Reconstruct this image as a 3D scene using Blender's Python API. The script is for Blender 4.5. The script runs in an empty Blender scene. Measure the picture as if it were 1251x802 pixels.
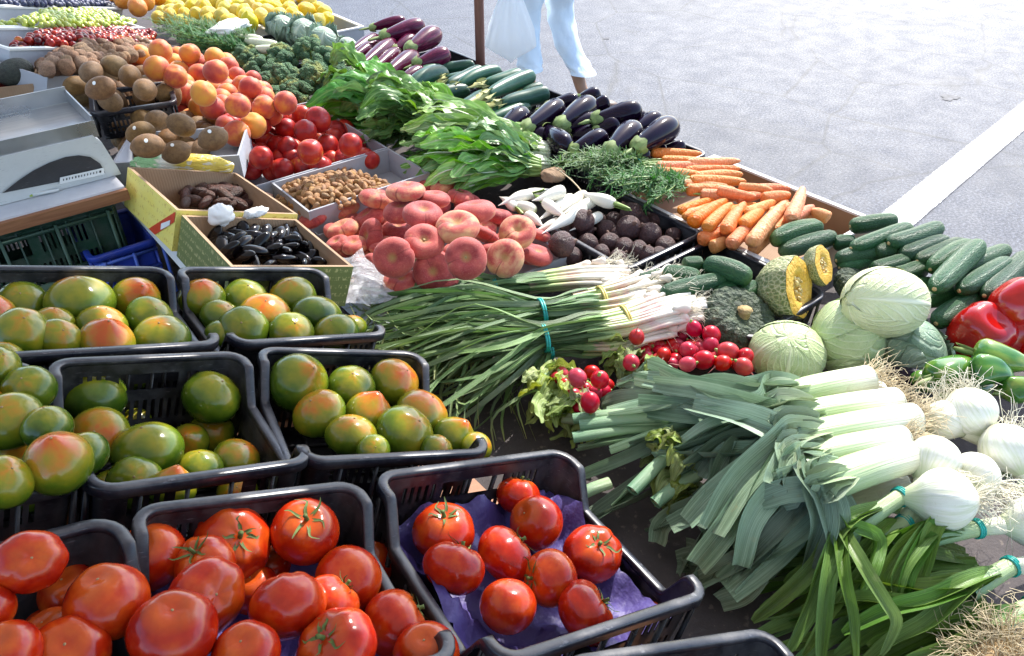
import bpy, math, random
import numpy as np
from mathutils import Vector, Matrix, Quaternion

random.seed(7); RNG = np.random.default_rng(7)
sc = bpy.context.scene
COL = sc.collection
PI = math.pi

# ------------------------------------------------------------------ camera
F, CX, CY = 930.0, 625.5, 401.0
PITCH, YAW, H = math.radians(36.3), math.radians(39.0), 1.62
FW = np.array([math.sin(YAW)*math.cos(PITCH), math.cos(YAW)*math.cos(PITCH), -math.sin(PITCH)])
RT = np.array([math.cos(YAW), -math.sin(YAW), 0.0])
DN = np.cross(FW, RT)
EYE = np.array([0, 0, H])
cd = bpy.data.cameras.new('camera'); cam = bpy.data.objects.new('camera', cd); COL.objects.link(cam)
cd.sensor_width = 36.0; cd.lens = 36.0*F/1251.0; cd.clip_end = 500; cd.clip_start = 0.02
cam.matrix_world = Matrix(((RT[0], -DN[0], -FW[0], 0), (RT[1], -DN[1], -FW[1], 0), (RT[2], -DN[2], -FW[2], H), (0, 0, 0, 1)))
sc.camera = cam

def ray(px, py):
    d = FW*F + RT*(px-CX) + DN*(py-CY)
    return d/np.linalg.norm(d)
def at(px, py, z):
    d = ray(px, py); return Vector(EYE + d*((z-H)/d[2]))
def onplane(px, py, p0, n):
    d = ray(px, py); p0 = np.array(p0); n = np.array(n)
    return Vector(EYE + d*(((p0-EYE)@n)/(d@n)))
def proj(p):
    q = np.array(p)-EYE; z = q@FW
    return CX+F*(q@RT)/z, CY+F*(q@DN)/z, z
def mpp(p):                                   # metres per photo pixel at p
    return proj(p)[2]/F

# ------------------------------------------------------------------ mesh builder
class MB:
    def __init__(s): s.v = []; s.f = []; s.uv = []; s.m = []; s.n = 0
    def add(s, V, Fc, UV=None, mi=0):
        V = np.asarray(V, float).reshape(-1, 3)
        s.v.append(V); s.uv.append(np.zeros((len(V), 2)) if UV is None else np.asarray(UV, float).reshape(-1, 2))
        k = s.n
        s.f += [tuple(i+k for i in q) for q in Fc]; s.m += [mi]*len(Fc); s.n += len(V)
        return s
    def grid(s, P, closed=False, UV=None, mi=0):      # P [nu, nv, 3]; closed wraps in v
        P = np.asarray(P); nu, nv = P.shape[:2]
        Fc = []
        for i in range(nu-1):
            for j in range(nv if closed else nv-1):
                j2 = (j+1) % nv
                Fc.append((i*nv+j, i*nv+j2, (i+1)*nv+j2, (i+1)*nv+j))
        if UV is None:
            U, W = np.meshgrid(np.linspace(0, 1, nu), np.linspace(0, 1, nv), indexing='ij'); UV = np.stack([U, W], -1)
        return s.add(P, Fc, UV, mi)
    def tube(s, path, rad, n=8, cap=True, flat=1.0, up=None, u0=0.0, u1=1.0, mi=0):
        path = np.asarray(path, float); m = len(path); rad = np.broadcast_to(np.asarray(rad, float), (m,))
        T = np.gradient(path, axis=0); T /= np.linalg.norm(T, axis=1)[:, None]+1e-12
        a = np.array([0, 0, 1.0]) if up is None else np.asarray(up, float)
        if abs(T[0]@a) > .95: a = np.array([1.0, 0, 0]) if abs(T[0][0]) < .9 else np.array([0, 1.0, 0])
        N = np.cross(T[0], np.cross(a, T[0])); N /= np.linalg.norm(N)
        ang = np.linspace(0, 2*PI, n, endpoint=False); R = []
        for i in range(m):
            N = N-T[i]*(N@T[i]); N /= np.linalg.norm(N)+1e-12; B = np.cross(T[i], N)
            R.append(path[i]+rad[i]*(np.cos(ang)[:, None]*B+flat*np.sin(ang)[:, None]*N))
        P = np.array(R)
        U, W = np.meshgrid(np.linspace(u0, u1, m), np.linspace(0, 1, n), indexing='ij')
        base = s.n
        s.grid(P, True, np.stack([U, W], -1), mi)
        if cap:
            s.f.append(tuple(base+j for j in range(n-1, -1, -1))); s.m.append(mi)
            s.f.append(tuple(base+(m-1)*n+j for j in range(n))); s.m.append(mi)
        return s
    def blob(s, fn, nu=24, nv=16, mi=0):              # fn(th, ph) -> x, y, z
        th = np.linspace(0, PI, nv+1)[1:-1]; ph = np.linspace(0, 2*PI, nu, endpoint=False)
        TH, PH = np.meshgrid(th, ph, indexing='ij')
        P = np.stack(fn(TH, PH), -1)
        t0 = np.stack(fn(np.full(nu, 1e-4), ph), -1).mean(0); t1 = np.stack(fn(np.full(nu, PI-1e-4), ph), -1).mean(0)
        base = s.n; k = len(th)
        U, W = TH/PI, PH/(2*PI)
        s.grid(P, True, np.stack([U, W], -1), mi)
        s.add([t0, t1], [], [(0, 0), (1, 0)])
        a, b = base+k*nu, base+k*nu+1
        for j in range(nu):
            j2 = (j+1) % nu
            s.f.append((a, base+j2, base+j)); s.m.append(mi)
            s.f.append((b, base+(k-1)*nu+j, base+(k-1)*nu+j2)); s.m.append(mi)
        # outward orientation
        return s
    def box(s, lo, hi, M=None, mi=0):
        x0, y0, z0 = lo; x1, y1, z1 = hi
        V = np.array([(x0, y0, z0), (x1, y0, z0), (x1, y1, z0), (x0, y1, z0), (x0, y0, z1), (x1, y0, z1), (x1, y1, z1), (x0, y1, z1)], float)
        if M is not None: V = np.array([tuple(M @ Vector(v)) for v in V])
        return s.add(V, [(0, 3, 2, 1), (4, 5, 6, 7), (0, 1, 5, 4), (1, 2, 6, 5), (2, 3, 7, 6), (3, 0, 4, 7)], None, mi)
    def ribbon(s, path, width, up=(0, 0, 1), fold=0.25, wav=0.0, wf=6.0, roll=0.0, nx=5, ph=0.0, crump=0.0, mi=0):
        path = np.asarray(path, float); m = len(path); width = np.broadcast_to(np.asarray(width, float), (m,))
        roll = np.broadcast_to(np.asarray(roll, float), (m,))
        T = np.gradient(path, axis=0); T /= np.linalg.norm(T, axis=1)[:, None]+1e-12
        up = np.asarray(up, float); N = None; P = np.zeros((m, nx, 3)); c = np.linspace(-1, 1, nx)
        for i in range(m):
            if N is None:
                N = up-T[i]*(up@T[i])
                if np.linalg.norm(N) < 1e-3: N = np.cross(T[i], [1.0, .3, 0])
            N = N-T[i]*(N@T[i]); N /= np.linalg.norm(N)+1e-12
            B = np.cross(T[i], N); cr, sr = math.cos(roll[i]), math.sin(roll[i])
            B2, N2 = B*cr+N*sr, N*cr-B*sr
            w = width[i]/2; u = i/(m-1)
            off = fold*w*np.abs(c) + wav*w*np.abs(c)**1.5*np.sin(2*PI*wf*u+ph+(c > 0)*1.7)
            if crump: off = off + crump*w*np.sin(9*u*wf/3+ph+5*c)*np.cos(4*c+ph*2+u*11)
            P[i] = path[i]+w*c[:, None]*B2*math.cos(min(fold, 1.2)*.6)+off[:, None]*N2
        return s.grid(P, False, None, mi)
    def mesh(s, name, mats, smooth=True, origin=None):
        V = np.concatenate(s.v) if s.v else np.zeros((0, 3))
        if origin is not None: V = V-np.array(origin)
        me = bpy.data.meshes.new(name); me.from_pydata(V.tolist(), [], s.f)
        UV = np.concatenate(s.uv); ul = me.uv_layers.new(name='UVMap')
        li = np.zeros(len(me.loops), dtype=np.int32); me.loops.foreach_get('vertex_index', li)
        ul.data.foreach_set('uv', UV[li].astype(np.float32).ravel())
        for m in (mats if isinstance(mats, (list, tuple)) else [mats]): me.materials.append(m)
        if any(s.m): me.polygons.foreach_set('material_index', np.array(s.m, dtype=np.int32))
        me.polygons.foreach_set('use_smooth', np.full(len(me.polygons), smooth))
        me.update(); return me

def spline(pts, n=14):
    P = np.asarray(pts, float)
    if len(P) == 2: return P[0]+(P[1]-P[0])*np.linspace(0, 1, n)[:, None]
    Q = np.vstack([2*P[0]-P[1], P, 2*P[-1]-P[-2]]); out = []
    for t in np.linspace(0, len(P)-1-1e-9, n):
        i = int(t); f = t-i; a, b, c, d = Q[i:i+4]
        out.append(.5*((2*b)+(-a+c)*f+(2*a-5*b+4*c-d)*f*f+(-a+3*b-3*c+d)*f**3))
    return np.array(out)
def U(a, b): return random.uniform(a, b)

# ------------------------------------------------------------------ objects
def tag(o, label=None, cat=None, group=None, kind=None):
    if label: o['label'] = label
    if cat: o['category'] = cat
    if group: o['group'] = group
    if kind: o['kind'] = kind
    return o
def obj(name, me, parent=None, M=None):
    o = bpy.data.objects.new(name, me); COL.objects.link(o)
    if parent is not None: o.parent = parent
    if M is not None: o.matrix_local = M
    return o
def empty(name, loc=(0, 0, 0), M=None):
    o = bpy.data.objects.new(name, None); COL.objects.link(o); o.empty_display_size = .05
    if M is not None: o.matrix_local = M
    else: o.location = loc
    return o
class Kind:                                     # a mesh plus its parts, placed many times with shared mesh data
    def __init__(s, name, me, parts=()): s.name, s.me, s.parts = name, me, list(parts)
    def put(s, M, label=None, cat=None, group=None, skip=()):
        o = obj(s.name, s.me, None, M); tag(o, label, cat, group)
        for p in s.parts:
            if p[0] in skip: continue
            c = obj(p[0], p[1], o)
            for q in (p[2] if len(p) > 2 else ()): obj(q[0], q[1], c)
        return o
def TRS(p, rot=None, s=1.0):
    s = (s, s, s) if not hasattr(s, '__len__') else s
    R = rot.to_matrix().to_4x4() if rot is not None else Matrix.Identity(4)
    return Matrix.Translation(Vector(p)) @ R @ Matrix.Diagonal((*s, 1))
def tilt_q(axis, spin=0.0):                     # +Z turned to axis, spun about it
    return Vector(axis).normalized().to_track_quat('Z', 'Y') @ Quaternion((0, 0, 1), spin)
def rand_q():
    return Quaternion((random.gauss(0, 1), random.gauss(0, 1), random.gauss(0, 1), random.gauss(0, 1))).normalized()
def up_q(maxang, spin=None):
    a, b = U(0, 2*PI), U(0, maxang)
    return tilt_q((math.sin(b)*math.cos(a), math.sin(b)*math.sin(a), math.cos(b)), U(0, 6.28) if spin is None else spin)
def along(p1, p2, rad, roll=None):              # canonical mesh lies on x 0..1 with radius 1
    p1, p2 = Vector(p1), Vector(p2); x = p2-p1; L = x.length; x.normalize()
    z = Vector((0, 0, 1)); z = (z-x*z.dot(x)).normalized(); y = z.cross(x)
    r = U(0, 6.28) if roll is None else roll
    y, z = y*math.cos(r)+z*math.sin(r), z*math.cos(r)-y*math.sin(r)
    M = Matrix(((x.x*L, y.x*rad, z.x*rad, p1.x), (x.y*L, y.y*rad, z.y*rad, p1.y), (x.z*L, y.z*rad, z.z*rad, p1.z), (0, 0, 0, 1)))
    return M

ORD = ['leftmost', 'second from left', 'third from left', 'fourth from left', 'fifth from left', 'sixth from left', 'seventh from left', 'eighth from left', 'ninth from left', 'tenth from left', 'eleventh from left', 'twelfth from left', 'thirteenth from left', 'fourteenth from left', 'fifteenth from left', 'sixteenth from left', 'seventeenth from left', 'eighteenth from left', 'nineteenth from left', 'twentieth from left']
ROW = ['front', 'second', 'third', 'fourth', 'fifth', 'sixth', 'seventh', 'eighth', 'ninth', 'tenth', 'eleventh', 'twelfth']
def row_labels(objs, desc, where, rowpx):
    """objs in a heap get labels by their row (counted from the viewer) and place in the row"""
    it = sorted(((proj(o.matrix_world.translation if o.parent else o.location), o) for o in objs), key=lambda t: -t[0][1])
    rows, cur, y0 = [], [], None
    for (x, y, z), o in it:
        if y0 is None or y0-y > rowpx:
            cur = []; rows.append(cur); y0 = y
        cur.append((x, o))
    for k, r in enumerate(rows):
        r.sort(key=lambda t: t[0])
        for i, (x, o) in enumerate(r):
            d = desc(o) if callable(desc) else desc
            if len(r) == 1: pos = 'alone in %s row' % ROW[min(k, 11)]
            else: pos = ('rightmost' if i == len(r)-1 else ORD[i] if i < 20 else 'number %d from left' % (i+1)) + ', %s row' % ROW[min(k, 11)]
            o['label'] = '%s, %s %s' % (d, pos, where)

# ------------------------------------------------------------------ materials
class Mt:
    def __init__(s, name, rough=.5, spec=.5, coat=0.0):
        s.m = bpy.data.materials.new(name); s.m.use_nodes = True; s.t = s.m.node_tree; s.N = s.t.nodes; s.b = s.N['Principled BSDF']
        s.b.inputs['Roughness'].default_value = rough; s.b.inputs['Specular IOR Level'].default_value = spec
        if coat: s.b.inputs['Coat Weight'].default_value = coat; s.b.inputs['Coat Roughness'].default_value = .12
        s.co = None
    def lk(s, a, b): s.t.links.new(a, b)
    def coord(s, which='Object'):
        if s.co is None: s.co = s.N.new('ShaderNodeTexCoord'); s.oi = s.N.new('ShaderNodeObjectInfo')
        return s.co.outputs[which]
    def rnd(s): s.coord(); return s.oi.outputs['Random']
    def shifted(s, which='Object', k=37.0):      # coordinates moved by the object's random number, so copies differ
        c = s.coord(which); a = s.N.new('ShaderNodeVectorMath'); a.operation = 'ADD'
        m = s.math('MULTIPLY', s.rnd(), k); s.lk(c, a.inputs[0]); s.lk(m, a.inputs[1]); return a.outputs[0]
    def scaled(s, v, xyz):
        a = s.N.new('ShaderNodeVectorMath'); a.operation = 'MULTIPLY'; s.lk(v, a.inputs[0]); a.inputs[1].default_value = xyz; return a.outputs[0]
    def math(s, op, a, b=None, clamp=False):
        n = s.N.new('ShaderNodeMath'); n.operation = op; n.use_clamp = clamp
        for i, x in enumerate((a, b)):
            if x is None: continue
            if hasattr(x, 'is_output'): s.lk(x, n.inputs[i])
            else: n.inputs[i].default_value = x
        return n.outputs[0]
    def sep(s, v, ch):
        n = s.N.new('ShaderNodeSeparateXYZ'); s.lk(v, n.inputs[0]); return n.outputs[ch]
    def noise(s, v, scale, detail=3.0, rough=.55, dist=0.0):
        n = s.N.new('ShaderNodeTexNoise'); s.lk(v, n.inputs['Vector']); n.inputs['Scale'].default_value = scale
        n.inputs['Detail'].default_value = detail; n.inputs['Roughness'].default_value = rough; n.inputs['Distortion'].default_value = dist
        return n.outputs['Fac']
    def voro(s, v, scale, feature='F1', out='Distance'):
        n = s.N.new('ShaderNodeTexVoronoi'); n.feature = feature; s.lk(v, n.inputs['Vector']); n.inputs['Scale'].default_value = scale; return n.outputs[out]
    def wave(s, v, scale, dist=0.0, direction='X', det=2.0):
        n = s.N.new('ShaderNodeTexWave'); n.bands_direction = direction; s.lk(v, n.inputs['Vector']); n.inputs['Scale'].default_value = scale
        n.inputs['Distortion'].default_value = dist; n.inputs['Detail'].default_value = det; return n.outputs['Fac']
    def ramp(s, fac, stops):
        n = s.N.new('ShaderNodeValToRGB'); e = n.color_ramp.elements
        while len(e) < len(stops): e.new(.5)
        for k, (p, c) in enumerate(stops): e[k].position = p; e[k].color = (*c, 1) if len(c) == 3 else c
        s.lk(fac, n.inputs[0]); return n.outputs[0]
    def mix(s, f, a, b, mode='MIX'):
        n = s.N.new('ShaderNodeMix'); n.data_type = 'RGBA'; n.blend_type = mode
        for k, x in ((0, f), (6, a), (7, b)):
            if hasattr(x, 'is_output'): s.lk(x, n.inputs[k])
            else: n.inputs[k].default_value = x if k == 0 else (*x, 1)
        return n.outputs[2]
    def hsv(s, c, hue=.5, sat=1.0, val=1.0):
        n = s.N.new('ShaderNodeHueSaturation'); s.lk(c, n.inputs['Color'])
        for k, x in (('Hue', hue), ('Saturation', sat), ('Value', val)):
            if hasattr(x, 'is_output'): s.lk(x, n.inputs[k])
            else: n.inputs[k].default_value = x
        return n.outputs[0]
    def range(s, v, a, b):                       # 0..1 to a..b
        return s.math('ADD', s.math('MULTIPLY', v, b-a), a)
    def col(s, c):
        if hasattr(c, 'is_output'): s.lk(c, s.b.inputs['Base Color'])
        else: s.b.inputs['Base Color'].default_value = (*c, 1)
        return s
    def bump(s, h, strength=.3, dist=.01):
        n = s.N.new('ShaderNodeBump'); n.inputs['Strength'].default_value = strength; n.inputs['Distance'].default_value = dist
        s.lk(h, n.inputs['Height']); s.lk(n.outputs[0], s.b.inputs['Normal']); return s
    def rough(s, v): s.lk(v, s.b.inputs['Roughness']); return s
    def translucent(s, c, f=.3):
        t = s.N.new('ShaderNodeBsdfTranslucent'); m = s.N.new('ShaderNodeMixShader'); m.inputs[0].default_value = f
        if hasattr(c, 'is_output'): s.lk(c, t.inputs[0])
        else: t.inputs[0].default_value = (*c, 1)
        s.lk(s.b.outputs[0], m.inputs[1]); s.lk(t.outputs[0], m.inputs[2]); s.lk(m.outputs[0], s.N['Material Output'].inputs[0]); return s
    def jitter(s, c, h=.02, v=.25, sat=.1):
        r = s.rnd(); r2 = s.math('FRACT', s.math('MULTIPLY', r, 17.3)); r3 = s.math('FRACT', s.math('MULTIPLY', r, 91.7))
        return s.hsv(c, s.range(r, .5-h, .5+h), s.range(r3, 1-sat, 1+sat), s.range(r2, 1-v, 1+v*.6))

def simple(name, c, rough=.5, nscale=8.0, var=.25, bump=0.0, bscale=60.0, coord='Object', coat=0.0, spec=.5, jit=None, metal=0.0):
    m = Mt(name, rough, spec, coat); v = m.shifted(coord)
    n = m.noise(v, nscale, 4)
    c1 = tuple(x*(1-var) for x in c); c2 = tuple(min(1, x*(1+var)) for x in c)
    k = m.ramp(n, [(.3, c1), (.7, c2)])
    if jit: k = m.jitter(k, *jit)
    m.col(k)
    if bump: m.bump(m.noise(v, bscale, 3), bump, .01)
    m.b.inputs['Metallic'].default_value = metal
    return m.m

def make_materials():
    D = {}
    # ---- ground
    m = Mt('asphalt', .62); v = m.coord('Object')
    fine = m.noise(v, 75, 4, .8); big = m.noise(v, .55, 5, .6); mid = m.noise(v, 6, 5, .65)
    a = m.ramp(fine, [(.37, (.013, .016, .027)), (.5, (.042, .048, .069)), (.62, (.125, .135, .17))])
    b = m.ramp(big, [(.35, (.94, .94, .95)), (.65, (1.05, 1.05, 1.04))])
    c = m.mix(1.0, a, b, 'MULTIPLY'); c = m.mix(m.ramp(mid, [(.66, (0, 0, 0)), (.8, (.22, .22, .22))]), c, (.022, .024, .034))
    cr_ = m.voro(m.mix(.12, v, m.noise(v, 2.2, 4)), 1.1, 'DISTANCE_TO_EDGE'); c = m.mix(m.ramp(cr_, [(.0, (.8,)*3), (.012, (0, 0, 0))]), c, (.018, .019, .024))
    pt = m.noise(v, .33, 2, .4); c = m.mix(m.ramp(pt, [(.52, (0, 0, 0)), (.535, (.3,)*3)]), c, (.028, .031, .042)); oil = m.noise(v, 1.6, 4, .6); c = m.mix(m.ramp(oil, [(.66, (0, 0, 0)), (.72, (.5,)*3)]), c, (.02, .021, .026))
    m.col(c).bump(fine, .7, .008); m.rough(m.ramp(mid, [(.3, (.54,)*3), (.7, (.68,)*3)])); D['asphalt'] = m.m
    m = Mt('road_paint', .6); v = m.coord('Object')
    w = m.noise(v, 60, 4, .75); w2 = m.noise(v, 5, 4)
    ed = m.math('ABSOLUTE', m.math('SUBTRACT', m.sep(m.coord('UV'), 1), .5)); f = m.math('GREATER_THAN', m.math('SUBTRACT', m.math('ADD', w, m.math('MULTIPLY', w2, .5)), m.math('MULTIPLY', m.math('POWER', ed, 6.0), 16.0)), .60)
    m.col(m.mix(f, (.07, .073, .09), (.8, .8, .79))).bump(m.noise(v, 170, 2), .3, .004); D['road_paint'] = m.m
    # ---- plastics, boxes
    def plastic(name, c, rough=.38, dust=.25):
        m = Mt(name, rough); v = m.coord('Object')
        d = m.noise(v, 14, 6, .7); s_ = m.noise(m.scaled(v, (1, 1, 9)), 60, 3, .6)
        k = m.mix(m.ramp(d, [(.45, (0, 0, 0)), (.75, (dust,)*3)]), c, (.23, .22, .22))
        k = m.mix(m.ramp(s_, [(.64, (0, 0, 0)), (.72, (.5,)*3)]), k, (.2, .2, .22))
        m.col(k).rough(m.ramp(d, [(.3, (rough-.1,)*3), (.75, (rough+.25,)*3)])).bump(m.noise(v, 45, 4), .12, .004); return m.m
    D['black_plastic'] = plastic('black_plastic', (.006, .006, .010), .36, .28); D['black_rim_gleam'] = plastic('black_rim_gleam', (.013, .0135, .022), .3, .34); D['green_plastic'] = plastic('green_plastic', (.012, .05, .03), .45)  # crate rims get a paler, bluer black, a gleam put into the colour
    D['blue_plastic'] = plastic('blue_plastic', (.02, .05, .38), .35); D['white_plastic'] = plastic('white_plastic', (.62, .63, .62), .4, .1)
    D['red_plastic'] = plastic('red_plastic', (.42, .03, .03)); D['dark_grey_plastic'] = plastic('dark_grey_plastic', (.035, .034, .036), .5, .1)
    D['grey_card'] = simple('grey_card', (.36, .38, .42), .8, 5, .12, .1, 90)
    m = Mt('cardboard', .85); v = m.coord('Object'); fl = m.wave(v, 55, 1.0, 'X', 1)
    k = m.ramp(m.noise(v, 7, 5), [(.3, (.27, .17, .1)), (.7, (.4, .27, .17))]); k = m.mix(m.math('MULTIPLY', fl, .12), k, (.2, .12, .07)); m.col(k).bump(fl, .15, .003); D['cardboard'] = m.m
    m = Mt('table_board', .8); v = m.coord('Object')
    k = m.ramp(m.noise(v, 5, 6, .7), [(.3, (.035, .028, .03)), (.6, (.075, .06, .06)), (.78, (.15, .11, .095))])
    k = m.mix(m.ramp(m.noise(v, 80, 3), [(.62, (0, 0, 0)), (.7, (.6,)*3)]), k, (.2, .16, .13)); m.col(k).bump(m.noise(v, 50, 5, .7), .4, .006); D['table_board'] = m.m
    m = Mt('wood', .6); v = m.scaled(m.coord('Object'), (1, 14, 14)); k = m.ramp(m.noise(v, 6, 4, .6, 1.0), [(.3, (.2, .075, .03)), (.7, (.36, .16, .07))]); m.col(k).bump(m.noise(v, 14, 3), .2, .004); D['wood'] = m.m
    m = Mt('laminate', .35); m.col(m.ramp(m.noise(m.coord('Object'), 9, 5), [(.35, (.5, .5, .54)), (.7, (.66, .66, .68))])); D['laminate'] = m.m
    m = Mt('yellow_print', .55); v = m.coord('UV')
    t = m.math('MULTIPLY', m.math('GREATER_THAN', m.noise(m.scaled(v, (46, 6, 1)), 1, 3, .7), .56), m.math('LESS_THAN', m.math('ABSOLUTE', m.math('SUBTRACT', m.math('FRACT', m.math('MULTIPLY', m.sep(v, 1), 4.0)), .5)), .2))
    k = m.mix(m.noise(v, 5, 3), (.86, .68, .1), (.85, .76, .25)); m.col(m.mix(m.math('MULTIPLY', t, .55), k, (.5, .27, .05))); D['yellow_print'] = m.m
    m = Mt('olive_print', .6); v = m.coord('UV')
    t = m.math('MULTIPLY', m.math('GREATER_THAN', m.noise(m.scaled(v, (50, 7, 1)), 1, 3, .7), .54), m.math('LESS_THAN', m.math('ABSOLUTE', m.math('SUBTRACT', m.math('FRACT', m.math('MULTIPLY', m.sep(v, 1), 5.0)), .5)), .22))
    m.col(m.mix(m.math('MULTIPLY', t, .8), (.16, .19, .06), (.5, .46, .2))); D['olive_print'] = m.m
    m = Mt('crisp_bag', .25); v = m.coord('UV'); x = m.math('ADD', m.sep(v, 0), m.math('MULTIPLY', m.noise(v, 4, 3), .2))
    k = m.ramp(x, [(.0, (.25, .55, .28)), (.40, (.3, .6, .3)), (.46, (.75, .8, .75)), (.56, (.8, .76, .6)), (.62, (.8, .58, .08)), (1.0, (.82, .62, .1))])
    k = m.mix(m.ramp(m.noise(v, 9, 2), [(.56, (0, 0, 0)), (.62, (.8,)*3)]), k, (.8, .78, .68)); m.col(k).bump(m.noise(v, 12, 3), .5, .02); D['crisp_bag'] = m.m
    D['paint_red'] = simple('paint_red', (.62, .06, .02), .5); D['paper_white'] = simple('paper_white', (.78, .78, .77), .7, 20, .06, .3, 40)
    m = Mt('purple_paper', .55); v = m.coord('Object'); m.col(m.ramp(m.noise(v, 9, 4), [(.3, (.042, .03, .15)), (.7, (.078, .056, .225))])).bump(m.noise(v, 22, 4, .6), .5, .012); D['purple_paper'] = m.m
    m = Mt('steel', .32); m.b.inputs['Metallic'].default_value = .9; v = m.coord('Object'); m.col(m.ramp(m.noise(m.scaled(v, (2, 40, 2)), 6, 4), [(.3, (.33, .34, .36)), (.7, (.46, .46, .47))])).rough(m.ramp(m.noise(v, 12, 5), [(.3, (.22,)*3), (.75, (.48,)*3)])); D['steel'] = m.m
    m = Mt('rusty_pole', .55); v = m.coord('Object'); m.col(m.ramp(m.noise(m.scaled(v, (6, 6, 1)), 5, 5, .7), [(.3, (.13, .05, .035)), (.7, (.24, .11, .085))])); D['rusty_pole'] = m.m
    m = Mt('clear_plastic', .12); v = m.coord('Object')
    m.col(m.ramp(m.noise(v, 14, 4), [(.3, (.72, .76, .84)), (.7, (.86, .88, .92))])).bump(m.noise(m.scaled(v, (1, 3, 1)), 22, 4, .6, 1.5), .9, .02)
    tr = m.N.new('ShaderNodeBsdfTransparent'); mx = m.N.new('ShaderNodeMixShader')
    m.lk(m.ramp(m.noise(v, 26, 4, .6, 1.2), [(.35, (.4,)*3), (.7, (.85,)*3)]), mx.inputs[0]); m.lk(m.b.outputs[0], mx.inputs[1]); m.lk(tr.outputs[0], mx.inputs[2]); m.lk(mx.outputs[0], m.N['Material Output'].inputs[0]); D['clear_plastic'] = m.m
    m = Mt('bag_white', .4); m.col((.9, .9, .9)).bump(m.noise(m.scaled(m.coord('Object'), (5, 5, 1)), 9, 3), .3, .02).translucent((.95, .95, .94), .68); D['bag_white'] = m.m
    m = Mt('awning_cloth', .8); m.col(m.ramp(m.noise(m.coord('Object'), 2, 4), [(.3, (.46, .44, .41)), (.7, (.55, .53, .5))])).translucent((.6, .56, .5), .35); D['awning_cloth'] = m.m
    m = Mt('denim', .8); v = m.coord('Object'); m.col(m.ramp(m.noise(v, 6, 5), [(.3, (.6, .7, .8)), (.7, (.78, .84, .88))])).bump(m.noise(m.scaled(v, (1, 1, .5)), 14, 3), .5, .02); D['denim'] = m.m  # denim lightened towards white, strong sunlight put into its colour
    D['skin'] = simple('skin', (.3, .16, .1), .5, 10, .12); D['shoe_brown'] = simple('shoe_brown', (.1, .045, .025), .5); D['shirt_grey'] = simple('shirt_grey', (.4, .42, .45), .8); D['hair_dark'] = simple('hair_dark', (.02, .015, .012), .6)
    D['tie_teal'] = simple('tie_teal', (.02, .36, .32), .35); D['tie_yellow'] = simple('tie_yellow', (.55, .45, .12), .4); D['string'] = simple('string', (.62, .5, .32), .8)
    D['sticker'] = simple('sticker', (.8, .82, .8), .4, 30, .05)
    # ---- fruit
    m = Mt('red_tomato_skin', .2, .42); v = m.shifted(); z = m.sep(m.coord('Object'), 2)
    n = m.noise(v, 1.4, 3); k = m.ramp(m.math('ADD', n, m.math('MULTIPLY', m.rnd(), .16)), [(.35, (.28, .007, .002)), (.55, (.41, .02, .003)), (.8, (.54, .07, .006))])
    k = m.mix(m.ramp(m.noise(v, 55, 2), [(.7, (0, 0, 0)), (.78, (.14,)*3)]), k, (.65, .2, .06)); k = m.mix(m.math('MULTIPLY', m.ramp(z, [(.62, (0, 0, 0)), (.78, (1, 1, 1))]), .3), k, (.5, .16, .02))
    m.col(k).bump(m.noise(v, 3.0, 1), .03, .03).rough(m.ramp(m.noise(v, 6, 4), [(.3, (.14,)*3), (.75, (.26,)*3)])); D['red_tomato_skin'] = m.m
    m = Mt('green_tomato_skin', .19, .45); v = m.shifted(); o = m.coord('Object'); z = m.sep(o, 2)
    ang = m.math('ARCTAN2', m.sep(o, 1), m.sep(o, 0)); star = m.math('MULTIPLY', m.math('SINE', m.math('MULTIPLY', ang, 6.0)), .03)
    f = m.math('ADD', m.math('ADD', m.math('MULTIPLY', z, .5), m.math('MULTIPLY', m.noise(v, 1.3, 3), .7)), star); f = m.math('ADD', f, m.range(m.rnd(), -.26, .06))
    k = m.ramp(f, [(.1, (.033, .074, .006)), (.36, (.095, .145, .009)), (.58, (.23, .21, .012)), (.74, (.42, .17, .014)), (.9, (.52, .085, .01))])
    k = m.mix(m.ramp(m.noise(v, 40, 2), [(.68, (0, 0, 0)), (.78, (.12,)*3)]), k, (.4, .3, .1)); m.col(k).bump(m.noise(v, 3, 1), .03, .03); D['green_tomato_skin'] = m.m
    D['calyx_green'] = simple('calyx_green', (.09, .13, .025), .7, 4, .4)
    m = Mt('flat_peach_skin', .6, .3); v = m.shifted(); o = m.coord('Object'); z = m.sep(o, 2)
    ang = m.math('ARCTAN2', m.sep(o, 1), m.sep(o, 0)); rad = m.math('SQRT', m.math('ADD', m.math('POWER', m.sep(o, 0), 2.0), m.math('POWER', m.sep(o, 1), 2.0)))
    cb = m.N.new('ShaderNodeCombineXYZ'); m.lk(m.math('MULTIPLY', m.math('SINE', ang), 1.3), cb.inputs[0]); m.lk(m.math('MULTIPLY', rad, 1.2), cb.inputs[1]); m.lk(m.math('ADD', z, m.math('MULTIPLY', m.rnd(), 50.0)), cb.inputs[2])
    stk = m.noise(cb.outputs[0], 1.6, 5, .65)
    n = m.math('ADD', m.math('ADD', m.math('MULTIPLY', m.noise(v, 1.1, 4, .6, .4), .75), m.math('MULTIPLY', z, .2)), m.math('ADD', m.range(m.rnd(), -.15, .18), m.math('MULTIPLY', m.math('SUBTRACT', stk, .5), .6)))
    k = m.ramp(n, [(.08, (.70, .46, .2)), (.24, (.64, .27, .14)), (.38, (.52, .085, .07)), (.72, (.25, .014, .022))])
    k = m.mix(m.ramp(rad, [(.08, (.9,)*3), (.30, (0, 0, 0))]), k, (.42, .22, .07)); k = m.mix(m.ramp(m.noise(v, 26, 3), [(.55, (0, 0, 0)), (.72, (.45,)*3)]), k, (.68, .34, .24))
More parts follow.
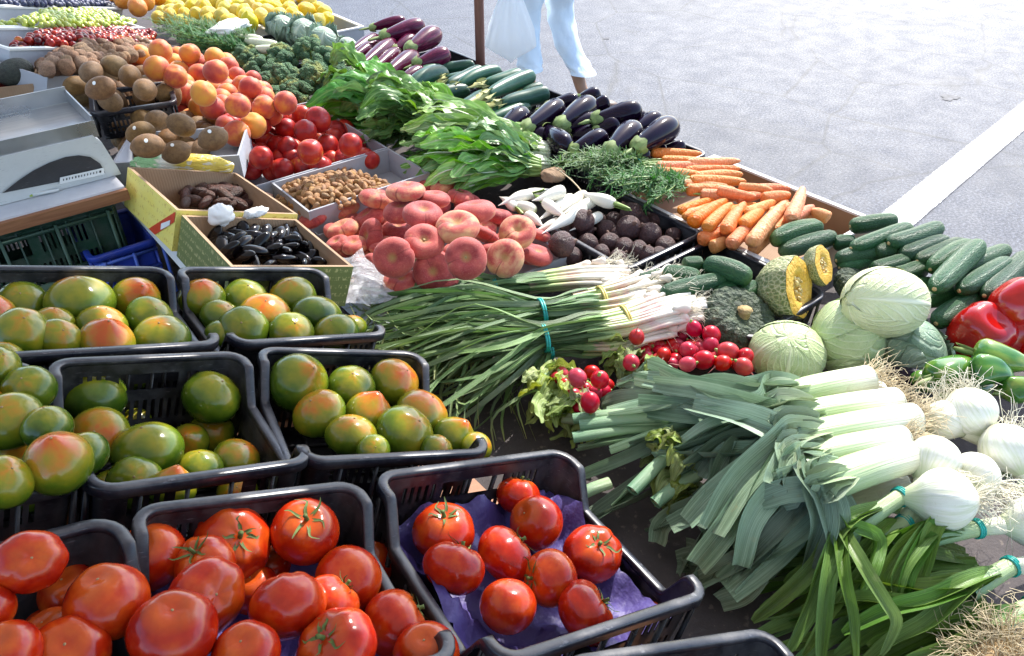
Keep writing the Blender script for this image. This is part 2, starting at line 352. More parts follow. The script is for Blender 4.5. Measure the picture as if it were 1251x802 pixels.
    seam = m.math('MULTIPLY', m.ramp(m.math('ABSOLUTE', ang), [(.015, (.7,)*3), (.07, (0, 0, 0))]), m.ramp(rad, [(.1, (0, 0, 0)), (.3, (1, 1, 1))])); k = m.mix(seam, k, (.2, .02, .02))
    m.col(k).bump(m.noise(v, 60, 3), .22, .012); m.b.inputs['Sheen Weight'].default_value = .3; m.b.inputs['Sheen Tint'].default_value = (1, .75, .7, 1); D['flat_peach_skin'] = m.m
    m = Mt('apricot_skin', .55, .4); v = m.shifted(); n = m.math('ADD', m.noise(v, .9, 3), m.range(m.rnd(), -.2, .2))
    k = m.ramp(n, [(.25, (.66, .28, .03)), (.46, (.64, .19, .03)), (.6, (.52, .08, .03)), (.78, (.36, .03, .025))]); m.col(k).bump(m.noise(v, 70, 2), .1, .01); m.b.inputs['Sheen Weight'].default_value = .2; D['apricot_skin'] = m.m
    m = Mt('nectarine_skin', .36, .35); v = m.shifted(); n = m.math('ADD', m.noise(v, 1.1, 4), m.range(m.rnd(), -.12, .12))
    k = m.ramp(n, [(.22, (.6, .22, .03)), (.36, (.44, .035, .014)), (.55, (.34, .012, .011)), (.75, (.16, .006, .01))]); m.col(k); D['nectarine_skin'] = m.m
    m = Mt('kiwi_skin', .55, .35); v = m.shifted(); k = m.ramp(m.noise(v, 3, 5, .7), [(.3, (.115, .055, .016)), (.7, (.25, .13, .04))]); m.col(m.jitter(k, .01, .15)).bump(m.noise(v, 40, 3), .3, .02); m.b.inputs['Sheen Weight'].default_value = .06; D['kiwi_skin'] = m.m
    m = Mt('lemon_skin', .42); v = m.shifted(); k = m.ramp(m.noise(v, 2, 3), [(.3, (.72, .5, .03)), (.7, (.8, .64, .06))]); m.col(m.jitter(k, .015, .1)).bump(m.noise(v, 26, 2), .35, .02); D['lemon_skin'] = m.m
    m = Mt('orange_skin', .42); v = m.shifted(); k = m.ramp(m.noise(v, 2, 3), [(.3, (.7, .2, .01)), (.7, (.78, .3, .02))]); m.col(m.jitter(k, .01, .1)).bump(m.noise(v, 30, 2), .3, .02); D['orange_skin'] = m.m
    D['grape_skin'] = simple('grape_skin', (.42, .5, .08), .3, 1.5, .25, coat=.2, jit=(.02, .2)); D['dark_grape_skin'] = simple('dark_grape_skin', (.03, .035, .09), .45, 1.5, .4, jit=(.02, .3))
    m = Mt('cherry_skin', .25, .4); v = m.shifted(); k = m.ramp(m.math('ADD', m.noise(v, 1, 2), m.range(m.rnd(), -.3, .3)), [(.1, (.55, .2, .04)), (.3, (.4, .025, .01)), (.55, (.22, .006, .008)), (.8, (.06, .004, .008))]); m.col(k); D['cherry_skin'] = m.m
    D['walnut_shell'] = simple('walnut_shell', (.33, .2, .12), .8, 5, .35, .8, 9, jit=(.01, .2)); m = Mt('almond_shell', .6); v = m.shifted(); k = m.ramp(m.noise(m.scaled(v, (1, 5, 5)), 3, 3), [(.3, (.34, .17, .065)), (.7, (.52, .3, .14))]); m.col(m.jitter(k, .01, .25)).bump(m.noise(m.scaled(v, (1, 6, 6)), 4, 3), .4, .05); D['almond_shell'] = m.m
    D['date_brown'] = simple('date_brown', (.085, .03, .018), .4, 4, .5, .7, 8, jit=(.01, .4)); D['prune_black'] = simple('prune_black', (.004, .003, .004), .1, 3, .4, 0.0, 5, spec=.3, jit=(.01, .3))
    m = Mt('eggplant_skin', .1, .22); v = m.shifted(); m.col(m.ramp(m.noise(v, 2, 3), [(.3, (.005, .002, .008)), (.7, (.011, .004, .016))])); D['eggplant_skin'] = m.m
    m = Mt('striped_eggplant_skin', .2, .28); v = m.shifted(); w = m.noise(m.scaled(v, (.9, 5, 5)), 1.6, 4, .7); k = m.ramp(w, [(.32, (.035, .002, .014)), (.55, (.085, .005, .028)), (.72, (.2, .03, .075)), (.87, (.42, .17, .2))]); m.col(k); D['striped_eggplant_skin'] = m.m
    D['eggplant_cap'] = simple('eggplant_cap', (.2, .27, .08), .6, 4, .35); 
    m = Mt('zucchini_skin', .36, .4); v = m.shifted(); k = m.ramp(m.noise(m.scaled(v, (1, 1, 1)), 9, 4, .7), [(.35, (.012, .06, .03)), (.6, (.025, .1, .055)), (.78, (.08, .19, .09))]); m.col(m.jitter(k, .015, .25)); D['zucchini_skin'] = m.m
    m = Mt('cucumber_skin', .4, .32); v = m.shifted(); x = m.sep(m.coord('UV'), 0); k = m.ramp(m.noise(m.scaled(v, (1.5, 3, 3)), 3, 4), [(.3, (.01, .05, .016)), (.7, (.03, .1, .03))]); k = m.mix(m.ramp(x, [(.78, (0, 0, 0)), (1.0, (.55,)*3)]), k, (.16, .23, .08)); m.col(m.jitter(k, .015, .25)).bump(m.noise(m.scaled(v, (8, 3, 3)), 3, 3), .35, .05); D['cucumber_skin'] = m.m
    m = Mt('beet_skin', .5); v = m.shifted(); k = m.ramp(m.noise(v, 3, 5, .7), [(.3, (.03, .012, .014)), (.6, (.075, .03, .028)), (.8, (.16, .085, .06))]); m.col(k).bump(m.noise(v, 8, 5), .4, .04); D['beet_skin'] = m.m
    m = Mt('carrot_skin', .5); v = m.shifted(); k = m.ramp(m.noise(m.scaled(v, (9, 1, 1)), 2.2, 4), [(.3, (.68, .18, .04)), (.6, (.75, .26, .075)), (.8, (.8, .40, .17))]); m.col(m.jitter(k, .012, .15)).bump(m.noise(m.scaled(v, (24, 1, 1)), 1.5, 3), .35, .05); D['carrot_skin'] = m.m
    m = Mt('radish_skin', .32, .35); v = m.shifted(); k = m.ramp(m.noise(v, 1.6, 3), [(.3, (.42, .006, .02)), (.75, (.56, .015, .04))]); m.col(m.jitter(k, .01, .12)); D['radish_skin'] = m.m
    m = Mt('white_radish_skin', .5); v = m.shifted(); k = m.ramp(m.sep(m.coord('UV'), 0), [(0, (.45, .5, .18)), (.12, (.76, .74, .62)), (1, (.8, .77, .7))]); k = m.mix(m.ramp(m.noise(v, 5, 4), [(.55, (0, 0, 0)), (.8, (.35,)*3)]), k, (.55, .45, .32)); m.col(k); D['white_radish_skin'] = m.m
    m = Mt('onion_white', .35); v = m.shifted(); o = m.coord('UV'); ln = m.noise(m.scaled(o, (2, 46, 1)), 1.0, 3); k = m.ramp(ln, [(.32, (.62, .65, .47)), (.55, (.77, .77, .68)), (.75, (.8, .8, .74))]); k = m.mix(m.ramp(m.sep(o, 0), [(.04, (.7,)*3), (.3, (0, 0, 0))]), k, (.42, .55, .22)); k = m.mix(m.ramp(m.sep(o, 0), [(.86, (0, 0, 0)), (.97, (.7,)*3)]), k, (.46, .36, .2)); k = m.mix(m.ramp(m.noise(v, 7, 4, .7), [(.62, (0, 0, 0)), (.72, (.45,)*3)]), k, (.5, .42, .27)); m.col(k).bump(ln, .12, .02); D['onion_white'] = m.m
    m = Mt('leek_shaft', .36); x = m.sep(m.coord('UV'), 0); st = m.noise(m.scaled(m.coord('UV'), (1.2, 55, 1)), 1.0, 3)
    k = m.ramp(m.math('ADD', x, m.math('MULTIPLY', m.math('SUBTRACT', st, .5), .13)), [(0, (.74, .74, .64)), (.34, (.72, .74, .58)), (.58, (.46, .57, .3)), (1, (.13, .27, .15))]); k = m.mix(m.ramp(m.noise(m.coord('Object'), 40, 4, .7), [(.62, (0, 0, 0)), (.74, (.5,)*3)]), k, (.4, .32, .2)); m.col(k).bump(st, .3, .012); D['leek_shaft'] = m.m
    def leafmat(name, c0, c1, rough=.45, tr=.25, vein=24.0, veinc=None, ts=None, tip=None, jv=.22, base=None):
        m = Mt(name, rough, .45); uv = m.coord('UV'); o = m.shifted('Object', 3)
        st = m.noise(m.scaled(uv, (1.5, vein, 1)), 1.0, 3, .6); n = m.noise(o, 14, 4)
        k = m.ramp(n, [(.3, c0), (.7, c1)]); k = m.mix(m.ramp(st, [(.42, (0, 0, 0)), (.72, (.75,)*3)]), k, tuple(min(1, x*1.8+.03) for x in c1))
        ge = m.N.new('ShaderNodeNewGeometry'); ri = ge.outputs['Random Per Island']; k = m.hsv(k, m.range(ri, .485, .51), m.range(m.math('FRACT', m.math('MULTIPLY', ri, 7.7)), .75, 1.15), m.range(m.math('FRACT', m.math('MULTIPLY', ri, 31.3)), .72, 1.3))
        k = m.mix(m.ramp(m.noise(o, 45, 3), [(.66, (0, 0, 0)), (.76, (.35,)*3)]), k, (.4, .38, .2))
        if base: k = m.mix(m.ramp(m.sep(uv, 0), [(.04, (.9,)*3), (.42, (0, 0, 0))]), k, base)
        if veinc: 
            d = m.math('ABSOLUTE', m.math('SUBTRACT', m.sep(uv, 1), .5)); k = m.mix(m.ramp(d, [(.02, (1, 1, 1)), (.07, (0, 0, 0))]), k, veinc)
            u = m.math('FRACT', m.math('MULTIPLY', m.math('SUBTRACT', m.sep(uv, 0), m.math('MULTIPLY', d, .5)), 7.0)); k = m.mix(m.ramp(m.math('ABSOLUTE', m.math('SUBTRACT', u, .5)), [(.03, (.45,)*3), (.1, (0, 0, 0))]), k, veinc)
        if tip: k = m.mix(m.ramp(m.sep(uv, 0), [(.8, (0, 0, 0)), (1, (.8,)*3)]), k, tip)
        k = m.jitter(k, .018, jv); m.col(k).bump(st, .4, .006).translucent(m.hsv(k, .49, 1.1, 1.5), tr); return m.m
    D['leek_leaf'] = leafmat('leek_leaf', (.125, .235, .125), (.29, .42, .28),   .36, .12, 34, jv=.5, base=(.42, .52, .3))
    D['onion_leaf'] = leafmat('onion_leaf', (.065, .17, .022), (.15, .29, .04), .34, .15, 30)
    D['garlic_leaf'] = leafmat('garlic_leaf', (.06, .135, .045), (.14, .245, .085), .45, .15, 16, tip=(.3, .32, .1))
    D['chard_leaf'] = leafmat('chard_leaf', (.06, .18, .02), (.15, .34, .05), .42, .16, 7, (.4, .5, .25))
    D['spinach_leaf'] = leafmat('spinach_leaf', (.045, .14, .028), (.11, .26, .05), .38, .16, 7, (.18, .34, .1))
    D['radish_leaf'] = leafmat('radish_leaf', (.13, .2, .03), (.25, .33, .06), .5, .25, 7, (.35, .42, .14))
    D['carrot_top'] = leafmat('carrot_top', (.045, .14, .03), (.1, .24, .06), .5, .2, 5)
    D['dill_green'] = leafmat('dill_green', (.03, .12, .03), (.07, .2, .05), .5, .2, 5)
    D['chard_stalk'] = simple('chard_stalk', (.62, .66, .48), .4, 12, .2); D['green_stalk'] = simple('green_stalk', (.22, .33, .08), .45, 12, .25)
    D['root_hair'] = simple('root_hair', (.62, .52, .34), .8, 20, .3); D['root_white'] = simple('root_white', (.74, .7, .56), .7, 20, .2); D['root_brown'] = simple('root_brown', (.42, .29, .15), .85, 20, .35)
    m = Mt('garlic_stem', .4); x = m.sep(m.coord('UV'), 0); st = m.noise(m.scaled(m.coord('UV'), (2, 9, 1)), 1.0, 3); r = m.noise(m.coord('Object'), 18, 2)
    k = m.ramp(m.math('ADD', x, m.math('MULTIPLY', m.math('SUBTRACT', st, .5), .2)), [(0, (.78, .75, .66)), (.45, (.74, .68, .56)), (.75, (.42, .5, .2)), (1, (.14, .25, .07))]); k = m.mix(m.ramp(r, [(.5, (0, 0, 0)), (.66, (.55,)*3)]), k, (.5, .2, .24)); m.col(k); D['garlic_stem'] = m.m
    m = Mt('garlic_bulb', .4); v = m.shifted(); m.col(m.ramp(m.noise(v, 3, 3), [(.3, (.8, .77, .68)), (.7, (.72, .6, .5))])); D['garlic_bulb'] = m.m
    m = Mt('broccoli_floret', .75); v = m.shifted(); n = m.noise(v, 1.1, 3); k = m.ramp(n, [(.33, (.07, .19, .085)), (.54, (.13, .28, .12)), (.62, (.4, .46, .13))]); m.col(k).bump(m.voro(v, 16), .8, .05); D['broccoli_floret'] = m.m
    def cab(name, c0, c1, vc):
        m = Mt(name, .42); uv = m.coord('UV'); d = m.math('ABSOLUTE', m.math('SUBTRACT', m.sep(uv, 1), .5))
        w = m.wave(m.scaled(uv, (1.0, 1.0, 1)), 3.0, 1.5, 'X', 2); br = m.math('SUBTRACT', m.sep(uv, 0), m.math('MULTIPLY', d, 1.3)); bn = m.math('ADD', m.math('MULTIPLY', br, 7.0), m.math('MULTIPLY', m.noise(uv, 6, 3), .9))
        vein = m.ramp(m.math('ABSOLUTE', m.math('SUBTRACT', m.math('FRACT', bn), .5)), [(.03, (.5,)*3), (.2, (0, 0, 0))]); mid = m.ramp(d, [(.015, (1, 1, 1)), (.05, (0, 0, 0))]); net = m.ramp(m.voro(m.shifted('Object', 5), 11, 'DISTANCE_TO_EDGE'), [(.0, (.18,)*3), (.09, (0, 0, 0))])
        k = m.ramp(m.noise(m.shifted('Object'), 2.2, 4), [(.3, c0), (.7, c1)]); vv = m.mix(1.0, m.mix(1.0, vein, mid, 'LIGHTEN'), net, 'LIGHTEN'); k = m.mix(vv, k, vc); m.col(k).bump(vv, .35, .03); return m.m
    D['cabbage_leaf'] = cab('cabbage_leaf', (.34, .45, .2), (.48, .57, .3), (.6, .66, .42)); D['cabbage_white'] = cab('cabbage_white', (.52, .58, .3), (.66, .68, .42), (.7, .72, .52)); D['cabbage_dark'] = cab('cabbage_dark', (.12, .22, .13), (.25, .36, .24), (.42, .5, .36)); D['cabbage_blue'] = cab('cabbage_blue', (.24, .36, .26), (.38, .48, .38), (.55, .62, .48))
    m = Mt('squash_rind', .55); v = m.shifted(); e = m.voro(v, 7, 'DISTANCE_TO_EDGE'); k = m.ramp(e, [(.02, (.5, .48, .28)), (.1, (.26, .29, .11)), (.3, (.13, .18, .06))]); k = m.mix(m.ramp(m.noise(v, 2.5, 4), [(.4, (0, 0, 0)), (.7, (.5,)*3)]), k, (.38, .38, .18)); m.col(k).bump(m.noise(v, 11, 4), .5, .04); D['squash_rind'] = m.m
    m = Mt('dark_squash_rind', .6); v = m.shifted(); k = m.ramp(m.noise(m.scaled(v, (1, 1, 3)), 4, 5, .7), [(.3, (.022, .045, .026)), (.55, (.06, .09, .05)), (.72, (.22, .25, .15))]); m.col(k).bump(m.noise(v, 6, 5), .7, .08); D['dark_squash_rind'] = m.m
    m = Mt('squash_flesh', .45); v = m.shifted(); k = m.ramp(m.noise(v, 4, 5), [(.3, (.68, .36, .03)), (.7, (.78, .52, .09))]); m.col(k).bump(m.noise(v, 9, 4), .4, .03); D['squash_flesh'] = m.m
    D['squash_pulp'] = simple('squash_pulp', (.7, .55, .26), .6, 6, .4, .8, 8)
    D['squash_stem'] = simple('squash_stem', (.42, .3, .13), .8, 5, .35, .5, 8)
    m = Mt('red_pepper_skin', .12, .45, .2); v = m.shifted(); m.col(m.ramp(m.noise(v, 1.4, 3), [(.3, (.3, .003, .004)), (.75, (.46, .009, .005))])); D['red_pepper_skin'] = m.m
    m = Mt('green_pepper_skin', .14, .45, .2); v = m.shifted(); k = m.ramp(m.math('ADD', m.noise(v, 1.2, 3), m.range(m.rnd(), -.2, .2)), [(.3, (.016, .09, .012)), (.55, (.05, .17, .02)), (.8, (.22, .3, .05))]); m.col(k); D['green_pepper_skin'] = m.m
    m = Mt('avocado_skin', .6); v = m.shifted(); m.col(m.ramp(m.noise(v, 5, 4), [(.3, (.016, .02, .016)), (.7, (.05, .06, .045))])).bump(m.noise(v, 14, 3), .5, .04); D['avocado_skin'] = m.m
    return D
MT = make_materials()

# ------------------------------------------------------------------ prototypes
import bmesh
def fixn(me):
    b = bmesh.new(); b.from_mesh(me); bmesh.ops.recalc_face_normals(b, faces=b.faces); b.to_mesh(me); b.free(); return me
def wob(x, y, z, seed, amp, fr=1.6):
    r = np.random.default_rng(seed); o = 0
    for k in range(5):
        d = r.normal(size=3)*fr; o = o+np.sin(x*d[0]+y*d[1]+z*d[2]+r.uniform(0, 6.28))
    return amp*o/2.5
def sph(th, ph): return np.sin(th)*np.cos(ph), np.sin(th)*np.sin(ph), np.cos(th)
def fruit_mesh(name, mat, seed=0, sq=(1, 1, 1), lobes=0, lobe_amp=0.0, dimple=0.0, dw=.35, crease=0.0, wamp=.03, wf=1.6, tip=0.0, bot=0.0, nu=28, nv=18, nub=0.0):
    def fn(th, ph):
        x, y, z = sph(th, ph)
        r = 1+wob(x, y, z, seed, wamp, wf)
        if lobes:
            g = np.abs(np.cos(lobes*ph/2+seed))**.7*(1+.5*np.cos(ph*2+seed)); r = r+lobe_amp*(g-.6)*np.sin(th)*np.exp(-(th/1.5)**2)*1.8
        if crease: r = r-crease*np.exp(-((np.mod(ph+PI, 2*PI)-PI)/.16)**2)*np.sin(th)**.5
        x, y, z = x*r*sq[0], y*r*sq[1], z*r*sq[2]
        if dimple: z = z-dimple*np.exp(-(th/dw)**2)
        if bot: z = z+bot*np.exp(-((PI-th)/dw)**2)
        if tip: z = z+tip*np.exp(-(th/.33)**2)
        if nub: z = z+nub*np.exp(-(th/.2)**2)-nub*.7*np.exp(-((PI-th)/.2)**2)
        return x, y, z
    return fixn(MB().blob(fn, nu, nv).mesh(name, mat))
def calyx_mesh(name, z0, seed, L=.55, n=6, droop=0.0, w=.1):
    r = random.Random(seed); b = MB()
    for k in range(n):
        a = 2*PI*k/n+r.uniform(-.3, .3); l = L*r.uniform(.75, 1.25); c = r.uniform(-.1, .5)-droop
        d = np.array([math.cos(a), math.sin(a), 0]); s_ = np.array([-d[1], d[0], 0])
        p = [np.array([0, 0, z0])+d*.06, np.array([0, 0, z0+.10])+d*l*.45, np.array([0, 0, z0+.11+.2*c])+d*l*.8+s_*r.uniform(-.1, .1), np.array([0, 0, z0+.1+.55*c])+d*l+s_*r.uniform(-.25, .25)]
        b.ribbon(spline(p, 9), w*np.array([.8, 1.2, 1.2, 1.1, .9, .75, .6, .4, .15]), fold=.4, nx=3)
    b.tube(spline([(0, 0, z0-.02), (.02, .01, z0+.14), (.06, .03, z0+.26)], 5), [.1, .07, .06, .06, .075], 7)
    return b.mesh(name, MT['calyx_green'])

SCAR = fixn(MB().blob(lambda th, ph: (.045*np.sin(th)*np.cos(ph), .04*np.sin(th)*np.sin(ph), .02*np.cos(th)), 8, 5).mesh('blossom_scar', simple('blossom_scar', (.3, .2, .09), .8)))
RED = []
for k in range(5):
    fl = [(1, 1, .86), (1.03, .98, .82), (1, .98, .9), (1.07, .94, .84), (.99, 1, .92)][k]
    lb = [5, 7, 4, 6, 0][k]
    RED.append((fruit_mesh('tomato', MT['red_tomato_skin'], 11+k, fl, lb,   .08 if k in (1, 3) else .035, .17, .32, 0, .022, 1.5, bot=.06), calyx_mesh('calyx', fl[2]-.2, 31+k, .62, 6, .0, .085)))
GREEN = []
for k in range(4):
    GREEN.append(fruit_mesh('green_tomato', MT['green_tomato_skin'], 51+k, [(1, 1, .82), (1.03, .98, .78), (.98, 1, .86), (1, 1, .9)][k], [5, 0, 6, 0][k], .035, 0, .35, 0, .025, 1.4, tip=[.03, .0, .02, .22][k]))

# stall-rim plane of the tilted tomato crates
TH = math.radians(21.0)
UX = Vector((math.cos(TH), 0, -math.sin(TH))); NX = Vector((math.sin(TH), 0, math.cos(TH)))
P0 = at(690, 548, .85)
def rimpt(px, py, off=0.0): return onplane(px, py, P0+NX*off, NX)

def crate_parts(w, l, h, drop, slots=True, cr=.02):
    """outer size w x l x h, low side walls between high corners; returns body mesh builder and rim builder"""
    # perimeter of the wall, counter-clockwise from the front-left, rounded corners
    pts = []; step = .005
    def arc(cx, cy, a0): 
        for k in range(6): 
            a = a0+k/5*PI/2; pts.append((cx+cr*math.cos(a), cy+cr*math.sin(a)))
    def line(a, b):
        n = max(2, int(math.dist(a, b)/step))
        for k in range(1, n): pts.append((a[0]+(b[0]-a[0])*k/n, a[1]+(b[1]-a[1])*k/n))
    e = .013; x0, y0, x1, y1 = e, e, w-e, l-e
    arc(x0+cr, y0+cr, PI); line((x0+cr, y0), (x1-cr, y0)); arc(x1-cr, y0+cr, -PI/2); line((x1, y0+cr), (x1, y1-cr))
    arc(x1-cr, y1-cr, 0); line((x1-cr, y1), (x0+cr, y1)); arc(x0+cr, y1-cr, PI/2); line((x0, y1-cr), (x0, y0+cr))
    Pp = np.array(pts); n = len(Pp)
    def top(x, y):
        if x0+.004 < x < x1-.004: return h
        t = (y-y0)/(y1-y0)
        lo = h-drop
        if t < .10: return h-drop*.0
        if t < .17: return h+(lo-h)*(t-.10)/.07
        if t < .74: return lo
        if t < .86: return lo+(h-lo)*(t-.74)/.12
        return h
    tops = np.array([top(*p) for p in Pp])
    T = np.roll(Pp, -1, 0)-np.roll(Pp, 1, 0); T /= np.linalg.norm(T, axis=1)[:, None]; NO = np.stack([T[:, 1], -T[:, 0]], 1)
    zs = [0, .10, .14, .34, .37, .40, .60, .64, .70, .86, .91, 1.0]
    b = MB(); th = .0022
    for sgn in (0, 1):
        V = []
        for zf in zs:
            ins = (1-zf)*.006+(0 if sgn == 0 else th)
            V.append(np.column_stack([Pp-NO*ins, zf*tops]))
        V = np.array(V); Fc = []
        for i in range(len(zs)-1):
            for j in range(n):
                x, y = Pp[j]; end = (y < y0+.003 or y > y1-.003)
                hole = False
                if slots:
                    q = (x-x0)/(x1-x0) if end else (y-y0)/(y1-y0); odd = j % 2 == 0
                    if end:
                        if i in (8,) and .33 < q < .67: hole = True
                        elif i in (6, 7, 8) and (.12 < q < .30 or .70 < q < .88) and not odd and i == 8: hole = True
                        elif i in (5,) and .08 < q < .92 and not odd: hole = True
                        elif i in (2,) and .08 < q < .92 and not odd: hole = True
                    else:
                        if i in (5, 2) and .08 < q < .92 and not odd: hole = True
                if hole: continue
                j2 = (j+1) % n
                Fc.append((i*n+j, i*n+j2, (i+1)*n+j2, (i+1)*n+j) if sgn == 0 else (i*n+j, (i+1)*n+j, (i+1)*n+j2, i*n+j2))
        b.add(V, Fc)
    # floor with a raised lattice
    b.box((x0+.006, y0+.006, .002), (x1-.006, y1-.006, .006))
    for k in range(1, 7): b.box((x0+.006, y0+(y1-y0)*k/7-.002, .0065), (x1-.006, y0+(y1-y0)*k/7+.002, .010))
    for k in range(1, 6): b.box((x0+(x1-x0)*k/6-.002, y0+.006, .007), (x0+(x1-x0)*k/6+.002, y1-.006, .0105))
    # outside stiffening ribs
    for k in range(0, n, 9):
        p, nn = Pp[k], NO[k]; t = T[k]; z1 = tops[k]-.012
        q = [p+nn*.001+t*.0015, p+nn*.007+t*.0015, p+nn*.007-t*.0015, p+nn*.001-t*.0015]
        V = [(*c, .004) for c in q]+[(*c, z1) for c in q]
        b.add(V, [(0, 1, 2, 3), (7, 6, 5, 4), (0, 4, 5, 1), (1, 5, 6, 2), (2, 6, 7, 3), (3, 7, 4, 0)])
    r = MB()
    prof = [(-.0026, -.006), (-.0026, .0002), (-.001, .0014), (.0075, .0014), (.0092, .0004), (.0096, -.0012), (.0096, -.011), (.0082, -.011), (.0080, -.0012), (.0, -.0012), (-.0005, -.006)]
    R = [np.column_stack([Pp+NO*o, tops+z]) for o, z in prof]
    R = np.array(R).transpose(1, 0, 2); R = np.concatenate([R, R[:1]])
    r.grid(R, True)
    return b, r, Pp
CRATE_CACHE = {}
def crate(name_px, label, depth=None, w=None, h=.15, drop=.045, off=0.0, slots=True, group='tomato crates on the sloping stand'):
    """name_px = rear-left, rear-right and front-right photo corners of the rim (rear-left may be None with a width)"""
    rl, rr, fr = name_px
    RR = rimpt(*rr, off)
    FR = rimpt(*fr, off)
    if rl is not None:
        RLp = rimpt(*rl, off); ux = (RR-RLp).normalized(); w = w or (RR-RLp).length
        vy = NX.cross(ux)
    else:
        vy = (RR-FR).normalized(); vy = (vy-NX*vy.dot(NX)).normalized(); ux = vy.cross(NX)
    l = depth or (RR-FR).dot(vy)
    o = RR-ux*w-vy*l-NX*h
    M = Matrix(((ux.x, vy.x, NX.x, o.x), (ux.y, vy.y, NX.y, o.y), (ux.z, vy.z, NX.z, o.z), (0, 0, 0, 1)))
    b, r, _ = crate_parts(w, l, h, drop, slots)
    t = empty('produce_crate', M=M); tag(t, label, 'crate', group)
    obj('body', fixn(b.mesh('crate_body', MT['black_plastic'])), t); obj('rim', fixn(r.mesh('crate_rim', MT['black_rim_gleam'])), t)
    return t, M, w, l, h

CR = {}
CR['A'] = crate((None, (205, 325), (280, 422)), 'black crate of orange-green tomatoes against the green crate, back left', w=.36, off=0)
CR['B'] = crate(((207, 325), (390, 326), (487, 410)), 'black crate holding nine green tomatoes just before the box of prunes')
CR['C'] = crate(((50, 437), (299, 427), (415, 563)), 'half-empty black crate of dark green tomatoes, deep shadow inside')
CR['D'] = crate(((307, 422), (513, 428), (605, 541)), 'black crate of ripening orange-green tomatoes beside the garlic leaves', depth=.285)
CR['E'] = crate((None, (42, 437), (118, 592)), 'black crate heaped with green tomatoes, cut by the left edge of the view', w=.30)
CR['F'] = crate((None, (146, 622), (262, 800)), 'black crate of red tomatoes with black rear wall showing, bottom left corner', w=.30, depth=.29, slots=False)
CR['G'] = crate(((150, 616), (440, 583), (624, 792)), 'black crate heaped with large red tomatoes on purple paper, bottom centre')
CR['H'] = crate(((447, 576), (690, 545), (884, 728)), 'black crate of red tomatoes with slotted wall and much purple paper, beside the leeks')
CR['I'] = crate(((672, 800), (940, 762), (1120, 960)), 'black crate at the bottom edge with only its curved back rim in view', depth=.27)

# ------------------------------------------------------------------ tomatoes
def tomato_batch(lst, off, protos, red, where, desc, rowpx=34, group=None, keep_rows=True):
    out = []; pos = []
    for it in lst:
        px, py, d = it[:3]; o = off+(it[3] if len(it) > 3 and it[3] is not None else 0)
        p = rimpt(px, py, o); pos.append([np.array(p), d/2*mpp(p), it, d, np.linalg.norm(np.array(p)-EYE)])
    # push apart along the line of sight so that fruits do not cut into each other
    for _ in range(40):
        for i in range(len(pos)):
            for j in range(i):
                a, b = pos[i], pos[j]
                if any(q[2][3] is not None and q[2][3] <= -.035 for q in (a, b) if len(q[2]) > 3): continue
                dd = np.linalg.norm(a[0]-b[0]); need = (a[1]+b[1])*.86
                if dd < need:
                    far, near = (a, b) if a[2][1] < b[2][1] else (b, a)
                    push = min(.004, (need-dd)*.5)
                    for q, sg in ((far, 1), (near, -1)):
                        v = q[0]-EYE; L = np.linalg.norm(v); q[0] = EYE+v*(min(max(L+sg*push*.6, q[4]-.03), q[4]+.028)/L); q[1] = q[3]/2*mpp(q[0])
    for p, r, it, d, _L in pos:
        face = it[4] if len(it) > 4 else None
        if face is not None: q = tilt_q(face, U(0, 6.28))
        elif red: q = up_q(1.3)
        else:
            v = NX+Vector((-.15, -.25, 0)); q = tilt_q(v+Vector((U(-.5, .5), U(-.5, .5), 0)), U(0, 6.28))
        k = it[5] if len(it) > 5 else random.randrange(len(protos))
        if red:
            me, cal = protos[k]; kd = Kind('red_tomato', me, [('calyx', cal)])
            o = kd.put(TRS(p, q, r*U(.98, 1.04)), None, 'tomato', group, skip=() if (face is not None and (len(it) < 7 or it[6])) else ('calyx',))
            if not o.children: sc_o = obj('blossom_scar', SCAR, o); sc_o.location = (0, 0, max(v.co.z for v in me.vertices if abs(v.co.x) < .05 and abs(v.co.y) < .05)+.003)
        else:
            o = Kind('green_tomato', protos[k]).put(TRS(p, q, r*U(.98, 1.04)), None, 'tomato', group); sc_o = obj('blossom_scar', SCAR, o); sc_o.location = (0, 0, max(v.co.z for v in protos[k].vertices if abs(v.co.x) < .05 and abs(v.co.y) < .05)+.005)
        out.append(o)
    row_labels(out, desc, where, rowpx)
    return out
CAMV = (-.45, -.6, .62)
H_T = [(633, 606, 56, None, (.6, .4, .75), 1), (655, 639, 70, None, (-.5, .3, .8), 2, False), (617, 678, 72, None, (.75, -.05, .35), 3), (542, 650, 76, -.005, (.1, .0, 1), 0), (554, 694, 74, .008, (.75, .35, .4), 3),
       (672, 706, 72, .01, (-.75, .25, .35), 2), (724, 677, 71, None, (.1, -.3, 1), 1), (621, 741, 70, None, (-.3, -.2, -.8), 4, False), (715, 749, 72, .0, (.75, -.25, .4), 3), (800, 753, 36, -.03, (0, 0, 1), 4, False),
       (590, 640, 50, -.06, (0, 0, 1), 4, False), (690, 735, 50, -.06, (0, 0, 1), 4, False)]
tomato_batch(H_T, -.045, RED, True, 'of the crate beside the leeks', 'red tomato', 30, 'red tomatoes in the crate beside the leeks')
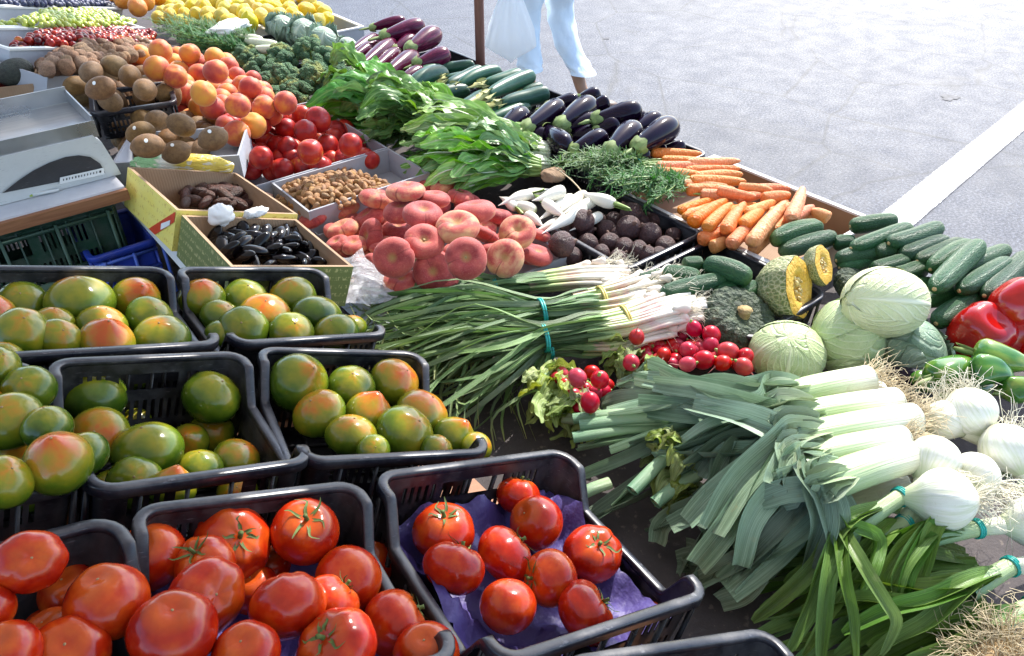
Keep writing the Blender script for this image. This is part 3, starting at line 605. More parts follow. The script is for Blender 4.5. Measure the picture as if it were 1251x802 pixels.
G_T = [(182, 681, 88, None, (-.1, -.1, 1), 2, False), (131, 736, 97, .02, (.05, .2, .9), 2, False), (284, 664, 92, None, (.25, -.6, .8), 1), (250, 690, 76, -.015, (-.2, .1, .9), 3), (252, 730, 95, .01, (.3, -.65, .65), 3, False), (212, 771, 106, .02, (.2, 0, .9), 0, False),
       (84, 724, 70, -.03, (0, 0, 1), 2, False), (373, 650, 82, None, (.1, -.3, 1), 2), (425, 708, 82, -.02, (0, .3, -.5), 4, False), (351, 741, 94, .02, (.4, .8, .4), 1, False), (405, 737, 72, .0, (.9, .2, .3), 3), (482, 763, 82, .0, (.85, -.1, .2), 2),
       (412, 792, 98, .02, (-.35, .1, .9), 1), (300, 800, 84, .02, (0, 0, 1), 0, False), (330, 690, 50, -.06, (0, 0, 1), 2, False), (455, 690, 56, -.06, (0, 0, 1), 2, False), (520, 800, 80, -.03, (0, 0, 1), 4, False), (310, 720, 60, -.05, (0, 0, 1), 4, False)]
tomato_batch(G_T, -.03, RED, True, 'of the bottom centre crate', 'large red tomato', 36, 'large red tomatoes in the bottom centre crate')
F_T = [(36, 686, 78, .05, (.2, -.6, .7), 1, False), (62, 780, 74, -.01, (0, .2, 1), 2, False), (84, 800, 95, .02, (.1, -.3, 1), 0, False), (-20, 745, 70, .03, (0, 0, 1), 2, False), (8, 800, 80, .0, (0, 0, 1), 4, False), (40, 740, 60, -.06, (0, 0, 1), 2, False)]
tomato_batch(F_T, -.03, RED, True, 'of the bottom left crate', 'bright red tomato', 36, 'red tomatoes in the bottom left crate')
C_T = [(113, 486, 76, .0), (258, 486, 72, .01), (122, 533, 70, -.005), (180, 551, 82, .015), (244, 574, 55, -.02), (289, 562, 60, -.02), (232, 541, 46, -.04), (258, 530, 56, -.05), (165, 590, 66, -.03), (210, 598, 56, -.02), (165, 517, 40, -.05), (290, 600, 50, -.04), (140, 600, 60, -.04)]
tomato_batch(C_T, -.06, GREEN, False, 'of the half-empty crate', 'dark green tomato', 34, 'green tomatoes in the half-empty crate')
E_T = [(36, 476, 62, .0), (12, 515, 78, .015, (0, -.3, 1), 1), (58, 523, 62, -.01), (72, 566, 80, .03, (.1, -.15, 1), 3), (101, 556, 62, .0), (4, 590, 68, .01), (46, 606, 46, -.045), (-4, 450, 56, .01), (30, 560, 60, -.05), (-30, 500, 70, 0), (60, 600, 54, -.05)]
tomato_batch(E_T, .0, GREEN, False, 'of the heaped left-edge crate', 'green tomato', 36, 'green tomatoes in the heaped crate at the left edge')
A_T = [(27, 408, 66, .03), (28, 371, 58, .0), (98, 371, 80, .012), (66, 396, 48, .0), (125, 399, 60, .0), (166, 366, 56, .0), (183, 389, 58, .0), (129, 420, 66, -.005), (198, 415, 66, .0), (72, 414, 52, .0), (5, 440, 50, 0), (95, 410, 44, -.04), (155, 400, 44, -.04), (-10, 385, 55, -.02), (160, 455, 56, -.05)]
tomato_batch(A_T, -.035, GREEN, False, 'of the back left crate', 'blushed green tomato', 18, 'green tomatoes in the back left crate')
B_T = [(247, 366, 56), (300, 366, 55), (358, 363, 56), (270, 389, 50), (323, 387, 63), (387, 387, 62), (297, 404, 62), (356, 407, 54), (410, 408, 56), (330, 375, 40, -.05), (430, 400, 36, -.05), (270, 410, 40, -.03)]
tomato_batch(B_T, -.03, GREEN, False, 'of the crate before the prunes', 'green tomato', 17, 'green tomatoes in the crate before the prunes')
D_T = [(364, 468, 74), (429, 473, 60), (482, 468, 64), (390, 506, 63), (450, 507, 60), (515, 507, 68), (494, 531, 74, .005), (429, 533, 64), (554, 536, 54), (456, 551, 40, -.02), (533, 552, 44, -.02), (582, 547, 40, -.02), (470, 490, 46, -.05), (420, 500, 46, -.05), (530, 530, 46, -.05)]
tomato_batch(D_T, -.03, GREEN, False, 'of the crate by the garlic', 'green-orange tomato', 26, 'ripening tomatoes in the crate beside the spring onion leaves')

# purple paper liners in the red tomato crates
def liner(key, label, seed, depthz=.035):
    t, M, w, l, h = CR[key]; nx, ny = 26, 30; r = np.random.default_rng(seed)
    X, Y = np.meshgrid(np.linspace(.022, w-.022, nx), np.linspace(.022, l-.022, ny), indexing='ij')
    Z = depthz+.014*np.sin(X*37+seed)*np.sin(Y*29+1)+.010*np.sin(X*80+Y*60+seed)+.003*r.normal(size=X.shape)
    edge = np.minimum(np.minimum(X-.022, w-.022-X), np.minimum(Y-.022, l-.022-Y)); Z = Z+.035*np.exp(-(edge/.025)**2)
    P = np.stack([X, Y, np.maximum(Z, .014)], -1)
    o = obj('paper_liner', MB().grid(P).mesh('paper_liner', MT['purple_paper'], True), None, M); tag(o, label, 'paper', 'purple paper liners')
liner('H', 'creased purple paper lining the tomato crate beside the leeks', 3, .06); liner('G', 'purple paper showing between large red tomatoes in the bottom centre crate', 4, .045)

# ------------------------------------------------------------------ ground, stall table
g = MB(); n_ = 40
X, Y = np.meshgrid(np.linspace(-60, 90, n_), np.linspace(-60, 120, n_), indexing='ij')
gr = obj('ground', MB().grid(np.stack([X, Y, X*0], -1)).mesh('ground', MT['asphalt'])); tag(gr, kind='structure')
a, b2 = at(1097, 268, 0), at(1250, 142, 0)
d = (b2-a).normalized(); s_ = Vector((-d.y, d.x, 0))
mk = MB(); L0, L1, wd = -1.2, 5.2, .075
mk.grid(np.array([[tuple(a+d*t+s_*q+Vector((0, 0, .004))) for q in (-wd, wd)] for t in np.linspace(L0, L1, 30)]))
tag(obj('road_marking', mk.mesh('road_marking', MT['road_paint'])), kind='structure')
# dark flattened spots on the asphalt
sp = MB()
for px, py, rx in ((1160, 119, .06), (741, 47, .025)):
    c = at(px, py, .003); th = np.linspace(0, 2*PI, 22, endpoint=False); rr = rx*(1+.25*np.sin(3*th+px)+.15*np.sin(7*th))
    V = [tuple(c)]+[(c.x+r*math.cos(t), c.y+.8*r*math.sin(t), .003) for r, t in zip(rr, th)]
    sp.add(V, [(0, 1+i, 1+(i+1) % 22) for i in range(22)])
tag(obj('road_stain', sp.mesh('road_stain', simple('road_stain', (.05, .05, .06), .7, 30, .7))), kind='structure')

TZ = .665
tb = empty('market_table', (0.9, 1.6, 0)); tag(tb, 'long trestle table with dusty dark board top carrying the whole display', 'table')
def local(o): return Matrix.Translation(-Vector(o.location))
m = MB().box((-.55, -1.3, TZ-.03), (1.67, 4.3, TZ)); obj('table_top', m.mesh('table_top', MT['table_board'], False), tb, local(tb))
for x in (-.4, .6, 1.55):
    for y in (-1.1, 1.5, 4.1):
        m = MB().box((x-.025, y-.025, 0), (x+.025, y+.025, TZ-.03)); obj('leg', m.mesh('leg', MT['wood'], False), tb, local(tb))

# sloping stand under the tomato crates
st = empty('sloping_stand', tuple(rimpt(447, 576, -.16))); tag(st, 'sloping wooden stand hidden under the black tomato crates', 'stand')
MS = Matrix(((UX.x, 0, NX.x, P0.x), (UX.y, 1, NX.y, P0.y), (UX.z, 0, NX.z, P0.z), (0, 0, 0, 1)))
m = MB().box((-.95, -.75, -.176), (.0, .62, -.156)); ob = obj('sloping_board', m.mesh('sloping_board', MT['wood'], False), st); ob.matrix_local = local(st) @ MS
for y in (-.1, 1.05):
    for x in (-.3, .1):
        zt = P0.z - .175 - (x-P0.x)*math.tan(TH)+.0
        m = MB().box((x-.02, y-.02, TZ+.002), (x+.02, y+.02, zt-.01)); obj('post', m.mesh('post', MT['wood'], False), st, local(st))

# ------------------------------------------------------------------ trays and boxes
def tray(name, M, w, l, h, mat, label, cat, group=None, th=.005, rimmat=None, flare=0.0):
    """open box, local x 0..w, y 0..l, z 0..h"""
    t = empty(name, M=M); tag(t, label, cat, group); b = MB()
    b.box((0, 0, 0), (w, l, th))
    b.box((0, 0, th+.0003), (th, l, h)); b.box((w-th, 0, th+.0003), (w, l, h)); b.box((th+.0003, 0, th+.0003), (w-th-.0003, th, h)); b.box((th+.0003, l-th, th+.0003), (w-th-.0003, l, h))
    obj('box_body', b.mesh(name, mat, False), t)
    if rimmat:
        r = MB(); e = .004
        r.box((-e, -e, h+.0003), (th+e, l+e, h+.006)); r.box((w-th-e, -e, h+.0003), (w+e, l+e, h+.006)); r.box((th+e+.0003, -e, h+.0003), (w-th-e-.0003, th+e, h+.006)); r.box((th+e+.0003, l-th-e, h+.0003), (w-th-e-.0003, l+e, h+.006))
        obj('rim', r.mesh(name+'_rim', rimmat, False), t)
    return t
def pcrate(x0, x1, y0, y1, z0, h, label, group, drop=.0, rz=0.0):
    b, r, _ = crate_parts(x1-x0, y1-y0, h, drop); t = empty('produce_crate', M=Matrix.Translation((x0, y0, z0)) @ Matrix.Rotation(rz, 4, 'Z')); tag(t, label, 'crate', group)
    obj('body', fixn(b.mesh('crate_body', MT['black_plastic'])), t); obj('rim', fixn(r.mesh('crate_rim', MT['black_rim_gleam'])), t); return t
G2 = 'low black crates on the table'
pcrate(1.335, 1.70, 2.00, 2.52, TZ+.002, .085, 'low black crate under the streaked purple eggplants', G2)
pcrate(1.335, 1.70, 1.55, 1.99, TZ+.002, .085, 'low black crate under the blue-green zucchini', G2)
pcrate(1.335, 1.70, 1.21, 1.54, TZ+.002, .085, 'low black crate under the glossy black eggplants', G2)
pcrate(1.06, 1.332, .92, 1.205, TZ+.002, .085, 'open black crate holding dark round beets', G2)
pcrate(1.07, 1.335, .60, .91, TZ+.002, .08, 'low black crate of stubby cucumbers beside the cut pumpkin', G2)
pcrate(1.05, 1.33, 2.62, 3.05, TZ+.002, .10, 'small black crate with a tipped side between lemons and broccoli', G2)
tray('cardboard_tray', Matrix.Translation((1.337, .715, TZ+.002)), .365, .485, .075, MT['cardboard'], 'brown cardboard tray with pale edges holding the carrots', 'tray', 'cardboard trays', rimmat=MT['paper_white'])
GT = 'grey-white trays'
tray('fruit_tray', Matrix.Translation((1.28, 3.0, TZ+.002)), .34, .60, .07, MT['grey_card'], 'pale tray under the lemons at the far end', 'tray', GT, rimmat=MT['paper_white'])
tray('fruit_tray', Matrix.Translation((.575, 1.07, TZ+.002)), .455, .44, .07, MT['grey_card'], 'grey tray under the heap of flat peaches', 'tray', GT)
tray('fruit_tray', Matrix.Translation((.63, 1.53, TZ+.055)), .34, .20, .07, MT['grey_card'], 'grey tray of loose almonds behind the flat peaches', 'tray', GT)
tray('fruit_tray', Matrix.Translation((.57, 1.735, TZ+.055)), .40, .46, .07, MT['grey_card'], 'grey tray with straight front edge under the red nectarines', 'tray', GT)
for (x_, y_, w_, l_, lab) in ((.64, 1.54, .32, .18, 'low wooden riser under the tray of loose almonds'), (.58, 1.745, .38, .44, 'low wooden riser under the tray of red nectarines')):
    t = obj('wooden_riser', MB().box((0, 0, 0), (w_, l_, .052)).mesh('wooden_riser', MT['wood'], False), None, Matrix.Translation((x_, y_, TZ+.002))); tag(t, lab, 'riser')
def tilt_tray(fl, fr, depth, h, mat, label, cat, group, P, rim=None, name='fruit_tray'):
    A, B = onplane(*fl, P, NX), onplane(*fr, P, NX); ux = (B-A).normalized(); vy = NX.cross(ux); o = A-NX*h
    M = Matrix(((ux.x, vy.x, NX.x, o.x), (ux.y, vy.y, NX.y, o.y), (ux.z, vy.z, NX.z, o.z), (0, 0, 0, 1)))
    return tray(name, M, (B-A).length, depth, h, mat, label, cat, group, .006, rim)
PF = at(190, 45, .84)
tilt_tray((-60, 8), (150, 12), .30, .09, MT['grey_card'], 'pale tray of dark blue grapes at the far left corner', 'tray', GT, PF, MT['white_plastic'])
tilt_tray((-60, 37), (176, 36), .235, .07, MT['grey_card'], 'pale grey tray of green grapes behind the cherries', 'tray', GT, PF, MT['white_plastic'])
tilt_tray((12, 62), (200, 57), .20, .07, MT['grey_card'], 'pale grey tray of red cherries in front of the green grapes', 'tray', GT, PF, MT['white_plastic'])
tilt_tray((58, 95), (185, 86), .17, .05, MT['grey_card'], 'pale grey tray of walnuts behind the apricots', 'tray', GT, PF-NX*.03, None)
tilt_tray((-60, 97), (46, 93), .16, .05, MT['red_plastic'], 'red crate edge showing beside the avocados', 'crate', None, at(46, 90, .95), None, 'red_crate')

# ------------------------------------------------------------------ scattering of small produce
def inpoly(x, y, P):
    c = False; j = len(P)-1
    for i in range(len(P)):
        if (P[i][1] > y) != (P[j][1] > y) and x < (P[j][0]-P[i][0])*(y-P[i][1])/(P[j][1]-P[i][1]+1e-9)+P[i][0]: c = not c
        j = i
    return c
def scatter(poly, planefn, diam, space, kinds, cat, group, label, mound=0.0, layers=(0,), rot=None, size=.12, sq=None, maxn=400, seed=1):
    """fruits at random over the area that the outline takes on its tray, never closer than space x diam"""
    r = random.Random(seed); out = []; xs = [p[0] for p in poly]; ys = [p[1] for p in poly]; cx, cy = sum(xs)/len(xs), sum(ys)/len(ys)
    ex, ey = (max(xs)-min(xs))/2, (max(ys)-min(ys))/2
    for lay in layers:
        pts = []; tries = 0
        while tries < 5000 and len(out)+len(pts) < maxn:
            tries += 1; x, y = r.uniform(min(xs), max(xs)), r.uniform(min(ys), max(ys))
            if not inpoly(x, y, poly): continue
            q = min(1.0, math.hypot((x-cx)/ex, (y-cy)/ey)); p = planefn(x, y, mound*(1-q*q)+lay*diam)
            if any((p-o).length < space*diam for o in pts): continue
            pts.append(p)
        for p in pts:
            s = diam/2*r.uniform(1-size, 1+size); o = kinds[r.randrange(len(kinds))].put(TRS(p, rand_q() if rot is None else rot(), s), label, cat, group); out.append(o)
    return out
pl = lambda P, N=NX: (lambda x, y, o: onplane(x, y, P+N*o, N))
ZV = Vector((0, 0, 1))
flat = lambda z: (lambda x, y, o: at(x, y, z+o))
ball = lambda name, mat, seed, **k: Kind(name, fruit_mesh(name, MT[mat], seed, **k))
grapes = [ball('green_grape', 'grape_skin', 1, sq=(.88, .88, 1.12), nu=14, nv=9), ball('green_grape', 'grape_skin', 2, sq=(.95, .95, 1.05), nu=14, nv=9)]
scatter([(0, 29), (30, 22), (60, 12), (100, 7), (130, 14), (168, 27), (158, 35), (100, 37), (0, 37)], pl(PF), .020, .72, grapes, 'grape', 'green grapes heaped in the far tray', 'pale green grape among the heap in the far left tray', .045, (-.5, 0), seed=2, maxn=290)
dg = [ball('dark_grape', 'dark_grape_skin', 3, sq=(.95, .95, 1.05), nu=12, nv=8)]
scatter([(0, 0), (135, 0), (148, 9), (60, 6), (0, 5)], pl(PF), .020, .72, dg, 'grape', 'dark blue grapes in the farthest tray', 'dark blue grape among the many in the farthest tray', .02, (0,), seed=3, maxn=140)
ch = [ball('cherry', 'cherry_skin', 4, dimple=.25, dw=.4, nu=14, nv=10), ball('cherry', 'cherry_skin', 5, dimple=.2, dw=.4, sq=(1, .94, .95), nu=14, nv=10)]
scatter([(15, 52), (45, 42), (80, 33), (120, 31), (160, 34), (190, 40), (184, 50), (120, 58), (60, 62), (16, 62)], pl(PF), .024, .74, ch, 'cherry', 'red cherries heaped behind the walnuts', 'red cherry among the heap between green grapes and walnuts', .04, (-.5, 0), seed=4, maxn=220)
wn = [ball('walnut', 'walnut_shell', 6, wamp=.10, wf=3.5, sq=(.95, .9, 1.1), crease=.06, nu=20, nv=14), ball('walnut', 'walnut_shell', 7, wamp=.12, wf=3.2, crease=.06, nu=20, nv=14)]
scatter([(50, 80), (75, 66), (110, 50), (150, 47), (184, 49), (186, 62), (150, 72), (90, 84), (60, 92)], pl(PF), .034, .74, wn, 'walnut', 'walnuts in the tray between cherries and apricots', 'brown walnut among the heap between cherries and apricots', .03, (-.6, 0), seed=5, maxn=160)
al = [ball('almond', 'almond_shell', 8, sq=(1.25, .8, .5), wamp=.04, tip=0, nu=14, nv=10), ball('almond', 'almond_shell', 9, sq=(1.15, .72, .55), wamp=.05, nu=14, nv=10)]
scatter([(338, 246), (352, 224), (385, 214), (420, 208), (445, 214), (478, 226), (462, 240), (440, 246), (400, 258), (372, 262)], flat(.765), .0225, .62, al, 'almond', 'loose almonds in the grey tray', 'brown almond in its shell among the loose heap', .03, (-.4, 0), seed=6, maxn=300)
le = [ball('lemon', 'lemon_skin', 10, sq=(.9, .9, 1.12), nub=.22, nu=20, nv=18), ball('lemon', 'lemon_skin', 12, sq=(.94, .92, 1.05), nub=.18, nu=20, nv=18)]
lem = scatter([(185, 22), (200, 6), (260, -6), (370, -10), (385, 2), (404, 22), (410, 34), (372, 38), (330, 30), (290, 26), (240, 38), (205, 28)], flat(.79), .068, .80, le, 'lemon', 'yellow lemons heaped at the far end', None, .06, (-.6, 0), seed=7, maxn=75)
row_labels(lem, 'yellow lemon', 'of the far lemon heap', 9)
og = [ball('orange', 'orange_skin', 13, sq=(1, 1, .96), dimple=.08, dw=.25)]
ora = [og[0].put(TRS(at(x, y, .86), rand_q(), .037)) for x, y in ((150, 0), (168, 9), (178, 2), (138, -8), (160, -6), (192, -4))]
for o in ora: tag(o, None, 'orange', 'oranges beside the lemons')
row_labels(ora, 'bright orange', 'beside the far lemons', 7)

# ------------------------------------------------------------------ fruits placed one by one
def by_size(px, py, dpx, real, zlo, zhi):
    d = ray(px, py); z = real*F/dpx; t = z/(d@FW); p = EYE+d*t
    zz = min(max(p[2], zlo), zhi)
    return at(px, py, zz)
def place(lst, kinds, real, zlo, zhi, cat, group, rot, blend=.5, rscale=1.0):
    out = []
    for it in lst:
        px, py, d = it[:3]
        p = by_size(px, py, d, real, zlo, zhi); s = d/2*mpp(p)*rscale*(.9 if cat == 'radish' else 1)
        if len(it) > 3 and it[3] is not None: q = tilt_q(it[3], U(0, 6.28))
        else: q = rot()
        k = kinds[it[4]] if len(it) > 4 else random.choice(kinds)
        o = k.put(TRS(p, q, s), None, cat, group); out.append(o)
    return out
def underlay(poly, z, diam, kinds, cat, group, label, seed, rot=None):
    return scatter(poly, flat(z), diam, .9, kinds, cat, group, label, 0, (0,), rot, seed=seed, maxn=60)

ap = [ball('apricot', 'apricot_skin', 20+k, sq=(1, 1, .95), crease=.06, dimple=.12, dw=.3, wamp=.02) for k in range(3)]
Z1 = [(655, 208, 92), (575, 226, 85), (640, 280, 104), (340, 236, 78), (400, 252, 84), (212, 272, 88), (242, 302, 84), (302, 275, 80), (775, 220, 84), (802, 248, 70), (877, 236, 84), (730, 262, 78), (880, 292, 102), (715, 312, 98), (932, 272, 84), (830, 382, 106), (970, 432, 102), (868, 440, 98), (1016, 370, 92), (926, 366, 88), (752, 382, 92), (1060, 440, 76), (1032, 325, 72), (972, 332, 74), (832, 268, 66), (800, 318, 80), (745, 450, 80), (690, 350, 80), (560, 262, 84), (500, 240, 80), (690, 245, 70), (160, 330, 70), (880, 500, 90), (780, 480, 80), (1050, 390, 70)]
aps = place([(x/3.341, y/3.341, d/3.341) for x, y, d in Z1], ap, .064, .83, .98, 'apricot', 'apricots and small peaches around the kiwis', lambda: up_q(1.6))
row_labels(aps, lambda o: 'orange-red apricot', 'of the heap behind the kiwis', 8)
underlay([(60, 95), (130, 70), (200, 62), (290, 80), (330, 130), (330, 150), (290, 165), (240, 130), (130, 90)], .86, .064, ap, 'apricot', 'apricots half hidden low in the heap', 'apricot half hidden low under the others in the heap', 21)
ne = [ball('nectarine', 'nectarine_skin', 25+k, sq=(1, 1, .96), crease=.05, dimple=.12, dw=.3, wamp=.025) for k in range(3)]
NE = [(339, 144, 26), (369, 141, 25), (388, 147, 32), (373, 160, 28), (349, 157, 26), (411, 160, 25), (325, 174, 26), (352, 181, 27), (379, 186, 32), (400, 177, 27), (428, 177, 29), (319, 193, 29), (429, 196, 25), (453, 196, 22), (345, 207, 28), (393, 204, 28), (307, 207, 27), (367, 203, 25), (318, 152, 27), (403, 196, 25), (286, 172, 27), (282, 153, 29), (304, 187, 27), (300, 158, 26), (328, 155, 24), (296, 200, 26), (356, 193, 24), (413, 187, 24), (440, 190, 22), (333, 165, 24), (388, 170, 24)]
nes = place(NE, ne, .060, .77, .86, 'nectarine', 'shiny red nectarines in the grey tray', lambda: up_q(1.6))
row_labels(nes, lambda o: 'shiny red nectarine', 'of the heap above the almonds', 10)
pe = place([(306, 108, 28), (322, 132, 29), (349, 126, 29), (298, 128, 28), (320, 112, 26), (272, 130, 28), (290, 112, 26)], ap, .064, .8, .92, 'peach', 'orange peaches between apricots and nectarines', lambda: up_q(1.6))
row_labels(pe, 'orange-pink peach', 'between the apricots and nectarines', 10)
underlay([(290, 160), (330, 130), (400, 140), (455, 190), (440, 200), (310, 212)], .765, .060, ne, 'nectarine', 'nectarines half hidden low in the tray', 'red nectarine half hidden low under the others', 22)

# flat peaches
fp = []
for k in range(4):
    fp.append(Kind('flat_peach', fruit_mesh('flat_peach', MT['flat_peach_skin'], 40+k, [(1, .97, .56), (1.02, 1, .5), (1, .94, .6), (.98, 1, .53)][k], [3, 5, 0, 4][k], .03, .32, .40, .09, .035, 1.4, bot=.24, nu=32, nv=22), [('stem_scar', fixn(MB().blob(lambda th, ph: (.075*np.sin(th)*np.cos(ph), .07*np.sin(th)*np.sin(ph), .20+.05*np.cos(th)), 8, 5).mesh('stem_scar', MT['squash_stem'])))]))
V_ = Vector
tov = V_(-FW)                                    # towards the viewer
PE = [(420, 254, 39, V_((-.3, .1, 1))), (419, 281, 38, V_((-.2, .3, 1))), (460, 243, 40, V_((.3, .1, .9))), (451, 268, 40, V_((-.3, .3, .8))), (453, 289, 42, V_((-.8, .1, .4))), (481, 315, 47, tov+V_((-.1, 0, -.1))), (496, 234, 45, V_((.1, .2, 1))), (490, 259, 42, V_((0, .1, 1))), (517, 263, 47, V_((.1, -.1, 1))), (529, 244, 41, V_((.2, .2, 1))), (518, 296, 46, tov+V_((.3, .1, .5))), (529, 333, 46, tov+V_((.1, .0, .0))), (559, 278, 50, V_((0, .1, 1))+tov*.4), (569, 316, 50, tov+V_((.1, 0, .1))), (563, 241, 31, V_((.3, 0, 1))), (580, 259, 49, V_((.1, .3, 1))), (591, 287, 36, V_((.6, .2, .6))), (632, 284, 44, tov+V_((.2, .1, .4))), (617, 316, 46, tov+V_((0, .1, .1))), (656, 312, 39, V_((.3, -.1, 1))), (659, 287, 28, V_((.5, .1, .8))), (490, 346, 44, V_((0, -.2, 1))), (452, 325, 30, V_((-.5, 0, .5))), (412, 298, 28, V_((-.3, .1, 1))), (610, 265, 33, V_((.3, .2, 1))), (485, 282, 36, V_((.2, 0, 1))), (541, 230, 32, V_((.1, .2, 1))), (518, 226, 34, V_((.0, .2, 1))), (640, 305, 34, V_((.2, .2, .8))), (432, 300, 34, V_((0, 0, 1))), (470, 300, 36, V_((0, .2, 1))), (382, 268, 34, V_((-.2, .2, 1))), (545, 345, 34, V_((0, 0, 1)))]
pes = place(PE, fp, .078, .755, .845, 'peach', 'flat peaches heaped in the middle', lambda: up_q(.6), rscale=1.09)
row_labels(pes, 'red flat peach', 'of the heap beside the prunes', 13)
underlay([(400, 285), (450, 250), (540, 240), (640, 275), (650, 315), (540, 345), (480, 350)], .735, .075, fp, 'peach', 'flat peaches half hidden low in the heap', 'flat peach half hidden low under the others in the heap', 23, rot=lambda: up_q(.5))

# kiwis
stick = fixn(MB().blob(lambda th, ph: (.05+.34*np.sin(th)*np.cos(ph), -.98+.0*th+.1*(1-np.sin(th)**2), .26*np.sin(th)*np.sin(ph)), 14, 6).mesh('sticker', MT['sticker']))
def sticker_mesh():
    V = []; n = 16
    for rr in (.001, .5, 1.0):
        for k in range(n):
            a = 2*PI*k/n; x, z = .19*rr*math.cos(a), .15*rr*math.sin(a); y = math.sqrt(max(0, 1-x*x-(z/1.3)**2))+.035
            V.append((x, y, z))
    return MB().grid(np.array(V).reshape(3, n, 3), True).mesh('sticker', MT['sticker'])
stm = sticker_mesh()
kw = [Kind('kiwi', fruit_mesh('kiwi', MT['kiwi_skin'], 60+k, [(1, .97, 1.32), (1, .93, 1.24)][k], 0, 0, 0, .3, 0, .02, 1.5, nub=.06)) for k in range(2)]
kws = [Kind('kiwi', k.me, [('sticker', stm)]) for k in kw]
K1 = [(470, 272, 96), (372, 296, 100), (530, 312, 102), (310, 352, 94), (412, 362, 106), (592, 368, 104), (672, 382, 88), (338, 398, 88), (450, 412, 96), (512, 374, 80), (430, 322, 84), (550, 412, 70), (625, 330, 80), (600, 420, 60)]
K2 = [(575, 480, 92), (640, 492, 100), (740, 512, 108), (870, 566, 112), (605, 598, 112), (690, 565, 92), (770, 577, 84), (720, 622, 106), (820, 607, 84), (500, 522, 90), (575, 545, 104), (822, 527, 76), (650, 540, 80), (530, 610, 80), (680, 640, 70), (510, 570, 80)]
def kiwis(lst, where, zlo, zhi, st):
    out = []
    for i, (x, y, d) in enumerate(lst):
        p = by_size(x/3.341, y/3.341, d/3.341*1.04, .060, zlo, zhi); s = d/3.341/2*mpp(p)*.88; a = U(0, 6.28)
        if i in st:                               # sticker faces the viewer
            yv = (V_(-FW)+V_((U(-.3, .3), U(-.3, .3), .35))).normalized(); zv = yv.cross(V_((math.cos(a)*.2, .2, 1))).normalized(); xv = yv.cross(zv)
            q = Matrix((xv, yv, zv)).transposed().to_quaternion()
        else: q = tilt_q((math.cos(a), math.sin(a), U(-.3, .3)), U(0, 6.28))
        out.append((kws if i in st else kw)[i % 2].put(TRS(p, q, s), None, 'kiwi', 'kiwis '+where))
    row_labels(out, 'fuzzy brown kiwi', where, 9)
kiwis(K1, 'in the upper black crate', .86, 1.02, (4, 7, 9)); kiwis(K2, 'behind the crisp bag', .84, .97, (3, 10, 4, 7))
underlay([(85, 120), (120, 85), (180, 90), (212, 118), (150, 128)], .90, .06, kw, 'kiwi', 'kiwis half hidden low in the upper crate', 'kiwi half hidden under the others in the upper crate', 24)
underlay([(145, 175), (165, 145), (230, 145), (270, 172), (255, 185), (190, 192)], .83, .06, kw, 'kiwi', 'kiwis half hidden low in the lower tray', 'kiwi half hidden under the others behind the crisp bag', 25)
def boxpx(fl, fr, z, depth, h):
    A, B = at(*fl, z), at(*fr, z); ux = (B-A).normalized(); vy = V_((0, 0, 1)).cross(ux); o = A-V_((0, 0, h))
    return Matrix(((ux.x, vy.x, 0, o.x), (ux.y, vy.y, 0, o.y), (0, 0, 1, o.z), (0, 0, 0, 1))), (B-A).length
M, w = boxpx((108, 141), (219, 125), .93, .2, .075)
b, r, _ = crate_parts(w, .19, .075, .0); t = empty('produce_crate', M=M); tag(t, 'small black crate of fuzzy kiwis behind the steel scale pan', 'crate', G2)
obj('body', fixn(b.mesh('crate_body', MT['black_plastic'])), t); obj('rim', fixn(r.mesh('crate_rim', MT['black_rim_gleam'])), t)
M, w = boxpx((136, 200), (292, 190), .875, .2, .06)
tray('fruit_tray', M, w, .19, .06, MT['grey_card'], 'grey tray of kiwis between the scale and the red nectarines', 'tray', GT)

# ------------------------------------------------------------------ scale corner
BZ = .93
board = empty('counter_board', tuple(at(60, 250, BZ))); tag(board, 'white laminate counter board with brown wooden edge under the scale', 'board')
A, B = at(-60, 284, BZ), at(152, 228, BZ); yb = (A.y+B.y)/2; xr = B.x
m = MB().box((-.6, yb+.0, BZ-.022), (xr, yb+.5, BZ)); obj('top', m.mesh('board_top', MT['laminate'], False), board, local(board))
m = MB().box((-.6, yb-.012, BZ-.026), (xr+.002, yb-.0005, BZ-.004)); obj('edging', m.mesh('board_edging', MT['wood'], False), board, local(board))
m = MB().box((-.5, yb+.1, TZ+.001), (-.2, yb+.4, BZ-.028)); obj('support', m.mesh('board_support', MT['wood'], False), board, local(board))

sca = empty('weighing_scale', tuple(at(70, 215, BZ))); tag(sca, 'white weighing scale with dark curved panel and brushed steel pan', 'scale')
b0, b1 = at(148, 213, BZ+.001), at(-90, 262, BZ+.001); yb0 = b0.y; x1 = b0.x; x0 = x1-.42
t1 = at(117, 166, BZ+.105); yt = t1.y; xt = t1.x
sh = MB(); prof = [(x1, 0.0, 0), (x1-.004, .02, .012), (xt+.008, .085, .5), (xt-.005, .105, .62)]
yf = lambda z: yb0+(yt-yb0)*min(1, z/.105)
V = []
for x, z, q in prof: V.append([(x, yf(z), BZ+.001+z), (x, yb0+.30, BZ+.001+z)])
V = np.array(V); VL = V.copy(); VL[:, :, 0] = 2*((x0+x1)/2)-V[:, :, 0]
sh.grid(V); sh.grid(VL); 
front = np.array([[tuple(VL[i, 0]), tuple(V[i, 0])] for i in range(4)]); back = np.array([[tuple(VL[i, 1]), tuple(V[i, 1])] for i in range(4)]); sh.grid(front); sh.grid(back)
sh.add([VL[3, 0], V[3, 0], V[3, 1], VL[3, 1]], [(0, 1, 2, 3)])
obj('housing', fixn(sh.mesh('scale_housing', MT['white_plastic'], False)), sca, local(sca))
fp_ = lambda x, z, o: (x, yf(z)-o, BZ+.001+z)      # point on the sloping front, o proud of it
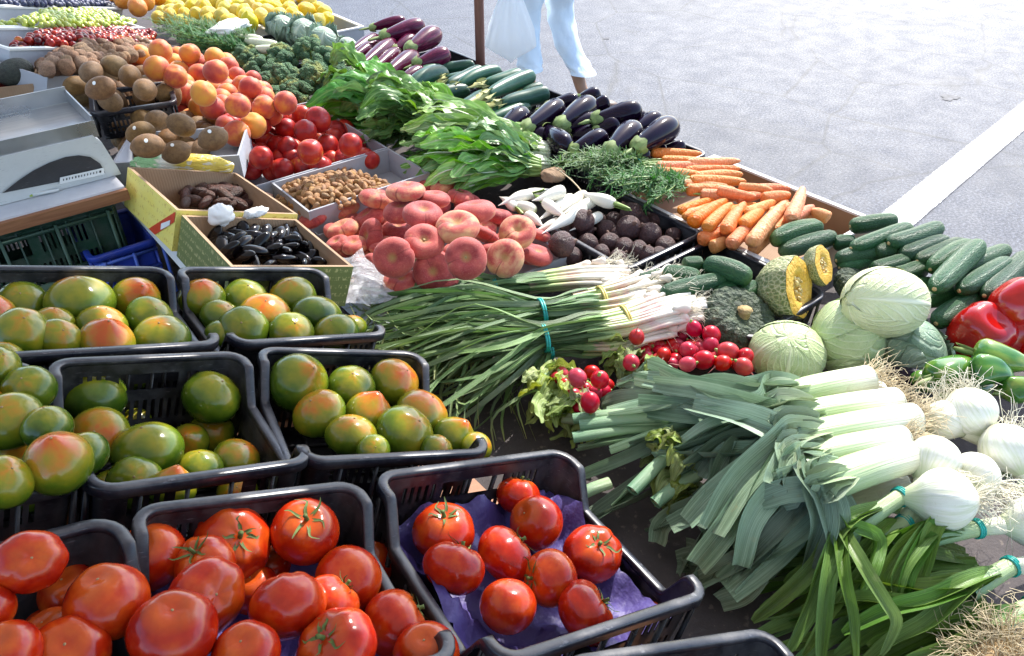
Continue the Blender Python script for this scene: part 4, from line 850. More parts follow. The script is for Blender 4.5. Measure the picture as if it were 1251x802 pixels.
def frontpt(px, py, o=0.0):
    d = ray(px, py); lo, hi = .3, 3.0
    for _ in range(60):
        t = (lo+hi)/2; p = EYE+d*t; z = p[2]-BZ-.001
        if p[1] < yb0+(yt-yb0)*z/.105: lo = t
        else: hi = t
    p = EYE+d*lo; return (p[0], p[1]-o, p[2]+o*.3)
arc = [(128, 211), (122, 200), (110, 192), (96, 190), (80, 192), (60, 199), (40, 209), (22, 221), (3, 236)]
pm = MB(); V = [frontpt(x, y, .004) for x, y in arc]; pm.add(V, [tuple(range(len(V)))]); V2 = [frontpt(x, y, .0005) for x, y in arc]; k = len(arc)
pm.add(V+V2, [(i, (i+1) % k, k+(i+1) % k, k+i) for i in range(k)])
obj('display_panel', pm.mesh('display_panel', MT['dark_grey_plastic'], False), sca, local(sca))
q = [(72, 225), (73, 217), (126, 205), (127, 213)]
pm = MB(); V = [frontpt(x, y, .007) for x, y in q]; V2 = [frontpt(x, y, .0045) for x, y in q]; pm.add(V+V2, [(0, 1, 2, 3), (0, 4, 5, 1), (1, 5, 6, 2), (2, 6, 7, 3), (3, 7, 4, 0)])
strip = obj('label_strip', pm.mesh('label_strip', MT['paper_white'], False), sca, local(sca))
lm = MB()
for k in range(13):
    u = .08+k*.068; w_ = random.choice((.02, .03, .045)); P_ = [(72+54*(u), 222-12*u), (72+54*u, 219.5-12*u), (72+54*(u+w_), 219.5-12*(u+w_)), (72+54*(u+w_), 222-12*(u+w_))]
    lm.add([frontpt(x, y, .0078) for x, y in P_], [(0, 1, 2, 3)])
obj('print', lm.mesh('print', MT['dark_grey_plastic'], False), sca, local(sca))
PZ = BZ+.135
pr, pf = at(71, 107, PZ+.012), at(114, 146, PZ); pxr = pf.x; pw, pd = .36, max(.12, pr.y-pf.y); pm = MB()
x_0, x_1, y_0, y_1 = pxr-pw, pxr, pf.y, pf.y+pd
pm.box((x_0, y_0, PZ-.024), (x_1, y_1, PZ-.021)); pm.box((x_0, y_0, PZ-.0205), (x_1, y_0+.003, PZ-.002)); pm.box((x_0, y_1-.003, PZ-.0205), (x_1, y_1, PZ+.012)); pm.box((x_1-.003, y_0+.0035, PZ-.0205), (x_1, y_1-.0035, PZ+.006)); pm.box((x_0, y_0+.0035, PZ-.0205), (x_0+.003, y_1-.0035, PZ+.006))
pm.box((x_0, y_0-.003, PZ-.034), (x_1, y_0-.0005, PZ-.001))
obj('pan', pm.mesh('scale_pan', MT['steel'], False), sca, local(sca))
pm = MB(); pm.tube([(x_0+pw*.5, y_0+pd*.5, BZ+.104), (x_0+pw*.5, y_0+pd*.5, PZ-.0245)], .05, 16); obj('pan_support', pm.mesh('pan_support', MT['dark_grey_plastic'], False), sca, local(sca))
pen = empty('pen', tuple(at(35, 240, BZ+.004))); tag(pen, 'thin green and white pen lying in front of the scale', 'pen')
p0, p1, p2 = at(-10, 245, BZ+.006), at(40, 238, BZ+.006), at(72, 232, BZ+.006)
obj('barrel', MB().tube([p0, p1], .004, 8).mesh('pen_barrel', simple('pen_green', (.3, .42, .05), .4)), pen, local(pen)); obj('cap', MB().tube([p1, p2], [.0042, .003], 8).mesh('pen_cap', MT['white_plastic']), pen, local(pen))

# green and blue crates under the board
gcx = at(152, 250, .90); gx1 = gcx.x; gy0 = yb-.006+.012; gz1 = BZ-.03; gh = gz1-TZ-.002
b, r, _ = crate_parts(.56, .36, gh, 0, True, .012); t = empty('stacking_crate', M=Matrix.Translation((gx1-.56, gy0, TZ+.002))); tag(t, 'dark green slotted stacking crate under the counter board', 'crate')
obj('body', fixn(b.mesh('green_crate_body', MT['green_plastic'])), t); obj('rim', fixn(r.mesh('green_crate_rim', MT['green_plastic'])), t)
rb = MB()
for x in np.linspace(.03, .53, 6): rb.box((x-.003, .002, .005), (x+.003, .0115, gh-.016))
for z in (.02, .5*gh, gh*.9): rb.box((.02, .004, z-.003), (.54, .0125, z+.003))
rb.box((.33, .006, gh*.15), (.42, .0122, gh*.42))
obj('front_ribs', rb.mesh('green_crate_ribs', simple('green_rib', (.05, .105, .07), .5)), t)
c = at(198, 296, .80); t = empty('blue_crate', M=Matrix.Translation((c.x-.15, c.y, TZ+.002))); tag(t, 'bright blue plastic crate glimpsed between the green crate and the date box', 'crate')
b, r, _ = crate_parts(.15, .20, .14, 0, False, .01); obj('body', fixn(b.mesh('blue_crate_body', MT['blue_plastic'])), t); obj('rim', fixn(r.mesh('blue_crate_rim', MT['blue_plastic'])), t)
rb = MB()
for x in (.03, .09, .15): rb.box((x-.003, .002, .005), (x+.003, .0118, .125))
for z in (.04, .08, .12): rb.box((.012, .004, z-.003), (.138, .0125, z+.003))
obj('front_ribs', rb.mesh('blue_crate_ribs', simple('blue_rib', (.06, .12, .5), .4)), t)

# cardboard boxes of dates and prunes
def quadbox(name, q, P, h, label, cat, group, leftmat, frontmat, th=.006, extra=None):
    C4 = [onplane(*p, P, NX) for p in q]                     # rear-left, rear-right, front-right, front-left on the rim plane
    ux = (C4[1]-C4[0]).normalized(); t = empty(name, tuple(C4[3]-NX*h)); tag(t, label, cat, group)
    dn_ = -NX*h; T = [v for v in C4]; cen = sum(T, V_((0, 0, 0)))/4
    I = [v+(cen-v).normalized()*th*1.6 for v in T]; lo, li = [v+dn_ for v in T], [v+dn_+NX*.004 for v in I]
    m = MB()
    for i in range(4):
        j = (i+1) % 4; mi = 1 if i == 3 else (2 if i == 2 else 0)
        nseg = 6
        def strip(a, b_, c_, d_, mi): m.grid(np.array([[tuple(a.lerp(b_, s)), tuple(d_.lerp(c_, s))] for s in np.linspace(0, 1, nseg)]), False, np.array([[(s, 1), (s, 0)] for s in np.linspace(0, 1, nseg)]), mi)
        strip(T[i], T[j], lo[j], lo[i], mi); strip(I[i], I[j], li[j], li[i], 0); strip(T[i], T[j], I[j], I[i], 0)
    m.add([tuple(v) for v in li], [(0, 1, 2, 3)]); m.add([tuple(v) for v in lo], [(0, 1, 2, 3)])
    obj('box_body', m.mesh(name, [MT['cardboard'], leftmat, frontmat], False), t, local(t))
    return t, T, lo
PD = at(290, 212, .86)
t, T, lo = quadbox('date_box', [(156, 204), (288, 211), (364, 262), (216, 257)], PD, .085, 'open cardboard box of dates with yellow printed side and red stripe', 'box', 'cardboard boxes of dried fruit', MT['yellow_print'], MT['yellow_print'])
# the red corner stripe on the yellow side
nrm = (T[3]-T[0]).cross(NX).normalized(); nrm = nrm if nrm.dot(tov) > 0 else -nrm
Q = lambda u, v: T[0].lerp(T[3], u)-NX*.085*v+nrm*.0015
sm = MB()
sm.add([tuple(Q(*c)) for c in ((.99, .05), (.99, .30), (.68, 1.0-.02), (.55, 1.0-.02))], [(0, 1, 2, 3)]); obj('red_stripe', sm.mesh('red_stripe', MT['paint_red'], False), t, local(t))
Q2 = lambda u, v: T[0].lerp(T[3], u)-NX*.085*v+nrm*.0025
sm = MB(); sm.add([tuple(Q2(*c)) for c in ((.93, .32), (.93, .44), (.78, .74), (.78, .58))], [(0, 1, 2, 3)]); obj('white_patch', sm.mesh('white_patch', MT['paper_white'], False), t, local(t))
t2, Tb, lob = quadbox('prune_box', [(222, 263), (362, 268), (432, 326), (282, 326)], at(362, 268, .845), .085, 'open cardboard box of shiny black prunes with olive printed side', 'box', 'cardboard boxes of dried fruit', MT['olive_print'], MT['olive_print'])
t3, _, _ = quadbox('pale_tray', [(150, 232), (300, 240), (440, 345), (240, 330)], at(362, 268, .845)-NX*.088, .03, 'white painted tray carrying the boxes of dried fruit', 'tray', None, MT['paper_white'], MT['paper_white'])
dt = [ball('date', 'date_brown', 70+k, sq=(.62, .6, 1.25), wamp=.07, wf=2.5, nu=14, nv=10) for k in range(2)]
das = scatter([(222, 238), (232, 226), (262, 225), (285, 222), (305, 230), (325, 240), (326, 252), (280, 250), (225, 248)], pl(PD-NX*.045), .034, .62, dt, 'date', 'sticky brown dates in the cardboard box', 'sticky brown date among those in the cardboard box', .02, (-.4, 0), lambda: tilt_q((U(-1, 1), U(-1, 1), U(-.3, .3)), 0), seed=9)
pr_ = [ball('prune', 'prune_black', 74+k, sq=(.66, .44, 1.25), wamp=.05, wf=2.0, nu=18, nv=14) for k in range(3)]
scatter([(255, 296), (275, 280), (310, 274), (345, 276), (375, 290), (398, 312), (395, 324), (300, 324), (270, 312)], pl(at(362, 268, .845)-NX*.035), .044, .56, pr_, 'prune', 'shiny black prunes in the cardboard box', 'shiny black prune among those in the cardboard box', .02, (-.4, 0), lambda: tilt_q((U(-1, 1), U(-1, 1), U(-.5, .5)), U(0, 6)), seed=10)
# crumpled paper, crisp bag, clear bag
def crumple(p, sx, sy, sz, seed, mat, name):
    def fn(th, ph):
        x, y, z = sph(th, ph); r = 1+wob(x, y, z, seed, .16, 3.2)+wob(x, y, z, seed+1, .08, 7); return x*r*sx, y*r*sy, z*r*sz
    return fixn(MB().blob(fn, 30, 22).mesh(name, mat))
for (px, py, sx, sy, sz, lab) in ((270, 263, .024, .016, .022, 'crumpled white paper scrap on the edge between dates and prunes'), (312, 260, .026, .012, .010, 'small white paper fold beside the dates, right of the crumpled scrap')):
    o = obj('paper_scrap', crumple(None, sx, sy, sz, int(px), MT['paper_white'], 'paper_scrap'), None, Matrix.Translation(onplane(px, py, PD+NX*.004, NX))); tag(o, lab, 'paper', 'white paper scraps')
p = at(222, 202, .885); a_ = (at(285, 205, .885)-at(162, 205, .885)); L_ = a_.length
def bagfn(th, ph):
    x, y, z = sph(th, ph); r = 1+wob(x, y, z, 5, .07, 3)+wob(x, y, z, 8, .05, 8); return np.sign(x)*np.abs(x)**.75*r*L_/2, y*r*.03, np.sign(z)*np.abs(z)**.8*r*.024
bm_ = MB(); bm_.blob(bagfn, 48, 30); cb = bm_.mesh('crisp_bag', MT['crisp_bag']); fixn(cb)
ul = cb.uv_layers[0].data
for lp in cb.loops: v = cb.vertices[lp.vertex_index].co; ul[lp.index].uv = (v.x/L_+.5, v.z/.06+.5)
ang = math.atan2(a_.y, a_.x); tag(obj('snack_bag', cb, None, Matrix.Translation(p) @ Matrix.Rotation(ang, 4, 'Z')), 'crinkled green and yellow plastic packet between kiwis and dates', 'packet')
cq = [at(384, 322, .775), at(444, 306, .785), at(492, 362, .755), at(398, 378, .765)]
nx_ = 30; Vt, Vb = [], []
rr = np.random.default_rng(3)
for i in range(nx_):
    ra, rb2 = [], []
    for j in range(nx_):
        u, v = i/(nx_-1), j/(nx_-1); p = cq[0].lerp(cq[1], u).lerp(cq[3].lerp(cq[2], u), v)
        h = .003*math.sin(u*9+v*4)+.0022*math.sin(v*23-u*11)+.014*math.sin(u*3.1)*math.sin(v*3.1)+.0006*rr.normal()
        e = min(u, v, 1-u, 1-v); q_ = p+V_((.006*math.sin(9*v+3), .008*math.sin(7*u), h)); ra.append(tuple(q_)); rb2.append(tuple(q_-V_((0, 0, .0015+.016*min(1, e*5)))))
    Vt.append(ra); Vb.append(rb2)
o = obj('clear_bag', MB().grid(np.array(Vt)).grid(np.array(Vb)).mesh('clear_bag', MT['clear_plastic'], True, tuple(cq[0])), None, Matrix.Translation(cq[0])); tag(o, 'crumpled clear plastic bag lying against the flat peaches', 'bag')
# avocados
M, w = boxpx((-40, 112), (40, 103), .98, .16, .05)
tray('avocado_box', M, w, .15, .05, MT['cardboard'], 'cardboard box of dark avocados at the left edge', 'box')
av = Kind('avocado', fruit_mesh('avocado', MT['avocado_skin'], 80, (.8, .8, 1.1), wamp=.04), [])
for px, py, d, lab in ((18, 88, 40, 'largest dark avocado in the cardboard box'), (-4, 80, 34, 'dark avocado cut by the left edge of the view'), (10, 73, 30, 'dark avocado at the back of its box')):
    p = at(px, py, 1.0); av.put(TRS(p, tilt_q((1, U(-.4, .4), .2), 1), d/2*mpp(p)), lab, 'avocado', 'avocados in the box')

# ------------------------------------------------------------------ long vegetables
def long_mesh(name, mat, prof, bend=0.0, n=20, m=14, seed=0, wamp=.03, ridges=0, ra=0.0, flat=1.0, bendz=0.0, closed=True):
    """lies on x 0..1; prof is a list of (x, radius)"""
    xs = np.array([p[0] for p in prof]); rs = np.array([p[1] for p in prof])
    t = np.linspace(0, 1, m); t = .5-.5*np.cos(t*PI)*1.0; rad = np.interp(t, xs, rs)
    ang = np.linspace(0, 2*PI, n, endpoint=False); P = np.zeros((m, n, 3))
    for i in range(m):
        a = ang; r = rad[i]*(1+wob(t[i]*3+0*a, np.cos(a), np.sin(a), seed, wamp, 1.5)+(ra*np.cos(ridges*a) if ridges else 0))
        P[i, :, 0] = t[i]; P[i, :, 1] = r*np.cos(a)+bend*math.sin(PI*t[i]); P[i, :, 2] = r*np.sin(a)*flat+bendz*math.sin(PI*t[i])
    return fixn(MB().grid(P, True).mesh(name, mat))
prof_cuc = [(0, .0), (.015, .35), (.05, .68), (.12, .9), (.3, 1), (.7, 1), (.88, .88), (.95, .66), (.985, .35), (1, 0)]
prof_zuc = [(0, .0), (.004, .5), (.05, .62), (.15, .78), (.4, .95), (.75, 1), (.92, .92), (.97, .7), (.992, .35), (1, 0)]
prof_egg = [(0, 0), (.01, .30), (.08, .45), (.22, .62), (.45, .84), (.68, 1), (.84, .95), (.93, .72), (.98, .38), (1, 0)]
prof_car = [(0, 0), (.01, .6), (.03, .9), (.08, 1), (.35, .94), (.65, .82), (.86, .62), (.95, .42), (.985, .2), (1, .02)]
cuc = [Kind('cucumber', long_mesh('cucumber', MT['cucumber_skin'], prof_cuc, [.25, -.2, 0, .12][k], seed=90+k, wamp=.05, ridges=5, ra=.025), [('blossom_end', fixn(MB().blob(lambda th, ph: (.012+.02*np.cos(th), .22*np.sin(th)*np.cos(ph), .22*np.sin(th)*np.sin(ph)), 8, 5).mesh('blossom_end', MT['squash_stem'])))]) for k in range(4)]
def cap_egg(seed, mat, L=.175, rr=.62):
    b = MB(); r = random.Random(seed)
    n = 20; P = np.zeros((7, n, 3))
    for i in range(7):
        t = i/6
        for j in range(n):
            a = 2*PI*j/n; lobe = .62+.38*abs(math.cos(2.5*a+seed)); x = -.015+L*t*lobe; R = (.12+np.interp(x, [0, .08, .22, .45], [.32, .47, .64, .86])*1.06 if t > .25 else .2+.25*t/.25)
            R = R if t > .25 else .16+.30*t/.25
            P[i, j] = (x, R*math.cos(a), R*math.sin(a))
    b.grid(P, True)
    b.tube([(-.01, 0, 0), (-.08, .05, .04), (-.14, .14, .10)], [.17, .14, .16], 8); return fixn(b.mesh('cap', mat))
eg = [Kind('eggplant', long_mesh('eggplant', MT['eggplant_skin'], prof_egg, [.12, -.1, 0][k], 24, 18, 100+k, .02), [('cap', cap_egg(k, MT['eggplant_cap']))]) for k in range(3)]
se = [Kind('striped_eggplant', long_mesh('striped_eggplant', MT['striped_eggplant_skin'], prof_egg, [.15, -.1, 0][k], 24, 18, 110+k, .03), [('cap', cap_egg(k+3, MT['eggplant_cap']))]) for k in range(3)]
def zcap(seed):
    b = MB(); r = random.Random(seed); b.tube([(.01, 0, 0), (-.05, .03, .02), (-.10, .1, .05)], [.6, .42, .5], 6)
    for k in range(6): a = 2*PI*k/6; b.ribbon(spline([(.0, .45*math.cos(a), .45*math.sin(a)), (-.07, .75*math.cos(a), .75*math.sin(a)), (-.11, r.uniform(.5, 1.1)*math.cos(a+.4), r.uniform(.5, 1.1)*math.sin(a+.4))], 5), [.3, .25, .2, .12, .05], nx=3)
    return b.mesh('stem_end', simple('zucchini_stem', (.4, .4, .16), .7, 6, .4))
zu = [Kind('zucchini', long_mesh('zucchini', MT['zucchini_skin'], prof_zuc, [.5, -.35, .1][k], 20, 16, 120+k, .03, 8, .012), [('stem_end', zcap(k))]) for k in range(3)]
ca = [Kind('carrot', long_mesh('carrot', MT['carrot_skin'], prof_car, [.15, -.12, 0][k], 16, 16, 130+k, .07), [('crown', fixn(MB().tube([(.012, 0, 0), (-.02, .02, 0), (-.05, .06, .03)], [.34, .3, .18], 7).mesh('crown', MT['green_stalk'])))]) for k in range(3)]

CU = [(1003, 277, 943, 295, 25, .775), (1021, 289, 952, 308, 23, .76), (1038, 277, 1096, 268, 21, .785), (1039, 304, 1114, 277, 22, .79), (1085, 298, 1150, 277, 25, .80), (1064, 309, 1099, 304, 25, .775), (1100, 314, 1158, 294, 24, .785), (1120, 320, 1176, 296, 24, .785), (1136, 330, 1188, 298, 24, .79), (1141, 354, 1198, 297, 28, .81), (1168, 333, 1232, 304, 24, .785), (1171, 356, 1233, 319, 26, .79), (1202, 362, 1254, 312, 27, .785), (1021, 319, 1071, 310, 23, .765), (1025, 328, 1068, 316, 20, .755), (1064, 330, 1110, 319, 24, .77), (1080, 340, 1132, 325, 25, .765), (1018, 298, 1045, 296, 20, .755), (1130, 368, 1176, 358, 23, .75), (1143, 396, 1194, 364, 27, .755), (1105, 352, 1140, 346, 20, .75), (1228, 350, 1262, 330, 26, .77), (1180, 385, 1225, 360, 24, .745)]
cus = []
for i, (x1_, y1_, x2_, y2_, d_, z_) in enumerate(CU):
    p1, p2 = at(x1_, y1_, z_), at(x2_, y2_, z_+.005); cus.append(cuc[i % 4].put(along(p1, p2, d_/2*mpp((p1+p2)/2)), None, 'cucumber', 'cucumbers heaped behind the cabbages'))
row_labels(cus, 'dark green cucumber', 'of the heap behind the cabbages', 14)
CB = [(780, 342, 808, 334, 19, .755), (809, 334, 856, 341, 25, .775), (807, 360, 889, 340, 25, .775), (858, 322, 834, 323, 20, .785), (860, 322, 918, 342, 27, .79), (874, 360, 898, 349, 21, .765), (902, 364, 925, 350, 23, .76), (796, 352, 830, 346, 20, .745), (845, 330, 880, 338, 20, .76)]
cbs = []
for i, (x1_, y1_, x2_, y2_, d_, z_) in enumerate(CB):
    p1, p2 = at(x1_, y1_, z_), at(x2_, y2_, z_+.003); cbs.append(cuc[i % 4].put(along(p1, p2, d_/2*mpp((p1+p2)/2)), None, 'cucumber', 'stubby cucumbers in the crate below the beets'))
row_labels(cbs, 'stubby green cucumber', 'of the crate below the beets', 9)
ZU = [(560, 106, 611, 87, 14, .81), (545, 96, 592, 87, 12, .80), (593, 103, 637, 91, 15, .82), (597, 116, 652, 92, 16, .825), (612, 128, 670, 114, 17, .81), (558, 137, 593, 119, 19, .795), (564, 146, 610, 130, 19, .79), (585, 152, 646, 128, 15, .785), (638, 115, 662, 107, 12, .80), (495, 112, 545, 90, 18, .79), (520, 126, 572, 111, 17, .785), (546, 105, 589, 87, 16, .80), (527, 85, 580, 80, 12, .79), (535, 128, 560, 112, 16, .775), (600, 140, 650, 122, 16, .79), (505, 100, 540, 86, 14, .78), (570, 155, 620, 140, 16, .765), (540, 140, 590, 128, 16, .77)]
zus = []
for i, (x1_, y1_, x2_, y2_, d_, z_) in enumerate(ZU):
    p1, p2 = at(x1_, y1_, z_), at(x2_, y2_, z_+.005); zus.append(zu[i % 3].put(along(p1, p2, d_*.64*mpp((p1+p2)/2)), None, 'zucchini', 'zucchini beside the black eggplants'))
row_labels(zus, 'blue-green zucchini', 'of the pile before the steel pole', 9)
SE = [(418, 70, 458, 45, 14, .80), (423, 78, 459, 54, 15, .795), (438, 84, 479, 53, 19, .80), (450, 90, 485, 63, 17, .79), (460, 100, 506, 67, 20, .80), (478, 108, 515, 86, 17, .79), (451, 35, 494, 26, 14, .83), (464, 46, 515, 31, 21, .835), (497, 62, 533, 41, 23, .83), (505, 80, 546, 66, 23, .815), (480, 64, 505, 48, 18, .80), (440, 62, 470, 48, 16, .78), (490, 95, 520, 78, 18, .775), (470, 60, 500, 42, 16, .80)]
ses = []
for i, (x1_, y1_, x2_, y2_, d_, z_) in enumerate(SE):
    p1, p2 = at(x1_, y1_, z_), at(x2_, y2_, z_+.01); ses.append(se[i % 3].put(along(p1, p2+(p2-p1)*.06, d_*.57*mpp((p1+p2)/2)), None, 'eggplant', 'streaked purple eggplants'))
row_labels(ses, 'streaked purple eggplant', 'of the pile beyond the zucchini', 9)
EG = [(606, 163, 641, 138, 25, .80), (642, 157, 684, 129, 25, .815), (684, 154, 723, 127, 28, .815), (727, 146, 781, 134, 26, .83), (668, 131, 706, 122, 19, .81), (706, 122, 732, 115, 18, .82), (722, 131, 743, 125, 19, .82), (690, 158, 729, 145, 20, .80), (668, 158, 692, 180, 25, .80), (699, 184, 738, 166, 24, .80), (728, 164, 754, 154, 26, .80), (744, 185, 777, 157, 29, .815), (773, 162, 804, 145, 24, .81), (778, 180, 822, 153, 30, .82), (764, 196, 792, 188, 22, .78), (627, 174, 673, 166, 26, .775), (808, 184, 836, 178, 15, .77), (655, 178, 690, 172, 26, .765), (715, 195, 750, 185, 24, .77), (610, 150, 640, 140, 22, .77), (755, 150, 790, 145, 22, .79), (695, 170, 730, 165, 24, .775), (785, 190, 815, 186, 20, .765)]
egs = []
for i, (x1_, y1_, x2_, y2_, d_, z_) in enumerate(EG):
    p1, p2 = at(x1_, y1_, z_), at(x2_, y2_, z_+.008); egs.append(eg[i % 3].put(along(p1-(p2-p1)*.08, p2+(p2-p1)*.04, d_*.58*mpp((p1+p2)/2)), None, 'eggplant', 'glossy black eggplants'))
row_labels(egs, 'glossy black eggplant', 'of the pile behind the carrot tops', 11)
CA = [(876, 233, 924, 241, 11, .80), (902, 229, 945, 233, 10, .80), (925, 232, 966, 231, 11, .795), (932, 244, 966, 238, 14, .80), (900, 244, 932, 238, 11, .79), (917, 297, 962, 244, 15, .79), (966, 268, 981, 229, 14, .80), (962, 274, 994, 252, 13, .785), (1013, 267, 990, 257, 12, .785), (829, 258, 880, 241, 10, .775), (835, 266, 875, 248, 9, .77), (845, 272, 889, 244, 15, .785), (862, 279, 895, 249, 13, .785), (886, 282, 910, 248, 14, .79), (893, 300, 920, 270, 14, .775), (907, 276, 933, 252, 14, .79), (855, 294, 901, 279, 15, .76), (930, 290, 952, 256, 13, .775), (945, 285, 966, 262, 13, .77), (870, 303, 892, 294, 14, .755), (912, 262, 948, 246, 12, .795), (975, 265, 1005, 262, 11, .77), (880, 262, 925, 250, 12, .78), (940, 262, 975, 250, 12, .785), (905, 290, 925, 262, 13, .77), (838, 262, 900, 252, 11, .77), (920, 305, 945, 285, 13, .755)]
cas = []
for i, (x1_, y1_, x2_, y2_, d_, z_) in enumerate(CA):
    p1, p2 = at(x1_, y1_, z_), at(x2_, y2_, z_+.003); cas.append(ca[i % 3].put(along(p1, p2, d_*.66*mpp((p1+p2)/2)), None, 'carrot', 'loose carrots in the cardboard tray', skip=('crown',)))
row_labels(cas, 'loose orange carrot', 'of the pile in the cardboard tray', 11)

# beets
bt = [Kind('beet', fruit_mesh('beet', MT['beet_skin'], 140+k, (1, .97, .93), wamp=.05, tip=.1), [('leaf_stub', fixn(MB().tube(spline([(0, 0, .9), (.03, .02, 1.08), (.1, 0, 1.2)], 4), [.2, .17, .15, .13], 7).mesh('leaf_stub', simple('beet_stub', (.14, .08, .06), .8))))]) for k in range(3)]
BE = [(771, 262, 30), (711, 270, 31), (714, 282, 27), (768, 279, 31), (801, 269, 24), (741, 282, 26), (793, 287, 31), (718, 299, 28), (745, 297, 26), (686, 299, 33), (780, 307, 27), (813, 302, 28), (763, 303, 25), (750, 269, 21), (700, 314, 25), (790, 311, 23), (755, 316, 23), (822, 288, 21), (735, 310, 24), (695, 285, 22), (755, 288, 22), (783, 272, 22), (730, 270, 22), (805, 312, 22)]
bes = place(BE, bt, .060, .725, .80, 'beet', 'dark beets in the black crate', lambda: tilt_q((U(-1, 1), U(-1, 1), U(-.3, 1)), 0))
row_labels(bes, 'dark round beet', 'of the black crate beside the white radishes', 10)

# ------------------------------------------------------------------ bunches and leaves
def v3(a): return np.array(tuple(a))
def hairs(b, p, d, n, L, spread, r0, seed, curl=.5, mi=0, n_side=3, disc=.01):
    """root hairs from p about direction d"""
    r = random.Random(seed); d = v3(d); d = d/np.linalg.norm(d); s1 = np.cross(d, [0, 0, 1.0]); s1 /= np.linalg.norm(s1)+1e-9; s2 = np.cross(d, s1)
    for k in range(n):
        a = r.uniform(0, 6.28); q = r.uniform(0, 1)**.5; o = v3(p)+disc*q*(math.cos(a)*s1+math.sin(a)*s2)
        dd = d+spread*q*(math.cos(a)*s1+math.sin(a)*s2); l = L*r.uniform(.5, 1.2); c = [r.gauss(0, curl) for _ in range(6)]
        pts = [o, o+dd*l*.35+l*.12*(c[0]*s1+c[1]*s2), o+dd*l*.7+l*.25*(c[2]*s1+c[3]*s2), o+dd*l*.95+l*.4*(c[4]*s1+c[5]*s2)+np.array([0, 0, -.15*l])]
        b.tube(spline(pts, 7), np.linspace(r0, r0*.5, 7), n_side, False)
def leafy(name, leaf_n, base, tip, spread, LW, stalk_mat, leaf_mat, label, cat, group, seed, up=.06, stalk_len=.35, ruffle=.35, stalk_r=.004, tie=None, stalk_flat=1.0, droop=.5, nvar=.25):
    """a bunch of broad leaves: stalks run from base, blades spread round tip"""
    r = random.Random(seed); base, tip = v3(base), v3(tip); ax = tip-base; L = np.linalg.norm(ax); ax = ax/L; sd = np.cross(ax, [0, 0, 1.0]); sd /= np.linalg.norm(sd)
    t = empty(name, tuple(base)); tag(t, label, cat, group); lb, sb = MB(), MB()
    for k in range(leaf_n):
        q = r.uniform(-1, 1); h = r.uniform(0, 1); l = L*r.uniform(1-nvar, 1.05)
        b0 = base+sd*q*spread*.18+np.array([0, 0, .012+.5*h*up]); d = ax+sd*q*spread/L*1.0+np.array([0, 0, (h-.25)*up/L*1.8]); d /= np.linalg.norm(d)
        m_ = b0+d*l*stalk_len; e_ = b0+d*l*.75+np.array([0, 0, .3*up*h]); f_ = b0+d*l+np.array([0, 0, -droop*up*r.uniform(.2, 1.2)])+sd*r.gauss(0, .02)
        path = spline([b0, m_, e_, f_], 18); ks = int(18*stalk_len)
        sb.tube(path[:ks+3], np.linspace(stalk_r*1.5, stalk_r*.6, ks+3), 6, True, stalk_flat)
        bl = path[ks:]; n = len(bl); x = np.linspace(0, 1, n); W = LW*r.uniform(.7, 1.2)*np.sin(PI*np.clip(x*.86+.10, 0, 1))**.75*(1-.25*x)
        sb.tube(bl[:int(n*.8)]+np.array([0, 0, .0012]), np.linspace(stalk_r*.6, stalk_r*.15, int(n*.8)), 4, False)
        lb.ribbon(spline(bl, 22), np.interp(np.linspace(0, 1, 22), x, W), fold=r.uniform(-.3, .6), wav=ruffle, wf=r.uniform(3, 5.5), roll=np.linspace(r.gauss(0, .4), r.gauss(0, .9), 22), nx=9, ph=r.uniform(0, 6), crump=.24)
    obj('leaves', lb.mesh(name+'_leaves', leaf_mat, True, tuple(base)), t); obj('stalks', sb.mesh(name+'_stalks', stalk_mat, True, tuple(base)), t)
    if tie is not None:
        c = base+ax*L*tie; n = 18; P = []
        for k in range(n): a = 2*PI*k/n; P.append(c+sd*math.cos(a)*spread*.32+np.array([0, 0, 1.0])*(math.sin(a)*(.012+.4*up)+.012+.25*up))
        obj('tie', MB().tube(P+[P[0]], .0018, 5, False).mesh('tie', MT['string'], True, tuple(base)), t)
    return t
GG = 'leafy green bunches in the middle row'
leafy('chard_bunch', 46, at(672, 196, .75), at(500, 176, .775), .10, .066, MT['chard_stalk'], MT['chard_leaf'], 'bright green chard bunch with pale stalk ends tied in string', 'chard', GG, 1, .06, .22, .4, .0065, .14, .5)
leafy('chard_bunch', 44, at(668, 210, .735), at(500, 218, .765), .12, .066, MT['chard_stalk'], MT['chard_leaf'], 'lower chard bunch whose leaves spill toward the flat peaches', 'chard', GG, 2, .055, .26, .4, .0065, None, .5)
leafy('chard_bunch', 34, at(660, 218, .74), at(560, 205, .77), .08, .036, MT['green_stalk'], MT['spinach_leaf'], 'short dark-leaved greens beside the white radishes', 'greens', GG, 3, .07, .25, .4, .004)
leafy('spinach_bunch', 40, at(560, 170, .75), at(440, 150, .80), .12, .065, MT['green_stalk'], MT['spinach_leaf'], 'dark spinach bunch with cupped leaves beside the nectarines', 'spinach', GG, 4, .075, .3, .3, .003)
leafy('spinach_bunch', 40, at(530, 156, .755), at(400, 132, .785), .10, .06, MT['green_stalk'], MT['spinach_leaf'], 'spinach bunch lying between the broccoli and chard', 'spinach', GG, 5, .075, .3, .3, .003)
leafy('spinach_bunch', 36, at(584, 184, .75), at(480, 152, .78), .09, .06, MT['green_stalk'], MT['chard_leaf'], 'lighter green spinach bunch along the black crate rim', 'spinach', GG, 6, .07, .3, .3, .003)
leafy('spinach_bunch', 18, at(470, 125, .75), at(385, 110, .79), .09, .06, MT['green_stalk'], MT['spinach_leaf'], 'broad spinach leaves standing against the broccoli heads', 'spinach', GG, 7, .09, .3, .25, .003)

